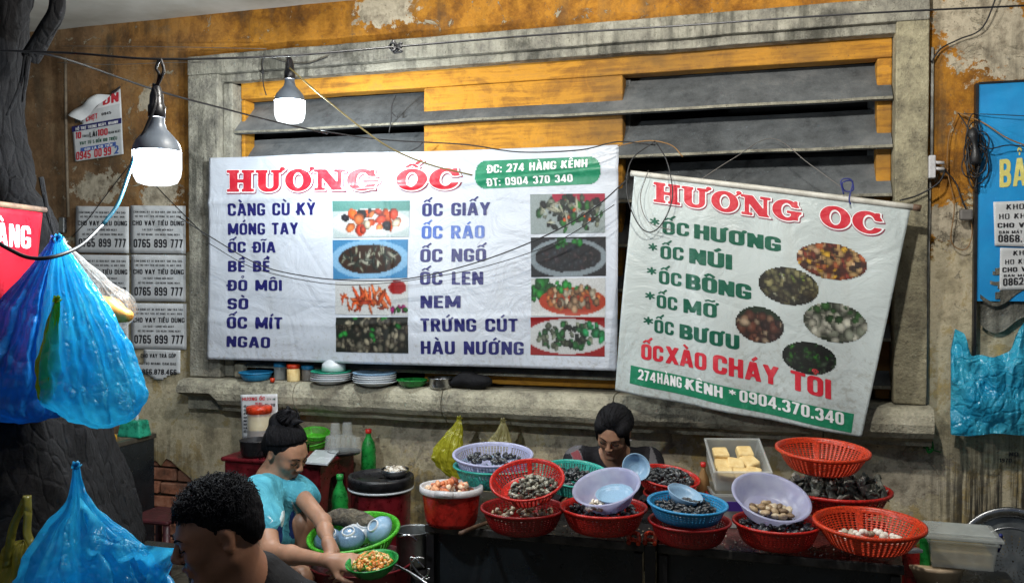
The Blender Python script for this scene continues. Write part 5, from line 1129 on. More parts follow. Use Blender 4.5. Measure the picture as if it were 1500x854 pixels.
# ================================================================ perforated baskets
def basket_mesh(h=.40, rb=.70, cols=60, rows=7, hole=.62, curve=.55, diamond=False, flare=.95, solid_from=0):
    """unit-radius basket body: perforated wall and floor"""
    mb = MB(); v = []; f = []
    def P(a, t):
        r = rb + (flare - rb) * (t ** curve); return (r * math.cos(a), r * math.sin(a), h * t)
    levels = [0, .10] + [.10 + .74 * (j + 1) / rows for j in range(rows)] + [.92, 1.0]
    nl = len(levels)
    for t in levels:
        for i in range(cols): v.append(P(2 * PI * i / cols, t))
    def cell(j, i): i2 = (i + 1) % cols; return j * cols + i, j * cols + i2, (j + 1) * cols + i2, (j + 1) * cols + i
    for j in range(nl - 1):
        perf = 1 <= j <= rows and j > solid_from
        for i in range(cols):
            c = cell(j, i)
            if not perf or (i % 12 == 0): f.append(c); continue
            a0, a1 = 2 * PI * i / cols, 2 * PI * (i + 1) / cols; t0, t1 = levels[j], levels[j + 1]
            am, tm = (a0 + a1) / 2, (t0 + t1) / 2; da, dt = (a1 - a0) / 2 * hole, (t1 - t0) / 2 * hole
            n = len(v)
            if diamond:
                for (x, y) in ((0, -1.2), (1.2, 0), (0, 1.2), (-1.2, 0)): v.append(P(am + da * x, tm + dt * y))
                f += [(c[0], c[1], n), (c[1], n + 1, n), (c[1], c[2], n + 1), (c[2], n + 2, n + 1), (c[2], c[3], n + 2), (c[3], n + 3, n + 2), (c[3], c[0], n + 3), (c[0], n, n + 3)]
            else:
                for (x, y) in ((-1, -1), (1, -1), (1, 1), (-1, 1)): v.append(P(am + da * x, tm + dt * y))
                f += [(c[0], c[1], n + 1, n), (c[1], c[2], n + 2, n + 1), (c[2], c[3], n + 3, n + 2), (c[3], c[0], n, n + 3)]
    # floor with radial slots
    base = len(v); rings = [.99, .86, .68, .5, .3]
    for q in rings:
        for i in range(cols): v.append((rb * q * math.cos(2 * PI * i / cols), rb * q * math.sin(2 * PI * i / cols), .0))
    for i in range(cols): f.append((i, base + i, base + (i + 1) % cols, (i + 1) % cols))
    for j in range(len(rings) - 1):
        for i in range(cols):
            if j in (1, 3) and i % 3 == 0: continue
            a, b, c_, d = base + j * cols + i, base + j * cols + (i + 1) % cols, base + (j + 1) * cols + (i + 1) % cols, base + (j + 1) * cols + i; f.append((a, d, c_, b))
    f.append(tuple(base + (len(rings) - 1) * cols + i for i in range(cols)))
    mb.add(v, f); return mb.mesh('basket_body', None, True)
def rim_mesh(h=.40, flare=.95, w_=.06, th=.035):
    pr = [(flare - .015, h - .01), (flare + .0, h + th * .7), (flare + w_ * .5, h + th), (flare + w_ * .95, h + th * .6), (flare + w_, h - th * .6), (flare + w_ * .72, h - th * .9), (flare + w_ * .6, h - th * .1), (flare + .012, h - th * .3), (flare - .015, h - .01)]
    mb = MB(); mb.add(*lathe(pr, 72)); return mb.mesh('basket_rim', None, True)
def bowl_mesh(prof, n=56): mb = MB(); mb.add(*lathe(prof, n, capb=prof[0][0] > 0)); return mb.mesh('bowl_body', None, True)
BK = {'std': (basket_mesh(.42, .66, 54, 7, .70, .6), rim_mesh(.42)), 'dia': (basket_mesh(.44, .62, 56, 8, .72, .6, True), rim_mesh(.44, .95, .07, .04)),
      'deep': (basket_mesh(.50, .70, 60, 7, .42, .6, False, .95, 2), rim_mesh(.50)), 'col': (basket_mesh(.44, .70, 72, 9, .66, .6), rim_mesh(.44, .95, .06, .025)),
      'solid': (bowl_mesh([(.01, 0), (.66, 0), (.72, .03), (.84, .22), (.93, .44)], 60), rim_mesh(.45, .93, .07, .035)), 'deepsolid': (bowl_mesh([(.01, 0), (.68, 0), (.75, .03), (.84, .25), (.92, .55)], 60), rim_mesh(.56, .92, .08, .03))}
TBL = .66
def basket(name, label, kind, mat, centre, R, rot=(0, 0, 0), cat='basket', group=None, sz=1.0):
    """centre: world position of the basket's floor centre"""
    t_ = thing(name, label, cat, centre, group); t_.rotation_euler = rot; t_.scale = (R, R, R * sz)
    bm_, rm_ = BK[kind]
    b_ = link('body', bm_.copy() if False else bm_.copy(), M[mat], t_); mod_solid(b_, .014, 0); link('rim', rm_.copy(), M[mat], t_); return t_
def by_rim(px, py, d, R, rimh):
    """floor centre from the rim centre seen at px, py and its distance"""
    p = Dp(px, py, d); p[2] -= rimh * R; return p

# ---- small food pieces
def shell(kind, seed=0):
    r = np.random.RandomState(seed); nu, nv = 9, 7; v = []; f = []
    for j in range(nv + 1):
        th = PI * j / nv
        for i in range(nu):
            a = 2 * PI * i / nu; x, y, z = math.sin(th) * math.cos(a), math.sin(th) * math.sin(a), math.cos(th)
            if kind == 'snail': k = 1 + .12 * math.sin(th * 7); s_ = (.62 * (1 - .45 * z) * k, .62 * (1 - .45 * z) * k, 1.15)
            elif kind == 'clam': s_ = (1 * (1 + .15 * math.cos(a)), .85, .52)
            elif kind == 'mussel': s_ = (.45 * (1 - .3 * z), .32, 1.15)
            elif kind == 'round': s_ = (.9, .85, .8)
            elif kind == 'oyster': s_ = (1.1, .72 * (1 + .2 * math.sin(3 * a)), .24)
            else: s_ = (1, .8, .6)
            k2 = 1 + (r.uniform(-.3, .3) if kind in ('chunk', 'oyster') and 0 < j < nv else r.uniform(-.04, .04))
            v.append((x * s_[0] * k2, y * s_[1] * k2, z * s_[2] * k2))
    for j in range(nv):
        for i in range(nu): f.append((j * nu + i, (j + 1) * nu + i, (j + 1) * nu + (i + 1) % nu, j * nu + (i + 1) % nu))
    return np.array(v), f
def heap(kind, n, c, rx, ry, size, seed, dome=.0, thick=.6, tilt=None, nx=(0, 0)):
    r = np.random.RandomState(seed); mb = MB(); pr = [shell(kind, k) for k in range(4)]
    for _ in range(n):
        q = r.uniform() ** .5; a = r.uniform(0, 2 * PI); x, y = q * rx * math.cos(a), q * ry * math.sin(a); z = dome * (1 - q * q) + r.uniform(-thick, thick) * size + .25 * dome * math.sin(x * 40 + seed)
        v, f = pr[r.randint(4)]; R = np.array(Euler(r.uniform(0, 6.28, 3)).to_matrix()) if kind not in ('clam', 'flat') else np.array(Euler((r.uniform(-.8, .8), r.uniform(-.8, .8), r.uniform(0, 6.28))).to_matrix())
        p = np.array([x, y, z])
        if tilt is not None: p = np.array(tilt) @ p
        mb.add((v * size * r.uniform(.75, 1.2)) @ R.T + p + np.array(c), f, 0, r.uniform(0, 1))
    return mb
M['snail'] = m_tint('snail_shells', [(.1, (.015, .015, .012)), (.4, (.06, .06, .045)), (.6, (.15, .145, .11)), (.85, (.33, .32, .26))], .3, mottled=.3)
M['darkshell'] = m_tint('dark_shells', [(.2, (.008, .009, .011)), (.6, (.03, .033, .038)), (.9, (.10, .11, .12))], .22)
M['whiteshell'] = m_tint('white_shells', [(.1, (.28, .22, .15)), (.45, (.60, .54, .44)), (.8, (.78, .75, .68))], .4, mottled=.25)
M['clam'] = m_tint('clam_shells', [(.1, (.14, .09, .05)), (.45, (.33, .22, .12)), (.75, (.48, .38, .24)), (.95, (.66, .60, .48))], .35, mottled=.3, scale=40)
M['meat'] = m_tint('cooked_crab_meat', [(.1, (.16, .04, .02)), (.35, (.60, .15, .05)), (.6, (.75, .36, .18)), (.85, (.80, .62, .45))], .35, mottled=.45, scale=50)
M['oyster'] = m_tint('oyster_shells', [(.15, (.02, .022, .018)), (.5, (.09, .095, .075)), (.75, (.24, .24, .20)), (.95, (.46, .46, .42))], .5, bump=.8, mottled=.45, scale=35)
M['stirfry'] = m_tint('stir_fried_food', [(.1, (.10, .25, .03)), (.3, (.55, .12, .02)), (.6, (.75, .33, .05)), (.9, (.80, .65, .35))], .4, mottled=.35)
def stuff(name, mb, mat, label, cat): return part(name, mb, M[mat], None, smooth=True, att=True, kind='stuff', label=label)
def pieces(name, kind, mat, pts, size, labelf, cat, group, seed, flat=False):
    r = random.Random(seed); mes = []
    for k in range(4):
        mb = MB(); v, f = shell(kind, k + 5); mb.add(v, f, 0, .15 + .22 * k); me = mb.mesh(name, None, True, True); me.materials.append(M[mat]); mes.append(me)
    for i, p in enumerate(pts):
        o = bpy.data.objects.new(name, r.choice(mes)); C.objects.link(o); o.location = p; o.scale = (size * r.uniform(.85, 1.15),) * 3
        o.rotation_euler = (r.uniform(-.7, .7), r.uniform(-.7, .7), r.uniform(0, 6.28)) if flat else (r.uniform(0, 6), r.uniform(0, 6), r.uniform(0, 6))
        o['label'] = labelf; o['category'] = cat; o['group'] = group

# ================================================================ the food tables
def table(label, xa, xb, top, y0=-1.03, y1=-.47, post=None):
    t_ = thing('food_table', label, 'table', ((xa + xb) / 2, (y0 + y1) / 2, 0))
    m = MB(); v, f = grid(lambda a, b: (xa + (xb - xa) * a, y0 + .012 + (y1 - y0) * b, TBL - .004), 30, 20); v = np.array(v); v[:, 2] += vnoise(v, 9, 2) * .0025; m.add(v, f); part('table_top', m, M[top], t_, smooth=True)
    m = MB(); m.add(*box(xa, xb, y0, y0 + .012, TBL - .028, TBL + .003)); mod_bevel(part('edge_trim', m, M['edge'], t_), .004)
    m = MB(); m.add(*box(xa + .001, xb - .001, y0 + .023, y1, TBL - .03, TBL - .012)); part('underside', m, M['blackm'], t_)
    m = MB(); m.add(*box(xa + .03, xb - .03, y0 + .03, y0 + .045, .08, TBL - .034)); part('front_board', m, M['board'], t_)
    for x in (xa + .005, xb - .04):
        for y in (y0 + .004, y1 - .04):
            m = MB(); m.add(*box(x, x + .03, y + .046 if False else y, y + .03, 0, TBL - .036)); part('leg', m, M['blackm'], t_)
    return t_
xa = W(622, 770, -1.03)[0]; xm = W(950, 800, -1.03)[0]; xb = W(1325, 832, -1.03)[0]
table('soot-dark metal food table carrying the baskets nearest the crouching woman', xa, xm - .012, 'tabletop'); table('food table with a stained red top under the baskets by the oysters', xm + .03, xb, 'tabler')
m = MB(); m.add(*box(xm - .009, xm + .027, -1.055, -1.02, 0, TBL + .002)); part('iron_post', m, M['blackm'], None, label='black iron post between the two food tables', cat='post')
for px, lb in ((928, 'red plastic clip lying on the dark table edge'), (952, 'red plastic clip lying on the iron post top')):
    m = MB(); m.add(*tube([Hz(px - 7, 795, TBL + .012), Hz(px - 6, 783, TBL + .014), Hz(px + 1, 780, TBL + .018), Hz(px + 8, 784, TBL + .014), Hz(px + 7, 796, TBL + .012)], .008, 8)); m.add(*tube([Hz(px - 7, 790, TBL + .012), Hz(px + 7, 791, TBL + .012)], .007, 8, 1)); part('plastic_clip', m, M['orange'], None, smooth=True, label=lb, cat='clip')
m = MB(); m.add(*tube([Hz(674, 781, TBL + .02), Hz(700, 770, TBL + .02), Hz(735, 758, TBL + .025)], .008, 8, 2)); part('wooden_stick', m, M['wood'], None, smooth=True, label='worn wooden stick lying over the dark table edge', cat='stick')

mb = heap('chunk', 240, np.array([(xa + xb) / 2, -.93, TBL + .002]), (xb - xa) * .48, .09, .0035, 77, 0, .2); _scr = mb
# depth of a point on table plane etc.
def onT(px, py): return Hz(px, py, TBL)
E_ = lambda x=0, y=0, z=0: (math.radians(x), math.radians(y), math.radians(z))
camyaw = YAW
def tiltR(toward, side=0): # tilt so the opening leans to the camera, expressed in world euler
    return (Matrix.Rotation(YAW, 3, 'Z') @ Matrix.Rotation(math.radians(side), 3, 'Y') @ Matrix.Rotation(math.radians(toward), 3, 'X')).to_euler()
def place(px_rim, py_rim, wpx, zrim_):
    """rim centre on a horizontal plane at height z -> centre, radius"""
    p = Hz(px_rim, py_rim, zrim_); d = depth_of(p); return p, wpx * d / FPX / 2
B = {}
def bk(name, label, kind, mat, px, py, wpx, zr, hfac, tilt=(0, 0), sz=1.0, cat='basket', group='plastic baskets of shellfish on the tables'):
    p, R = place(px, py, wpx, zr); rot = tiltR(*tilt); Rm = rot.to_matrix(); c = np.array(p) - np.array(Rm @ Vector((0, 0, hfac * R * sz)))
    t_ = basket(name, label, kind, mat, c, R, rot, cat, group, sz); return t_, p, R, c, np.array(Rm)
stuff('food_scraps', _scr, 'whiteshell', 'tiny shell crumbs scattered along the front of the food tables', 'scraps')
# b: lower red + tilted red with small snails
b1 = bk('basket', 'dark red basket under the tilted basket of small snails', 'deep', 'dred', 766, 743, 124, .775, .5)
b2 = bk('basket', 'bright red basket tipped forward, full of small dark snails', 'std', 'red', 772, 702, 110, .885, .42, (20, -6))
_, p, R, c, Rm = b2; stuff('snails', heap('snail', 230, c + Rm @ np.array([.02, -.03, .17 * R + .006]), .66 * R, .55 * R, 0.0098, 3, .02, 1.2, Rm), 'snail', 'small dark snails heaped in the tipped red basket', 'snails')
_, p, R, c, Rm = b1; stuff('snails', heap('snail', 90, c + [0, 0, .33 * R], .72 * R, .72 * R, .010, 4, .01, 1), 'clam', 'pale snails in the dark red basket underneath', 'snails')
# a: white oval basin in red tub
p, R = place(661, 717, 92, .80)
t_ = thing('tub', 'red tub with a white oval colander of cooked crab meat set in it', 'tub', p - [0, 0, .125]); 
m = MB(); m.add(*lathe([(.01, -.125), (.76 * R, -.125), (.82 * R, -.11), (.92 * R, -.01), (.93 * R, .0)], 48, p, sy=.86)); mod_solid(part('tub_body', m, M['red'], t_, smooth=True), .003)
t_ = thing('colander', 'white oval colander heaped with orange cooked crab meat', 'colander', p - [0, 0, .05])
m = MB(); m.add(*lathe([(.01, -.055), (.6 * R, -.055), (.80 * R, -.03), (.94 * R, .008)], 48, p, sy=.86)); mod_solid(part('body', m, M['whitep'], t_, smooth=True), .003)
m = MB(); m.add(*lathe([(.93 * R, .006), (.95 * R, .016), (1.02 * R, .016), (1.03 * R, -.004), (1.0 * R, -.008)], 64, p, sy=.88)); m.add(*boxc(p + [.01, -.86 * R, .006], (.07, .02, .022))); part('rim', m, M['whitep'], t_, smooth=True)
r = random.Random(3); pts = []
for k in range(46):
    q = r.random() ** .5; a = r.uniform(0, 6.28); pts.append(p + [q * .80 * R * math.cos(a), q * .66 * R * math.sin(a), -.012 + .05 * (1 - q) + r.uniform(-.008, .01)])
pieces('crab_meat', 'chunk', 'meat', pts, .0155, 'orange and white piece of crab meat in the white oval colander', 'crab meat', 'crab meat pieces in the oval colander', 5)
# c: turquoise + lilac colanders at the back
bk('basket', 'turquoise basket beneath the lilac colander by the yellow bag', 'col', 'turq', 726, 681, 124, .86, .44)
b = bk('colander', 'lilac colander holding a few dark snails, stacked on the turquoise basket', 'col', 'lilac', 722, 665, 118, .905, .44, (6, 0)); _, p, R, c, Rm = b
stuff('snails', heap('round', 60, c + [0, 0, .30 * R], .66 * R, .66 * R, .011, 7, .0, .6), 'darkshell', 'dark snails lying in the lilac colander', 'snails')
# d: turquoise basket in the middle back
b = bk('basket', 'turquoise basket of dark snails in front of the seated woman', 'col', 'turq', 843, 693, 104, .845, .44, (10, 4)); _, p, R, c, Rm = b
stuff('snails', heap('snail', 190, c + Rm @ np.array([0, 0, .25 * R]), .7 * R, .7 * R, .011, 8, .01, .8, Rm), 'darkshell', 'black snails in the turquoise basket before the seated woman', 'snails')
# e: red basket + tilted white basin
b = bk('basket', 'large red basket holding the tipped translucent basin', 'deep', 'red', 884, 742, 128, .785, .5); _, p, R, c, Rm = b
stuff('snails', heap('snail', 150, c + [0, 0, .36 * R], .78 * R, .78 * R, .012, 9, .01, 1), 'darkshell', 'dark shells under the tipped translucent basin', 'snails')
BK['basin'] = (bowl_mesh([(.01, 0), (.58, 0), (.64, .02), (.76, .28), (.90, .62), (.94, .66)], 60), rim_mesh(.66, .93, .07, .022))
b = bk('basin', 'translucent lilac basin tipped on its side with a scoop inside', 'basin', 'basin', 888, 712, 102, .865, .66, (17, -14), .8, 'basin', None); _, p, R, c, Rm = b
stuff('snails', heap('snail', 45, c + Rm @ np.array([-.45 * R, -.55 * R, .30 * R]), .26 * R, .24 * R, .009, 10, .01, 1, Rm), 'whiteshell', 'small pale snails at the lip of the tipped basin', 'snails')
def bowl_thing(name, label, px, py, wpx, d, tilt, mat, prof, cat='bowl', group=None, sc_=1):
    R = wpx * d / FPX / 2; rot = tiltR(*tilt); hh = prof[-1][1]; c = Dp(px, py, d) - np.array(rot.to_matrix() @ Vector((0, 0, hh * R)))
    t_ = thing(name, label, cat, c, group, rot=rot, scale=R)
    mod_solid(link('bowl', bowl_mesh(prof), M[mat], t_), .03, 0); m_ = MB(); m_.add(*lathe([(.42, -.08), (.45, -.08), (.44, .02), (.40, .02)], 40)); link('foot_ring', m_.mesh('foot_ring', None, True), M[mat], t_); m_ = MB(); m_.add(*lathe([(prof[-1][0] - .03, hh - .01), (prof[-1][0], hh + .03), (prof[-1][0] + .04, hh), (prof[-1][0], hh - .03), (prof[-1][0] - .03, hh - .01)], 56)); link('rim', m_.mesh('rim', None, True), M[mat], t_); return t_, c, R
RB = [(.02, 0), (.42, .0), (.62, .12), (.82, .34), (.96, .62)]
bowl_thing('scoop_bowl', 'pale blue bowl half sunk in the tipped translucent basin', 900, 722, 56, 3.07, (14, -8), 'lblue', [(.02, 0), (.6, .02), (.85, .15), (.96, .3)])
bowl_thing('bowl', 'pale blue bowl standing on edge before the seated woman', 932, 684, 42, 3.32, (62, 14), 'lblue', RB)
# g: red basket behind, snails
b = bk('basket', 'red basket of black snails beside the blue bowl and chilli bottle', 'std', 'red', 978, 697, 94, .83, .42, (8, 6)); _, p, R, c, Rm = b
stuff('snails', heap('snail', 230, c + Rm @ np.array([0, 0, .30 * R]), .78 * R, .78 * R, .011, 12, .02, 1, Rm), 'darkshell', 'black snails in the red basket by the chilli bottle', 'snails')
bk('basket', 'red basket on the table beneath the black snails basket', 'deep', 'red', 990, 722, 94, .765, .5)
# h: red front + blue basket + bowl
b = bk('basket', 'dark red basket beneath the sky-blue basket', 'deep', 'dred', 1010, 762, 120, .765, .5)
BK['bluek'] = (basket_mesh(.40, .74, 60, 5, .4, .6, False, .95, 2), rim_mesh(.40, .94, .07, .03))
b = bk('basket', 'sky-blue basket of dark snails with a bowl resting in it', 'bluek', 'bluep', 1007, 736, 117, .83, .40, (3, 2)); _, p, R, c, Rm = b
stuff('snails', heap('snail', 230, c + Rm @ np.array([0, 0, .22 * R]), .76 * R, .76 * R, .011, 13, .008, .8, Rm), 'darkshell', 'dark snails in the sky-blue basket', 'snails')
bowl_thing('bowl', 'pale blue bowl resting on the snails in the sky-blue basket', 1004, 722, 54, 3.06, (14, 16), 'lblue', RB)
# k: red front + translucent basin with clams
b = bk('basket', 'red basket of dark shells holding the basin of brown clams', 'deep', 'red', 1138, 764, 127, .765, .5); _, p, R, c, Rm = b
stuff('snails', heap('snail', 150, c + [0, 0, .38 * R], .82 * R, .82 * R, .012, 14, .01, 1), 'darkshell', 'dark shells around the basin of brown clams', 'snails')
b = bk('basin', 'translucent basin tipped forward with brown clams in its bottom', 'basin', 'basin', 1130, 727, 116, .84, .66, (24, 6), .72, 'basin', None); _, p, R, c, Rm = b
r = random.Random(6); pts = []
for k in range(34):
    q = r.random() ** .5; a = r.uniform(0, 6.28); pts.append(c + Rm @ np.array([q * .50 * R * math.cos(a), -.26 * R + q * .36 * R * math.sin(a), .17 * R + r.uniform(0, .018) - .22 * R * (q * math.sin(a))* .4]))
pieces('clam', 'clam', 'clam', pts, .0175, 'brown clam in the tipped translucent basin', 'clam', 'brown clams in the translucent basin', 7, True)
# l: back stack
b = bk('basket', 'red basket heaped with dark oysters under the empty one', 'std', 'red', 1226, 716, 152, .80, .42); _, p, R, c, Rm = b
mb = heap('oyster', 260, c + [0, 0, .40 * R], .86 * R, .86 * R, .023, 15, .04, .7); stuff('oysters', mb, 'oyster', 'dark rough oysters heaped in the red basket', 'oysters')
bk('basket', 'empty orange-red basket on top of the oysters, highest of the baskets', 'dia', 'orange', 1205, 659, 132, .955, .44, (4, 1)); 
m = MB(); m.add(*grid(lambda a, b: np.array(c) + [(-.95 + .5 * a) * R, (-.25 + .5 * b) * R, (.43 + .22 * math.sin(a * 3) * (1 - abs(b - .5))) * R + .01 * math.sin(a * 20 + b * 9)], 16, 12)); part('plastic_wrap', m, M['film_clear'], None, smooth=True, label='crumpled clear plastic wrap at the side of the oyster basket', cat='plastic wrap')
# m: front right
b = bk('basket', 'wide orange-red basket of white snails on the table corner', 'dia', 'orange', 1273, 766, 155, .785, .44, (2, 0)); _, p, R, c, Rm = b
r = random.Random(9); pts = []
for k in range(44):
    q = r.random() ** .5; a = r.uniform(0, 6.28); pts.append(c + [q * .62 * R * math.cos(a), q * .55 * R * math.sin(a), .09 * R + .018 * (1 - q) + r.uniform(0, .012)])
pieces('snail', 'round', 'whiteshell', pts, .0125, 'small white snail in the wide orange-red basket', 'snail', 'white snails in the wide orange-red basket', 8)
# i: clear box with tofu on a lidded crate
c0_ = Hz(1074, 722, TBL + .0); c0_ = np.array([c0_[0], -.66, TBL])
bx = np.array([W(1076, 690, -.66)[0], -.62, .83]); wx, wy, hz_ = .20, .20, .085
def openbox(c, wx, wy, h, wall=.003, rot=0, tap=.9):
    prs = []; R = np.array(Matrix.Rotation(rot, 3, 'Z')); v = []; 
    for (k, z) in ((tap, 0), (1, h), (1.06, h), (1.06, h + .008), (.97, h + .008), (tap * .97, .004)):
        for (sx_, sy_) in ((-1, -1), (1, -1), (1, 1), (-1, 1)): v.append(R @ np.array([sx_ * wx / 2 * k, sy_ * wy / 2 * k, z]) + c)
    f = [(3, 2, 1, 0)]
    for j in range(5):
        for i in range(4): f.append((j * 4 + i, j * 4 + (i + 1) % 4, (j + 1) * 4 + (i + 1) % 4, (j + 1) * 4 + i))
    f.append((20, 21, 22, 23)); return v, f
t_ = thing('food_box', 'tall clear box of bean curd propped on the crate', 'food box', bx - [0, 0, .0])
RT = np.array((Matrix.Rotation(.26, 3, 'Z') @ Matrix.Rotation(math.radians(24), 3, 'X')))
v, f = openbox(np.zeros(3), .205, .21, .09); v = np.array(v) @ RT.T + bx; m = MB(); m.add(v, f); mod_bevel(part('box', m, M['clearp'], t_), .006)
r = random.Random(2)
for (u, w_, dx) in ((-.28, .28, 0), (.22, .30, .02), (-.30, -.05, 0), (-.02, -.06, .0), (.26, .02, .3), (-.28, -.34, 0), (.02, -.34, 0), (.28, -.32, -.2)):
    m = MB(); v, f = boxc((0, 0, 0), (.060, .066, .030)); v = np.array(v); v += np.array([[r.uniform(-.004, .004) for _ in range(3)] for _ in v])
    q = np.array(Matrix.Rotation(dx + r.uniform(-.15, .15), 3, 'Z')) ; v = (v @ q.T + [u * .205 * .9, w_ * .21 * .9, .045 + r.uniform(0, .02)]) @ RT.T + bx; m.add(v, f)
    o = part('bean_curd', m, M['tofu'], None, label='golden fried bean curd block in the clear box', cat='bean curd', group='fried bean curd blocks in the clear box'); mod_bevel(o, .008, 3)
t_ = thing('crate', 'clear crate with a purple edge under the bean curd box', 'crate', bx - [0, 0, .17]); m = MB(); m.add(*openbox(np.array([bx[0], bx[1] - .02, TBL]), .19, .20, .12, rot=.26)); part('crate_body', m, M['clearp'], t_)
m = MB(); m.add(*boxc([bx[0] + .03, bx[1] - .125, TBL + .085], (.12, .006, .035), Matrix.Rotation(.26, 3, 'Z'))); part('front_label', m, simple('purple_plastic', (.06, .03, .22), rough=.4, bump=0), t_)
def bottle(label, base, r, h, mat, capmat, lm=None, name='bottle'):
    t_ = thing(name, label, 'bottle', base)
    m = MB(); m.add(*lathe([(.01, 0), (r * .9, 0), (r, .01), (r, h * .42), (r * .93, h * .5), (r, h * .58), (r * .8, h * .72), (r * .34, h * .86), (r * .32, h * .93)], 28, base)); part('bottle_body', m, M[mat], t_, smooth=True)
    m = MB(); m.add(*lathe([(r * .40, h * .92), (r * .42, h * .93), (r * .42, h), (r * .01, h + .001)], 20, base)); part('cap', m, M[capmat], t_, smooth=True)
    if lm: m = MB(); m.add(*lathe([(r * 1.01, h * .1), (r * 1.015, h * .4)], 28, base)); part('sleeve_label', m, M[lm], t_, smooth=True)
    return t_
pb = W(1030, 722, -.62); pb[2] = TBL; bottle('small chilli sauce bottle with a red cap beside the bean curd box', pb, .026, .215, 'cable_ora', 'red', 'p_yel')
pb = np.array([W(1022, 700, -.58)[0] + .12, -.54, TBL])

# ================================================================ things at the wall edge
p = Hz(1411, 835, .60); t_ = thing('storage_box', 'clear lidded plastic box of pale batter with blue clips', 'storage box', p); 
bw = W(1468, 800, p[1])[0] - W(1352, 800, p[1])[0]; bx2 = np.array([(W(1352, 800, p[1])[0] + W(1466, 800, p[1])[0]) / 2, p[1] + .05, W(1411, 838, p[1] - .06)[2]])
m = MB(); m.add(*openbox(bx2, bw * .86, .17, .085)); mod_bevel(part('box', m, M['clearp'], t_), .005)
m = MB(); m.add(*boxc(bx2 + [0, 0, .105], (bw * 1.0, .195, .012))); m.add(*boxc(bx2 + [0, 0, .114], (bw * .86, .15, .008))); mod_bevel(part('lid', m, M['clearp'], t_), .004)
m = MB(); m.add(*boxc(bx2 + [0, 0, .03], (bw * .78, .14, .05))); mod_bevel(part('batter', m, M['tofu'], t_), .01)
for sx_ in (-1, 1):
    m = MB(); m.add(*tube([bx2 + [sx_ * bw * .49, -.05, .12], bx2 + [sx_ * bw * .51, -.03, .09], bx2 + [sx_ * bw * .50, .0, .05]], .006, 6)); part('clip', m, M['cord_blue'], t_, smooth=True)
m = MB(); q = bx2 + [-.08, .02, -.075]; m.add(*lathe([(.01, 0), (.085, 0), (.10, .05), (.105, .055), (.105, .066), (.09, .068), (.01, .070)], 40, q)); part('lidded_tub', m, simple('cream_plastic', (.62, .48, .32), (.5, .36, .22), 12, .4), None, smooth=True, label='cream lidded tub under the clear batter box', cat='tub')
m = MB(); m.add(*boxc(W(1352, 806, -.76) + [0, 0, -.0], (.035, .10, .13))); o = part('carton', m, M['dgreen'], None, label='green carton wedged between the basket and the clear box', cat='carton'); mod_bevel(o, .005)
m = MB(); m.add(*boxc([bx2[0] + .02, bx2[1] + .06, (bx2[2] - .08) / 2], (bw * 1.5, .34, bx2[2] - .09))); o = part('cabinet', m, M['board'], None, label='low dark cabinet under the cream tub', cat='cabinet'); mod_bevel(o, .01)
m = MB(); m.add(*boxc(Hz(1338, 806, TBL + .012), (.055, .03, .012), Matrix.Rotation(.5, 3, 'Z'))); o = part('foam_scrap', m, M['whitep'], None, label='white foam scrap on the table corner', cat='scrap'); mod_bevel(o, .004)
m = MB(); m.add(*boxc(Hz(1332, 842, .55), (.06, .1, .2))); o = part('red_box', m, M['dred'], None, label='small red box under the table corner', cat='box'); mod_bevel(o, .006)
# large round steel strainer tray leaning on the wall
t_ = thing('strainer_tray', 'large round steel strainer tray leaning against the wall', 'tray', W(1480, 850, -.2)); cT = W(1484, 822, -.16); RT2 = Euler((math.radians(78), 0, math.radians(-4))).to_matrix(); rT = 78 * depth_of(cT) / FPX
m = MB(); m.add(*lathe([(rT * .80, .0), (rT * .84, .03), (rT * .97, .036), (rT, .03), (rT * .99, .02), (rT * .86, .02), (rT * .83, -.004)], 72, cT, RT2)); part('rim', m, M['steel'], t_, smooth=True)
nr, na = 26, 120; v = []; f = []
for j in range(nr + 1):
    for i in range(na): a = 2 * PI * i / na; rr_ = rT * .815 * max(j / nr, .02); v.append((rr_ * math.cos(a), rr_ * math.sin(a), .0))
for j in range(nr):
    for i in range(na):
        if j in (6, 8, 10, 12, 14) and i % 6 in (0,) : continue
        f.append((j * na + i, j * na + (i + 1) % na, (j + 1) * na + (i + 1) % na, (j + 1) * na + i))
m = MB(); m.add(np.array(v) @ np.array(RT2).T + cT, f); part('perforated_plate', m, M['alu'], t_, smooth=True)
m = MB(); m.add(*lathe([(rT * .60, .001), (rT * .61, .007), (rT * .63, .001)], 64, cT, RT2)); part('ridge', m, M['steel'], t_, smooth=True)

# ================================================================ dishes on the window sill
YD = -.075; ZS = 1.053
def on(px, y=YD): q = W(px, 560, y); return np.array([q[0], y, ZS])
def rpx(w_, p): return w_ * depth_of(p) / FPX / 2
p = on(375); R = rpx(50, p); t_ = basket('basket', 'small blue basket at the sill end, under the wide banner', 'solid', 'bluep', p, R, (0, 0, 0), 'basket')
def jar(label, px, w_, h, body, lid, tilt=0, y=YD):
    p = on(px, y); r = rpx(w_, p); t_ = thing('jar', label, 'jar', p)
    m = MB(); m.add(*lathe([(.005, 0), (r * .92, 0), (r, .008), (r, h * .72), (r * .9, h * .78)], 28, p)); part('jar_body', m, M[body], t_, smooth=True)
    m = MB(); m.add(*lathe([(r * .98, h * .76), (r * 1.04, h * .78), (r * 1.02, h), (.004, h + .002)], 28, p)); part('lid', m, M[lid], t_, smooth=True)
jar('frosted jar with a blue lid next to the blue basket', 410, 17, .09, 'clearp', 'bluep', y=-.03); jar('jar of tan spice with an orange-red lid on the sill', 430, 19, .088, 'tofu', 'orange'); jar('dark jar with a blue lid beside the plate stack', 451, 18, .080, 'cable_grey', 'bluep', y=-.04)
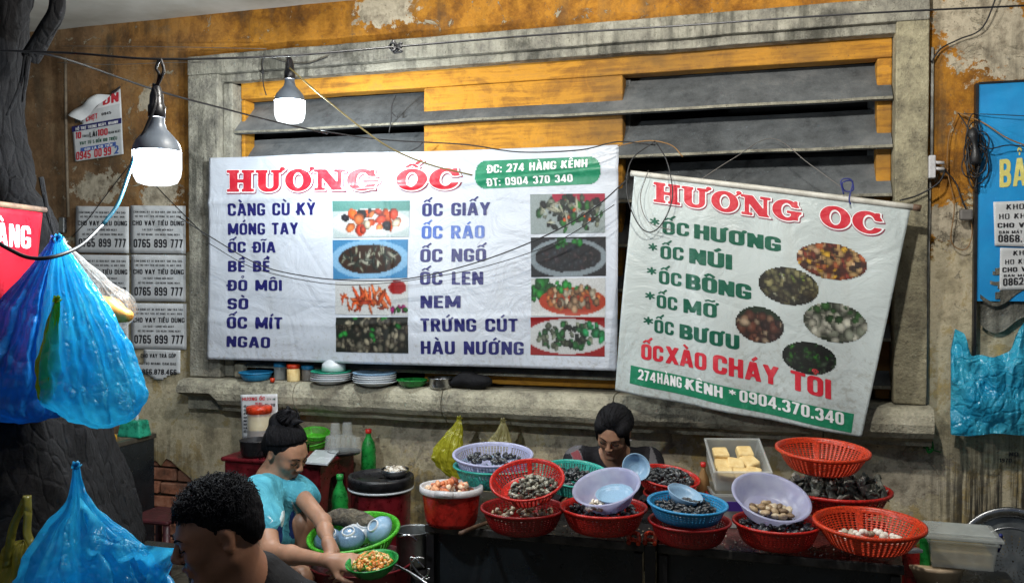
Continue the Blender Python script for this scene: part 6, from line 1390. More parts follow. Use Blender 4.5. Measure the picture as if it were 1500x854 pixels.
m = MB(); m.add(*lathe([(.004, 0), (.012, 0), (.012, .02), (.003, .021)], 16, on(399, -.13))); part('bottle_cap', m, M['orange'], None, smooth=True, label='loose orange cap lying on the sill', cat='bottle_cap')  # a loose bottle cap
m = MB(); p = on(353, -.02); m.add(*boxc(p + [0, 0, .04], (.055, .05, .075))); o = part('cement_block', m, M['sill'], None, label='grey lump of mortar at the sill end', cat='block'); mod_bevel(o, .01)
def plates(px, w_, n, labelf, mats, y=-.10):
    p = on(px, y); R = rpx(w_, p); r = random.Random(px)
    for k in range(n):
        q = p + [r.uniform(-.006, .006), r.uniform(-.006, .006), .0105 * k]
        m = MB(); m.add(*lathe([(.004, .0), (R * .55, 0), (R * .62, .004), (R * .95, .018), (R, .022), (R * .97, .024), (R * .6, .008), (.004, .006)], 44, q)); part('plate', m, M[mats[k % len(mats)]], None, smooth=True, label=labelf(k), cat='plate', group='plates stacked on the sill')
names5 = ['bottom', 'second from the bottom', 'middle', 'fourth from the bottom', 'top']
plates(485, 60, 5, lambda k: f'{names5[k]} plate of the white stack with a white bowl on it', ['ceram', 'ceram', 'whitep', 'ceram', 'mint']); plates(549, 65, 5, lambda k: f'{names5[k]} plate of the blue-rimmed stack beside the green dish', ['ceram', 'ceram', 'ceram', 'ceram', 'lblue'])
p = on(489, -.09) + [0, 0, .065]; R = rpx(36, p); m = MB(); m.add(*lathe([(R * .96, 0), (R, .0), (R * .93, .035), (R * .55, .062), (R * .5, .068), (.004, .068)], 40, p)); part('bowl', m, M['ceram'], None, smooth=True, label='white bowl turned upside down on the white plate stack', cat='bowl')
for px, w_, mt, lb, pr, nm in ((604, 46, 'dgreen', 'green plastic dish on the sill beside the steel bowl', [(.01, 0), (.55, 0), (.8, .18), (.97, .42), (1, .44)], 'dish'), (646, 40, 'steel', 'steel bowl on the sill between the green dish and the black bundle', [(.01, 0), (.8, .0), (.86, .08), (.9, .42), (1, .46)], 'bowl')):
    p = on(px, -.09); R = rpx(w_, p); m = MB(); m.add(*lathe([(a * R, b * R * (1.6 if mt == 'steel' else 1)) for a, b in pr], 44, p)); o = part(nm, m, M[mt], None, smooth=True, label=lb, cat=nm); mod_solid(o, .003)
f_ = Field(on(692) - [.16, .12, .02], on(692) + [.16, .12, .12], .006); q = on(692, -.08)
f_.ell(q + [0, 0, .035], (.095, .05, .035), k=.01); f_.ell(q + [-.03, 0, .05], (.05, .04, .03), k=.02); f_.ell(q + [.055, -.01, .035], (.045, .04, .03), k=.02); f_.cap(q + [-.06, -.02, .03], q + [-.12, -.03, .02], .02, .008)
o = field_part('cloth_bundle', f_, M['shirt_black'], None, disp=lambda V: .006 * vnoise(V, 25, 2)); o['label'] = 'black cloth bundle at the end of the sill dishes'; o['category'] = 'cloth bundle'

# ================================================================ red plastic table behind the crouching woman
zt = .726; ya, yb = -.45, -.07; xa_, xb_ = W(322, 677, ya)[0], W(470, 681, ya)[0]; t_ = thing('plastic_table', 'maroon plastic table crowded with jars and glasses behind the crouching woman', 'table', ((xa_ + xb_) / 2, (ya + yb) / 2, 0))
m = MB(); m.add(*box(xa_, xb_, ya, yb, zt - .022, zt)); mod_bevel(part('table_top', m, M['maroon'], t_), .01, 3)
def leg_panel(x0, x1, y, axis):
    """moulded apron and two splayed legs with an arched opening between"""
    n = 24; v = []; f = []
    for i in range(n + 1):
        u = i / n; z = zt - .023
        arch = 1 - abs(2 * u - 1); zl = 0 if (u < .14 or u > .86) else zt - .09 - .30 * (1 - min(1, (arch - .28) / .35)) ** 2 if arch < .63 else zt - .09
        q0 = (x0 + (x1 - x0) * u, y) if axis == 'x' else (y, x0 + (x1 - x0) * u)
        v += [(q0[0], q0[1], z), (q0[0], q0[1], zl)]
    for i in range(n): f.append((2 * i, 2 * i + 1, 2 * i + 3, 2 * i + 2))
    return v, f
for nm, ar in (('front', (xa_ + .02, xb_ - .02, ya + .02, 'x')), ('back', (xa_ + .02, xb_ - .02, yb - .02, 'x')), ('s1', (ya + .021, yb - .021, xb_ - .02, 'y')), ('s2', (ya + .021, yb - .021, xa_ + .02, 'y'))):
    m = MB(); m.add(*leg_panel(*ar)); mod_solid(part('leg_panel', m, M['maroon'], t_), .012, 0)
def onR(px, py): return Hz(px, py, zt)
p = onR(374, 668); R = rpx(44, p); m = MB(); m.add(*lathe([(.01, 0), (R * .8, 0), (R * .95, .02), (R, .075), (R * 1.04, .08), (R * .98, .082), (R * .9, .03), (.01, .02)], 40, p)); part('cooking_pot', m, M['blackp'], None, smooth=True, label='shiny black pot on the maroon table under the menu card', cat='pot')
p = onR(377, 640) + [0, .05, .0]; p = W(380, 645, -.26); p[2] = zt + .005; rj = 17 * depth_of(p) / FPX; ztop = W(380, 596, -.26)[2]
t_ = thing('jar', 'big clear jar of mixed spice with a red lid before the menu card', 'jar', p); hj = ztop - p[2]
m = MB(); m.add(*lathe([(.01, 0), (rj, 0), (rj * 1.02, .01), (rj * 1.02, hj - .03), (rj * .9, hj - .02)], 32, p)); part('jar_body', m, M['clearp'], t_, smooth=True)
m = MB(); m.add(*lathe([(.01, .008), (rj * .93, .008), (rj * .93, hj * .46), (.01, hj * .47)], 24, p)); part('mixed_spice', m, m_tint('mixed_spice', [(.3, (.12, .04, .03)), (.5, (.45, .2, .15)), (.7, (.6, .45, .35))], .6, mottled=1.2, scale=60), t_)
m = MB(); m.add(*lathe([(.01, hj * .475), (rj * .93, hj * .475), (rj * .93, hj * .80), (.01, hj * .8)], 24, p)); part('pale_spice', m, M['tofu'], t_)
m = MB(); m.add(*lathe([(rj * 1.0, hj - .03), (rj * 1.1, hj - .028), (rj * 1.1, hj), (rj * .98, hj + .005), (.01, hj + .006)], 32, p)); part('lid', m, M['orange'], t_, smooth=True)
paper('menu_card', 'small white price list with a red heading leaning on the wall behind the jar', [(355, 642), (408, 642), (406, 577), (352, 578)],
    [('HƯƠNG ỐC', (355, 587), (388, 586), 5, 'p_red'), ('274 HK', (391, 586), (404, 586), 3, 'p_dgreen', -.02), ('MENU', (374, 592), (384, 592), 3, 'p_red', -.02)] + [(w_, (357, 597 + 5.2 * k), (365 + (k % 3), 597 + 5.2 * k), 3, 'p_black', 0) for k, w_ in enumerate(['ỐC', 'SÒ', 'ỐC', 'MÓ', 'NG', 'NEM', 'HÀU', 'ỐC'])] + [('15-20', (388, 595), (403, 595), 4, 'p_black')], 'menu card', Y=-.185)
# green plastic baskets, drinking glasses, menus
for k, lb in ((0, 'green plastic basket at the bottom of the little stack by her head'), (1, 'green plastic basket on top of the little stack by her head')):
    p = onR(462, 656) + [0, -.02, .045 * k]; R = rpx(42, p); basket('basket', lb, 'dia', 'greenp', p + [.01, 0, .01 * k], R, (0.12 * k + .1, -.15 + .08 * k, k), 'basket', 'little green baskets on the maroon table')
p = W(504, 655, -.20); p[2] = zt; R = rpx(48, p); m = MB(); m.add(*lathe([(.01, .0), (R * .96, 0), (R, .012), (R * .97, .014), (R * .93, .004), (.01, .004)], 44, p)); part('tray', m, M['blackp'], None, smooth=True, label='round black tray under the upturned glasses', cat='tray')
gi = 0
for (dx, dy, dz) in ((-.065, -.02, 0), (-.02, -.05, 0), (.035, -.05, 0), (.075, -.02, 0), (-.03, .02, 0), (.03, .02, 0), (.025, -.015, .068), (-.045, -.005, .06)):
    q = p + [dx, dy, .015 + dz]; m = MB(); m.add(*lathe([(.027, 0), (.028, .002), (.022, .068), (.020, .072), (.004, .072)], 24, q)); o = part('drinking_glass', m, M['glass'], None, smooth=True, label='clear glass turned upside down on the black tray' if dz == 0 else 'clear glass stacked upside down on the other glasses', cat='glass', group='upturned glasses on the black tray' if dz == 0 else 'upturned glasses stacked on top'); gi += 1
m = MB(); a = [onR(445, 680), onR(462, 662), onR(497, 663), onR(480, 683)]; m.add(*quadbox(a[0] + [0, 0, .012], a[3] + [0, 0, .012], a[2] + [0, 0, .012], a[1] + [0, 0, .012], .008)); o = part('laminated_menu', m, M['ceram'], None, label='white laminated menu lying flat on the maroon table', cat='menu')
p = W(540, 700, -.12); p[2] = zt - .13; bottle('green soda bottle with a red cap behind the black barrel lid', p, .037, .24, 'dgreen', 'red'); p = Dp(498, 760, 3.75); p[2] = .50; bottle('green bottle standing low behind the green basket', p, .036, .26, 'dgreen', 'dgreen')
# barrel
p = Dp(558, 695, 3.98); R = 48 * 3.98 / FPX; t_ = thing('barrel', 'dark red barrel with a wide black lid beside the maroon table', 'barrel', (p[0], p[1], 0))
zl = p[2]; q = np.array([p[0], p[1], 0]); m = MB(); m.add(*lathe([(.01, .001), (R * .80, .001), (R * .84, .02), (R * .90, zl - .09), (R * .92, zl - .055)], 48, q)); part('barrel_body', m, M['maroon'], t_, smooth=True)
m = MB(); m.add(*lathe([(R * .93, zl - .062), (R * 1.0, zl - .06), (R * 1.0, zl - .053), (R * .93, zl - .05)], 64, q)); part('rim_band', m, M['ceram'], t_, smooth=True)
m = MB(); m.add(*lathe([(R * .95, zl - .05), (R * 1.0, zl - .046), (R * 1.01, zl - .012), (R * .99, zl - .002), (R * .90, zl), (R * .87, zl - .014), (R * .85, zl - .016), (.01, zl - .016)], 64, q)); part('lid', m, M['blackp'], t_, smooth=True)
p2 = np.array([p[0] + .055, p[1] + .03, zl - .012]); R2 = R * .43; m = MB(); m.add(*lathe([(.01, 0), (R2 * .7, 0), (R2 * .95, .02), (R2, .035), (R2 * .97, .036)], 40, p2)); o = part('dish', m, M['steel'], None, smooth=True, label='steel dish of empty shells on the black barrel lid', cat='dish'); mod_solid(o, .002)
stuff('shells', heap('clam', 60, p2 + [0, 0, .028], R2 * .8, R2 * .8, .011, 30, .008, .6), 'whiteshell', 'empty pale shells in the steel dish on the barrel', 'shells')
# green basket of bowls
p = Dp(518, 779, 3.30); R = 67 * 3.30 / FPX; rot = tiltR(9, -6); Rm = np.array(rot.to_matrix()); c = p - Rm @ np.array([0, 0, .44 * R]); basket('basket', 'lime green basket of used bowls beside the crouching woman', 'dia', 'greenp', c, R, rot)
for (dx, dy, dz, tl, rz, lb) in ((-.52, -.12, .34, (195, 8), 0, 'blue-grey bowl nearest her wrist in the green basket'), (-.08, -.25, .38, (198, -4), .5, 'blue-grey bowl upside down in the middle of the green basket'), (.45, -.12, .40, (205, -42), 1, 'pale blue bowl lying on its side in the green basket'), (.16, .16, .34, (190, 20), 2, 'pinkish white bowl behind the others in the green basket')):
    q = c + Rm @ (np.array([dx, dy, dz]) * R); rb_ = R * .33; e = tiltR(tl[0] + 10, tl[1]); tt = thing('bowl', lb, 'bowl', q + [0, 0, .03], 'used bowls in the green basket', rot=e, scale=rb_)
    mt = M['ceramb'] if 'pink' not in lb and 'pale' not in lb else M['lblue'] if 'pale' in lb else M['ceram']
    mod_solid(link('bowl', bowl_mesh([(.02, 0), (.40, 0), (.62, .10), (.85, .35), (1, .66)]), mt, tt), .04, 0); m_ = MB(); m_.add(*lathe([(.36, .0), (.36, -.13), (.42, -.13), (.44, .02)], 40)); link('foot_ring', m_.mesh('foot_ring', None, True), M['ceram'], tt)
q = c + Rm @ (np.array([-.12, .42, .60]) * R); f_ = Field(q - .18, q + .18, .007); f_.ell(q, (.085, .045, .032)); f_.ell(q + [-.06, -.01, -.005], (.05, .035, .028)); f_.ell(q + [.06, 0, -.01], (.05, .035, .022))
o = field_part('wet_rag', f_, M['cloth_rag'], None, disp=lambda V: .010 * vnoise(V, 24, 5)); o['label'] = 'grey-brown wet rag draped on the bowls in the green basket'; o['category'] = 'rag'
# tub under it
q = np.array([c[0] + .02, c[1], 0]); m = MB(); m.add(*lathe([(.01, .002), (.15, .002), (.19, c[2] - .04), (.20, c[2] - .03), (.19, c[2] - .03), (.14, .02), (.01, .02)], 40, q)); part('wash_tub', m, M['maroon'], None, smooth=True, label='deep maroon wash tub under the green basket', cat='tub')
# aluminium pot, stove, tongs
p = Dp(607, 790, 3.42); R = 26 * 3.42 / FPX; t_ = thing('pot', 'dented aluminium pot with handles at the end of the food table', 'pot', p - [0, 0, .09]); m = MB(); m.add(*lathe([(.01, -.09), (R * .9, -.09), (R * .96, -.08), (R * .97, -.02), (R * 1.0, -.01), (R * 1.0, .035), (R * 1.06, .04)], 44, p)); mod_solid(part('pot_body', m, M['alu'], t_, smooth=True), .003)
for s_ in (-1, 1): m = MB(); m.add(*tube([p + [s_ * R * .98, -.03, .02], p + [s_ * R * 1.3, -.03, .03], p + [s_ * R * 1.3, .03, .03], p + [s_ * R * .98, .03, .02]], .005, 8)); part('handle', m, M['alu'], t_, smooth=True)
q = np.array([p[0], p[1], 0]); t_ = thing('stove', 'black stove drum under the aluminium pot', 'stove', q); m = MB(); m.add(*lathe([(.01, .002), (R * 1.1, .002), (R * 1.15, p[2] - .12), (R * .9, p[2] - .10), (.01, p[2] - .105)], 36, q)); part('drum', m, M['blackm'], t_, smooth=True)
m = MB()
for s_ in (0, 1): m.add(*tube([Dp(615 + 14 * math.cos(a), 832 + 16 * math.sin(a + s_), 3.0 + .03 * s_) for a in np.linspace(0, 5.2, 9)], .0035, 8)); 
part('wire_rack', m, M['steel'], None, smooth=True, label='bent steel wire ring hanging under the table corner', cat='wire rack', kind='thing')
m = MB(); m.add(*tube([Dp(567, 822, 3.05), Dp(600, 838, 2.95), Dp(630, 858, 2.85)], .005, 8, 2)); part('tongs', m, M['steel'], None, smooth=True, label='long steel tongs pointing away from the bowl of food', cat='tongs')
m = MB(); m.add(*tube([Dp(583, 786, 3.3), Dp(600, 784, 3.3), Dp(612, 792, 3.3)], .006, 8)); part('ladle', m, M['steel'], None, smooth=True, label='steel ladle handle over the aluminium pot', cat='ladle')

# ================================================================ black cabinet and tissue box by the trunk
Yk = -.12; xk0, xk1 = W(148, 650, -.42)[0], W(228, 636, -.05)[0]
t_ = thing('side_cabinet', 'old black cabinet against the wall behind the tree base', 'cabinet', ((xk0 + xk1) / 2, -.25, 0)); zk = .735
m = MB(); m.add(*box(xk0, xk1, -.46, -.04, zk - .025, zk)); mod_bevel(part('top', m, simple('grimy_board', (.10, .09, .07), (.04, .035, .03), 8, .4), t_), .004)
m = MB(); m.add(*box(xk0 + .03, xk1 - .02, -.43, -.06, 0, zk - .026)); part('carcass', m, M['board'], t_)
m = MB(); m.add(*box(xk0 + .06, xk1 - .05, -.436, -.431, .06, zk - .06)); part('door', m, M['blackm'], t_)
q = Hz(197, 639, zk); q[2] = zk; t_ = thing('tissue_box', 'green tissue box with a white tissue on the black cabinet', 'tissue box', q); m = MB(); v, f = boxc(q + [0, 0, .045], (.15, .10, .09)); v = np.array(v); v[4:, :2] = q[:2] + (v[4:, :2] - q[:2]) * .8; m.add(v, f); mod_bevel(part('box', m, M['mint'], t_), .01, 3)
m = MB(); m.add(*grid(lambda a, b: q + [-.02 + .045 * a + .005 * math.sin(b * 5), .01 * math.sin(a * 6), .085 + .065 * b], 8, 8)); part('tissue', m, M['paper'], t_, smooth=True)
m = MB(); q2 = Hz(164, 648, zk); m.add(*lathe([(.003, 0), (.018, .003), (.026, .02), (.022, .038), (.006, .046)], 20, [q2[0], q2[1], zk])); part('kumquat', m, simple('yellow_peel', (.75, .42, .02), (.6, .3, .02), 20, .4), None, smooth=True, label='small yellow citrus fruit beside the tissue box', cat='fruit')
m = MB(); m.add(*boxc(Hz(160, 636, zk) + [-.01, .02, .04], (.07, .06, .08))); part('carton', m, M['wood'], None, label='small brown carton behind the yellow fruit', cat='carton')
# low stools and dark clutter near the ground behind the man
t_ = thing('stool', 'low dark plastic stool near the brick base', 'stool', Dp(225, 770, 4.0)); q = Dp(238, 752, 4.2); s_ = .12
m = MB(); m.add(*box(q[0] - s_, q[0] + s_, q[1] - s_, q[1] + s_, q[2] - .02, q[2])); mod_bevel(part('seat', m, M['maroon_dark'], t_), .01)
for a in (-1, 1):
    for b in (-1, 1): m = MB(); m.add(*tube([q + [a * s_ * .85, b * s_ * .85, -.021], [q[0] + a * s_ * 1.1, q[1] + b * s_ * 1.1, 0]], .016, 8, 1)); part('leg', m, M['maroon_dark'], t_, smooth=True)
t_ = thing('stool', 'black plastic stool beside the lower blue bag', 'stool', Dp(215, 830, 3.6)); q = Dp(222, 806, 3.6)
m = MB(); m.add(*box(q[0] - s_, q[0] + s_, q[1] - s_, q[1] + s_, q[2] - .02, q[2])); mod_bevel(part('seat', m, M['blackp'], t_), .01)
for a in (-1, 1):
    for b in (-1, 1): m = MB(); m.add(*tube([q + [a * s_ * .85, b * s_ * .85, -.021], [q[0] + a * s_ * 1.1, q[1] + b * s_ * 1.1, 0]], .014, 8, 1)); part('leg', m, M['blackp'], t_, smooth=True)
# ================================================================ people
CF = np.array([_F[0], _F[1], 0]); CF /= np.linalg.norm(CF); ZU = np.array([0, 0, 1.0])
def nrm(v): v = np.array(v, float); return v / (np.linalg.norm(v) + 1e-12)
def headM(fw, pitch=0, roll=0):
    fw = nrm(fw); a = math.radians(pitch); f = fw * math.cos(a) - ZU * math.sin(a); u = ZU * math.cos(a) + fw * math.sin(a)
    l = np.cross(u, f)
    if roll: r = math.radians(roll); l, u = l * math.cos(r) + u * math.sin(r), u * math.cos(r) - l * math.sin(r)
    return np.stack([l, -f, u], 1)
def add_head(F_, o, M_, s=1.0, neck_to=None, nr=.052):
    mm = Matrix([list(r) for r in M_])
    P = lambda x, y, z: np.array(o) + M_ @ (np.array([x, y, z]) * s)
    E = lambda c, r, k=.015, sub=False, R=None: F_.ell(P(*c), np.array(r) * s, mm if R is None else mm @ R, k=k * s, sub=sub)
    Cc = lambda a, b, ra, rb=None, k=.012, sub=False: F_.cap(P(*a), P(*b), ra * s, (rb if rb is not None else ra) * s, k=k * s, sub=sub)
    E((0, .012, .032), (.073, .092, .082)); E((0, -.028, -.04), (.056, .058, .062), .03); E((0, -.045, .02), (.060, .045, .055), .02)
    Cc((-.046, .005, -.05), (-.014, -.062, -.092), .020, .018, .02); Cc((.046, .005, -.05), (.014, -.062, -.092), .020, .018, .02)
    Cc((0, -.066, -.094), (0, -.068, -.092), .020, .020, .02)
    for q in (-1, 1):
        E((q * .036, -.060, -.018), (.024, .026, .024), .02)          # cheek
        E((q * .031, -.098, .010), (.017, .016, .012), .014, True)    # eye socket
        E((q * .031, -.078, .009), (.0145, .013, .0105), .004)        # lid
        Cc((q * .014, -.088, .027), (q * .044, -.076, .028), .008, .006, .012)   # brow ridge
        E((q * .0115, -.098, -.026), (.0085, .010, .007), .006)       # nostril wing
        E((q * .074, .010, .0), (.009, .018, .031), .006, R=Matrix.Rotation(q * .35, 3, 'Z')); E((q * .082, .003, .003), (.006, .010, .017), .006, True)
    Cc((0, -.086, .020), (0, -.106, -.016), .0075, .0095, .010); E((0, -.108, -.021), (.010, .009, .009), .006)
    Cc((-.016, -.086, -.052), (0, -.093, -.050), .0055, .0065, .006); Cc((.016, -.086, -.052), (0, -.093, -.050), .0055, .0065, .006)
    Cc((-.014, -.085, -.064), (.014, -.085, -.064), .0075, .0075, .007); Cc((-.022, -.092, -.0575), (.022, -.092, -.0575), .0022, .0022, .004, True)
    E((0, -.088, -.078), (.016, .008, .006), .008, True)
    if neck_to is not None: F_.cap(P(0, .022, -.055), neck_to, nr * s, nr * s * 1.08, k=.03)
    return P
def facial(P, parent, s, closed=True, brow=.0042):
    for q in (-1, 1):
        m = MB(); m.add(*tube([P(q * .014, -.0955, .024), P(q * .028, -.0925, .031), P(q * .046, -.080, .027)], lambda t: brow * s * (1 - .5 * t), 6, 5, .6)); part('eyebrow', m, M['hair'], parent, smooth=True)
        m = MB(); m.add(*tube([P(q * .017, -.0895, .006), P(q * .027, -.0925, .002), P(q * .037, -.0905, .002), P(q * .046, -.083, .006)], .0019 * s, 6, 5)); part('eyelash', m, M['hair'], parent, smooth=True)
def lips(P, s, sp=.014):
    a = P(0, -.09, -.058)
    def t(V): d = (V - a) / s; return .75 * np.exp(-((np.linalg.norm(d, axis=1) / sp) ** 2))
    return t
def add_hand(F_, wrist, d, nrml, s=1.0, curl=(20, 25, 20), thumb=1, spread=.09, k=.006):
    """d: hand direction, nrml: back of the hand; fingers curl away from nrml"""
    d = nrm(d); n = nrm(np.array(nrml) - d * np.dot(nrml, d)); a = np.cross(d, n) * thumb; w = np.array(wrist, float)
    F_.cap(w - d * .01, w + d * .03, .022 * s, .026 * s, k=.02)
    for i, (off, L) in enumerate(((.030, .066), (.010, .074), (-.010, .069), (-.028, .054))):
        kn = w + d * (.082 - .006 * abs(i - 1)) * s + a * off * s; F_.cap(w + d * .02 * s + a * off * .55 * s, kn, .0125 * s, .0100 * s, k=.014)
        dr = nrm(d + a * spread * (1.5 - i)); p = kn; ang = 0
        for j, fr in enumerate((.45, .30, .25)):
            ang += math.radians(curl[j] * (1 + .12 * (i - 1))); v = dr * math.cos(ang) - n * math.sin(ang); q = p + v * L * fr * s
            F_.cap(p, q, (.0088 - .0009 * j) * s, (.0080 - .0009 * j) * s, k=k); p = q
    t0 = w + d * .018 * s + a * .022 * s - n * .006 * s; t1 = t0 + nrm(d * .6 + a * .75 - n * .25) * .040 * s; t2 = t1 + nrm(d * .9 + a * .25 - n * .25) * .030 * s; t3 = t2 + nrm(d * 1 - a * .02 - n * .3) * .024 * s
    F_.cap(t0, t1, .014 * s, .0110 * s, k=.015); F_.cap(t1, t2, .0105 * s, .0095 * s, k=k); F_.cap(t2, t3, .0095 * s, .0075 * s, k=k)
def hairfield(o, M_, s, prims, subs, h=.005, disp=.004, parent=None, mat='hair', stretch=(40, 40, 12), name='hair'):
    mm = Matrix([list(r) for r in M_]); P = lambda x, y, z: np.array(o) + M_ @ (np.array([x, y, z]) * s)
    F_ = Field(np.array(o) - .27 * s, np.array(o) + .27 * s, h)
    for p in prims:
        if len(p) == 2: F_.ell(P(*p[0]), np.array(p[1]) * s, mm, k=.015 * s)
        else: F_.cap(P(*p[0]), P(*p[1]), p[2] * s, p[3] * s, k=.012 * s)
    for p in subs: F_.ell(P(*p[0]), np.array(p[1]) * s, mm, k=.006 * s, sub=True)
    def dd(V):
        L = ((V - np.array(o)) @ M_); return disp * s * vnoise(L * np.array(stretch), 1, 3, 3)
    return field_part(name, F_, M[mat], parent, disp=dd)
def strands(name, o, M_, s, parent, n, start, end, rad, seed, r=.0013, lift=.0, jit=.05):
    """hairs combed over the skull from the hairline (directions from start()) to the gathered end direction"""
    P = lambda q: np.array(o) + M_ @ (np.asarray(q) * s); rg = np.random.RandomState(seed); m = MB(); c = np.array([0, .022, .044]); rad = np.array(rad)
    for _ in range(n):
        a = nrm(start(rg)); b = nrm(np.array(end) + rg.normal(size=3) * .08); pts = []; j = rg.normal(size=3) * jit
        for t in np.linspace(0, 1, 9):
            d = nrm(a * (1 - t) + b * t + j * math.sin(PI * t)); pts.append(P(c + d * rad * (1.0 + lift * rg.uniform(0, 1) + .02 * math.sin(PI * t))))
        m.add(*tube(pts, lambda t: r * s, 4, 2))
    return part(name, m, M['hair'], parent, smooth=True)
def face_edge(rg):
    u = rg.uniform(-1, 1); return np.array([math.sin(u * 1.75), -math.cos(u * 1.75) * .9, .58 - .75 * abs(u) ** 1.6])
def m_tee():
    g = G('cyan_tee'); n = g.noise(9, 5, .55, dist=1.4); w_ = g.noise(400, 2); col = g.ramp(n, [(.35, (.06, .30, .41)), (.65, (.11, .43, .54))]); a = g.att()[2]
    col = g.mix(g.ramp(a, [(.45, 0), (.55, 1)]), col, (.02, .05, .20)); col = g.mix(g.ramp(a, [(.0, 1), (.06, 0)]), col, (.55, .68, .72))
    g.base(col, .8, 0, .2); g.bump(g.math('ADD', n, g.math('MULTIPLY', w_, .04)), .9, .02); return g.m
M['tee'] = m_tee()
def m_patch():
    g = G('black_patched_shirt'); a = g.att()[2]; n = g.noise(8, 4, .6, dist=1.2); col = g.ramp(a, [(.2, (.010, .010, .014)), (.42, (.012, .011, .015)), (.5, (.10, .10, .11)), (.75, (.12, .11, .12)), (.85, (.18, .04, .05))])
    g.base(col, .75, 0, .3); g.bump(n, .8, .02); return g.m
M['patch'] = m_patch()

# ---------------- crouching woman in the cyan T-shirt
D = Dp
w1 = thing('person', 'crouching woman with a high hair bun and cyan T-shirt, holding a bowl of food', 'person', D(395, 960, 3.45))
o1 = D(418, 662, 3.50); s1_ = .93; M1 = headM(_R * .86 - CF * .50, 27, 4)
f_ = Field(np.minimum(np.array(D(330, 700, 3.9)), D(560, 980, 2.9)) - [.25, .18, .0], np.maximum(np.array(D(330, 590, 3.9)), D(560, 980, 2.9)) + [.12, .1, .02], .0058)
f_.lo[2] = .02
f_ = Field([-2.45, -1.75, .05], [-1.22, -.62, 1.12], .0058)
P1 = add_head(f_, o1, M1, s1_, D(399, 704, 3.52), .047)
ne, ch, be, pe = D(397, 704, 3.52), D(402, 745, 3.54), D(392, 800, 3.54), D(378, 852, 3.56)
f_.cap(ne, ch, .06, .095, k=.05); f_.cap(ch, be, .095, .10, k=.05); f_.cap(be, pe, .10, .14, k=.05)
rs_, re_, rw_ = D(383, 722, 3.38), D(396, 808, 3.20), D(484, 821, 3.02); ls_, le_, lw_ = D(437, 722, 3.52), D(473, 764, 3.30), D(482, 797, 3.10)
f_.cap(ch + [0, 0, .04], rs_, .06, .048, k=.04); f_.cap(ch + [0, 0, .04], ls_, .06, .045, k=.04)
f_.cap(rs_, re_, .045, .036, k=.02); f_.cap(re_, re_ * .65 + rw_ * .35, .034, .032, k=.02); f_.cap(re_ * .65 + rw_ * .35, rw_, .032, .019, k=.02); f_.cap(ls_, le_, .037, .029, k=.02); f_.cap(le_, le_ * .6 + lw_ * .4, .029, .027, k=.02); f_.cap(le_ * .6 + lw_ * .4, lw_, .027, .018, k=.02)
hip1, hip2 = D(382, 850, 3.62), D(378, 862, 3.46); k1, k2 = D(443, 767, 3.50), D(441, 850, 3.20); a1, a2 = D(430, 905, 3.52), D(420, 968, 3.34)
f_.cap(hip1, k1, .085, .042, k=.03); f_.cap(k1, a1, .043, .030, k=.02); f_.cap(hip2, k2, .085, .050, k=.03); f_.cap(k2, a2, .048, .032, k=.02)
for a_ in (a1, a2): f_.cap(a_, a_ + _R * .13 - [0, 0, .04], .032, .022, k=.02)
add_hand(f_, rw_, _R * .95 - CF * .18 - ZU * .02, ZU * .75 - CF * .65, .98, (14, 22, 18), -1 if False else 1)
add_hand(f_, lw_, _R * .45 - ZU * .7 - CF * .35, _R * .75 + ZU * .4 - CF * .1, .95, (25, 35, 30), -1)
lp = lips(P1, s1_); bd = field_part('body', f_, M['skin'], w1, tint=lp, relax=2); facial(P1, bd, s1_)
# T-shirt
f_ = Field([-2.45, -1.75, .25], [-1.5, -.62, 1.02], .0065)
f_.cap(ne + [0, 0, -.02], ch, .055, .118, k=.05); f_.cap(ch, be, .118, .128, k=.05); f_.cap(be, pe, .128, .15, k=.05)
f_.cap(ch + [0, 0, .05], rs_, .075, .066, k=.05); f_.cap(ch + [0, 0, .05], ls_, .07, .060, k=.04)
f_.cap(rs_, D(389, 778, 3.29), .064, .070, k=.03); f_.cap(ls_, D(446, 735, 3.56), .060, .062, k=.03)
f_.ell(P1(0, .0, -.130), (.062, .066, .10), k=.012, sub=True); f_.ell(P1(.0, -.08, -.17), (.036, .07, .07), k=.01, sub=True)
f_.ell(D(400, 846, 3.05), (.16, .16, .085), k=.012, sub=True)
pr1, pr2, pr3 = D(427, 772, 3.42), D(424, 752, 3.42), D(391, 756, 3.20)
def tt(V):
    t = np.full(len(V), .25); d = V - pr1; u = d @ _R; t = np.where((u / .018) ** 2 + ((d[:, 2] + .0) / .055) ** 2 < 1, .8, t)
    d = V - pr2; u = d @ _R; t = np.where(((u + .2 * d[:, 2] - .012) / .006) ** 2 + (d[:, 2] / .05) ** 2 < 1, 0, t)
    d = V - pr3; u = d @ _R; t = np.where((np.abs(u - .008 * np.sin(d[:, 2] * 170)) < .0035) & (np.abs(d[:, 2]) < .035) & (d @ CF < .05), .0, t); return t
o = field_part('shirt', f_, M['tee'], w1, disp=lambda V: .010 * vnoise(V * [1, 1, .6], 9, 3, 3) + .009 * np.sin((V[:, 0] * 25 + V[:, 2] * 38 + 2 * vnoise(V, 6, 1, 1))), tint=tt)
f_ = Field([-2.4, -1.7, .15], [-1.5, -.7, .75], .009); f_.cap(pe, be - [0, 0, .06], .165, .13, k=.04); f_.cap(hip1, hip1 * .6 + k1 * .4, .108, .085, k=.03); f_.cap(hip2, hip2 * .6 + k2 * .4, .108, .088, k=.03)
field_part('shorts', f_, M['shirt_black'], w1, disp=lambda V: .005 * vnoise(V, 14, 3))
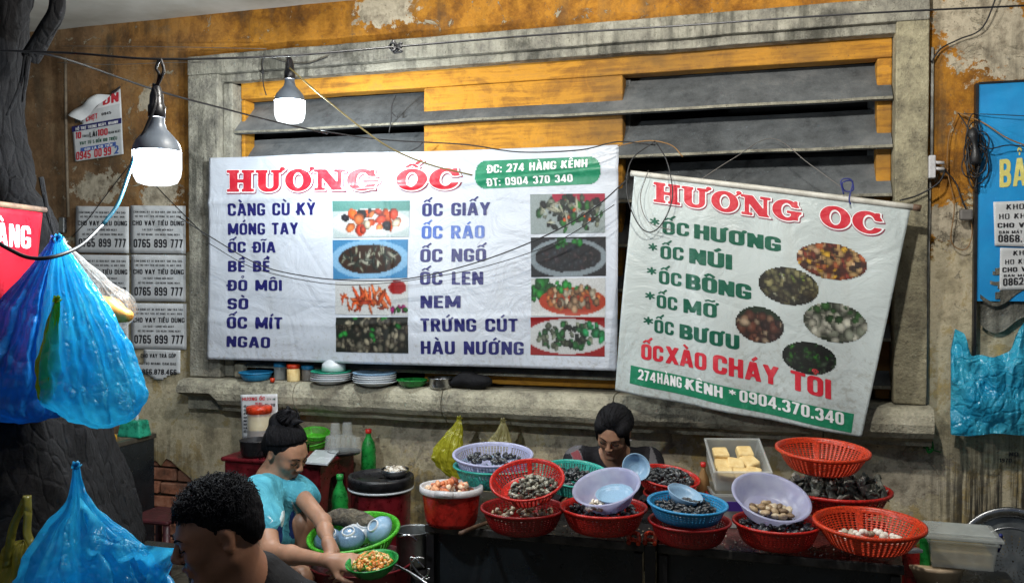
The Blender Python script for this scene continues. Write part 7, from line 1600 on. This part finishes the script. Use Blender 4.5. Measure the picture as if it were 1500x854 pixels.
h1_ = hairfield(o1, M1, s1_, [((0, .022, .044), (.081, .096, .083)), ((0, .075, .0), (.060, .045, .06)), ((.0, .075, .10), (.05, .05, .045)), ((0, .045, .145), (.036, .04, .035)), ((.0, .02, .12), (.0, .03, .175), .03, .014), ((.02, .05, .14), (.03, .09, .165), .022, .006), ((-.01, .06, .15), (-.02, .03, .195), .016, .005), ((.04, .06, .12), (.06, .10, .11), .02, .008), ((0, -.0, .15), (.02, -.03, .17), .014, .004)],
          [((0, -.102, -.052), (.075, .090, .088)), ((.085, -.005, -.022), (.02, .026, .034)), ((-.085, -.005, -.022), (.02, .026, .034))], .0045, .004, w1)
m = MB(); rr_ = random.Random(4)
for k in range(46):
    a = rr_.uniform(0, 6.28); e = rr_.uniform(.4, 1.0); p0 = P1(.035 * math.cos(a), .045 + .035 * math.sin(a), .125); m.add(*tube([p0, P1(.050 * math.cos(a), .045 + .05 * math.sin(a), .150), P1(.035 * e * math.cos(a + .8), .045 + .04 * e * math.sin(a + .8), .165 + .022 * e)], lambda t: .0035 * (1 - .8 * t), 5, 4))
for k in range(10):
    q = rr_.uniform(-1, 1); m.add(*tube([P1(.066, -.045 + .01 * q, .055), P1(.070, -.058 + .006 * q, .02), P1(.064, -.062, -.02 - .02 * q), P1(.058, -.058 + .008 * q, -.055)], .0014, 4, 4))
    m.add(*tube([P1(.05 * q, .085, -.02), P1(.055 * q, .095, -.06), P1(.05 * q + .01, .085, -.085)], .0012, 4, 4))
part('loose_strands', m, M['hair'], h1_, smooth=True)
strands('combed_strands', o1, M1, s1_, h1_, 420, face_edge, (0, .55, 1.0), (.083, .098, .086), 5, lift=.03)
# bowl of food held in her hands
p = D(545, 822, 2.97); R = 38 * 2.97 / FPX; t_ = thing('bowl', 'green plastic bowl of food held by the crouching woman', 'bowl', p - [0, 0, .04])
rt = tiltR(6, -6); m = MB(); m.add(*lathe([(.01, -.045), (R * .5, -.045), (R * .75, -.03), (R * .97, .0), (R * 1.02, .004), (R * 1.0, -.004)], 44, p, rt)); mod_solid(part('bowl', m, M['dgreen'], t_, smooth=True), .002)
Rm = np.array(rt.to_matrix()); mb = heap('chunk', 300, p + Rm @ np.array([.0, .0, -.004]), R * .74, R * .74, .0075, 40, .022, .5, Rm); stuff('stir_fried_food', mb, 'stirfry', 'orange and red stir-fried food in the bowl she holds', 'food')

# ---------------- woman behind the food table
w2 = thing('person', 'woman in a black patched shirt with tied-back hair, head bowed behind the baskets', 'person', D(897, 900, 3.95))
o2 = D(899, 633, 3.78); s2_ = .90; M2 = headM(-CF * .92 - _R * .39, 31, -8)
c2 = D(899, 735, 3.93); f_ = Field(c2 - [.36, .30, .30], c2 + [.36, .26, .46], .0052)
nb = D(903, 676, 3.90); P2 = add_head(f_, o2, M2, s2_, nb, .05)
f_.cap(nb, c2, .07, .12, k=.05); f_.cap(c2, c2 - [0, 0, .2], .12, .13, k=.05); shl, shr = D(848, 676, 3.92), D(950, 676, 3.88)
f_.cap(D(880, 672, 3.92), shl, .05, .05, k=.03); f_.cap(D(918, 672, 3.92), shr, .05, .05, k=.03)
el, er = D(828, 735, 3.75), D(972, 735, 3.72); wl, wr = D(858, 742, 3.58), D(935, 742, 3.56)
f_.cap(shl, el, .046, .038, k=.02); f_.cap(el, wl, .036, .024, k=.02); f_.cap(shr, er, .046, .038, k=.02); f_.cap(er, wr, .036, .024, k=.02)
add_hand(f_, wl, _R * .8 - CF * .5 - ZU * .2, ZU, .95, (20, 25, 20), -1); add_hand(f_, wr, -_R * .8 - CF * .5 - ZU * .2, ZU, .95, (20, 25, 20), 1)
bd = field_part('body', f_, M['skin'], w2, tint=lips(P2, s2_), relax=3); facial(P2, bd, s2_)
f_ = Field(c2 - [.38, .30, .32], c2 + [.38, .26, .34], .0065)
f_.cap(nb + [0, .0, -.015], c2, .078, .14, k=.05); f_.cap(c2, c2 - [0, 0, .22], .14, .155, k=.05); f_.cap(D(880, 674, 3.93), shl, .062, .062, k=.05); f_.cap(D(918, 674, 3.93), shr, .062, .062, k=.05)
f_.cap(shl, el, .062, .052, k=.03); f_.cap(shr, er, .062, .052, k=.03); f_.cap(el, el * .4 + wl * .6, .052, .046, k=.03); f_.cap(er, er * .4 + wr * .6, .052, .046, k=.03)
f_.ell(P2(0, -.01, -.12), (.052, .058, .07), k=.012, sub=True)
q1, q2, q3, q4 = D(843, 664, 3.86), D(833, 668, 3.86), D(956, 667, 3.82), D(850, 655, 3.86)
def tp(V):
    t = np.full(len(V), .3); u = (V - q1) @ _R; z = V[:, 2] - q1[2]; t = np.where((np.abs(u + .4 * z) < .022) & (np.abs(z) < .03), .9, t)
    u = (V - q3) @ _R; z = V[:, 2] - q3[2]; t = np.where((np.abs(u) < .012 + z * -.3) & (np.abs(z) < .035), .6, t)
    u = (V - q4) @ _R; z = V[:, 2] - q4[2]; t = np.where((np.abs(z - u * .45) < .010) & (np.abs(u) < .07), .6, t); return t
field_part('shirt', f_, M['patch'], w2, disp=lambda V: .008 * vnoise(V, 9, 3, 3), tint=tp)
h2_ = hairfield(o2, M2, s2_, [((0, .022, .046), (.084, .098, .086)), ((0, .07, -.02), (.065, .06, .07)), ((0, .09, -.06), (.045, .045, .06)), ((-.05, -.03, .06), (.035, .05, .04)), ((.05, -.03, .06), (.035, .05, .04)), ((-.070, -.035, .03), (-.074, -.012, -.05), .014, .009), ((.070, -.035, .03), (.074, -.012, -.05), .014, .009)],
          [((0, -.108, -.036), (.064, .085, .082)), ((0, -.09, -.10), (.09, .09, .05))], .0045, .003, w2, stretch=(50, 14, 40))
for q in (1,):
    m = MB(); m.add(*lathe([(.001, 0), (.006, .002), (.006, .006), (.001, .008)], 12, P2(.080, -.002, -.035))); part('earring', m, M['whitep'], w2, smooth=True)

strands('combed_strands', o2, M2, s2_, h2_, 420, face_edge, (0, 1.0, -.45), (.086, .100, .088), 6, lift=.025)
# ---------------- man in the foreground
mn = thing('person', 'man with short curly black hair and black shirt, seen in profile in front', 'person', D(420, 1300, 1.85))
o3 = D(320, 783, 2.0); s3 = .94; M3 = headM(-_R * .90 - CF * .43, 15, 0); n3 = D(362, 866, 2.05)
f_ = Field(D(370, 900, 2.0) - [.40, .38, .48], D(370, 900, 2.0) + [.38, .36, .38], .0052)
P3 = add_head(f_, o3, M3, s3, n3, .058)
c3 = D(408, 975, 2.04); p3_ = c3 + _R * .02 - [0, 0, .26]; f_.cap(n3, c3, .07, .13, k=.06); f_.cap(c3, p3_, .14, .14, k=.05)
sh1, sh2 = c3 - CF * .17 + [0, 0, .06], c3 + CF * .17 + [0, 0, .06]
for s_ in (sh1, sh2): f_.cap(c3 + [0, 0, .08], s_, .07, .058, k=.05); e_ = s_ - [0, 0, .22] - _R * .08; f_.cap(s_, e_, .052, .042, k=.02); w_ = e_ - _R * .22 + [0, 0, .02]; f_.cap(e_, w_, .04, .027, k=.02); add_hand(f_, w_, -_R, ZU, 1.0, (20, 20, 20), 1)
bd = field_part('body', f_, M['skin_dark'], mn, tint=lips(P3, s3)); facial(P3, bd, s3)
f_ = Field(D(385, 950, 2.03) - [.38, .38, .42], D(385, 900, 2.03) + [.38, .36, .30], .0075)
f_.cap(n3 + [0, 0, -.03] + _R * .01, c3, .078, .15, k=.06); f_.cap(D(380, 842, 2.06), D(432, 915, 2.06), .056, .10, k=.05); f_.cap(c3, p3_ - [0, 0, .03], .155, .155, k=.05)
for s_ in (sh1, sh2): f_.cap(c3 + [0, 0, .08], s_, .085, .075, k=.05); f_.cap(s_, s_ - [0, 0, .17] - _R * .06, .07, .066, k=.03)
f_.ell(P3(0, .005, -.15), (.066, .066, .10), k=.012, sub=True)
field_part('shirt', f_, M['shirt_black'], mn, disp=lambda V: .008 * vnoise(V, 8, 3, 3))
h3_ = hairfield(o3, M3, s3, [((0, .022, .046), (.077, .094, .080)), ((0, -.015, .088), (.062, .070, .038)), ((0, .066, .01), (.066, .046, .06))], [((0, -.112, -.02), (.11, .086, .085)), ((.088, -.020, -.035), (.030, .050, .062)), ((-.088, -.020, -.035), (.030, .050, .062)), ((0, .05, -.115), (.1, .12, .07))], .0045, .004, mn, stretch=(60, 60, 60))
m = MB(); rr_ = np.random.RandomState(3); cnt = 0
while cnt < 3000:
    d = rr_.normal(size=3); d /= np.linalg.norm(d)
    if d[2] < -.05 or (d[1] < -.2 and d[2] < .40): continue
    top = min(1, max(0, (d[2] - .22) / .3))
    c = np.array([0, .015, .044]) + d * np.array([.077, .096, .084]); L_ = (.010 + .026 * top) * rr_.uniform(.6, 1.3)
    a = nrm(np.cross(d, rr_.normal(size=3))); b = np.cross(d, a); fwd = np.array([0, -.5, -.2 - .5 * (1 - top)]); g_ = nrm(d * (.35 + .5 * top * rr_.uniform()) + a * .55 + fwd * .5)
    ph = rr_.uniform(0, 6.28); am = .0045 * top + .0006; pts = []
    for k in range(6):
        q = k / 5; pts.append(P3(*(c + g_ * L_ * q - d * L_ * .35 * q * q + a * math.cos(ph + q * 7) * am * q + b * math.sin(ph + q * 7) * am * q)))
    m.add(*tube(pts, lambda t: .0019 * (1 - .75 * t), 4, 2)); cnt += 1
part('curls', m, M['curl'], h3_, smooth=True)
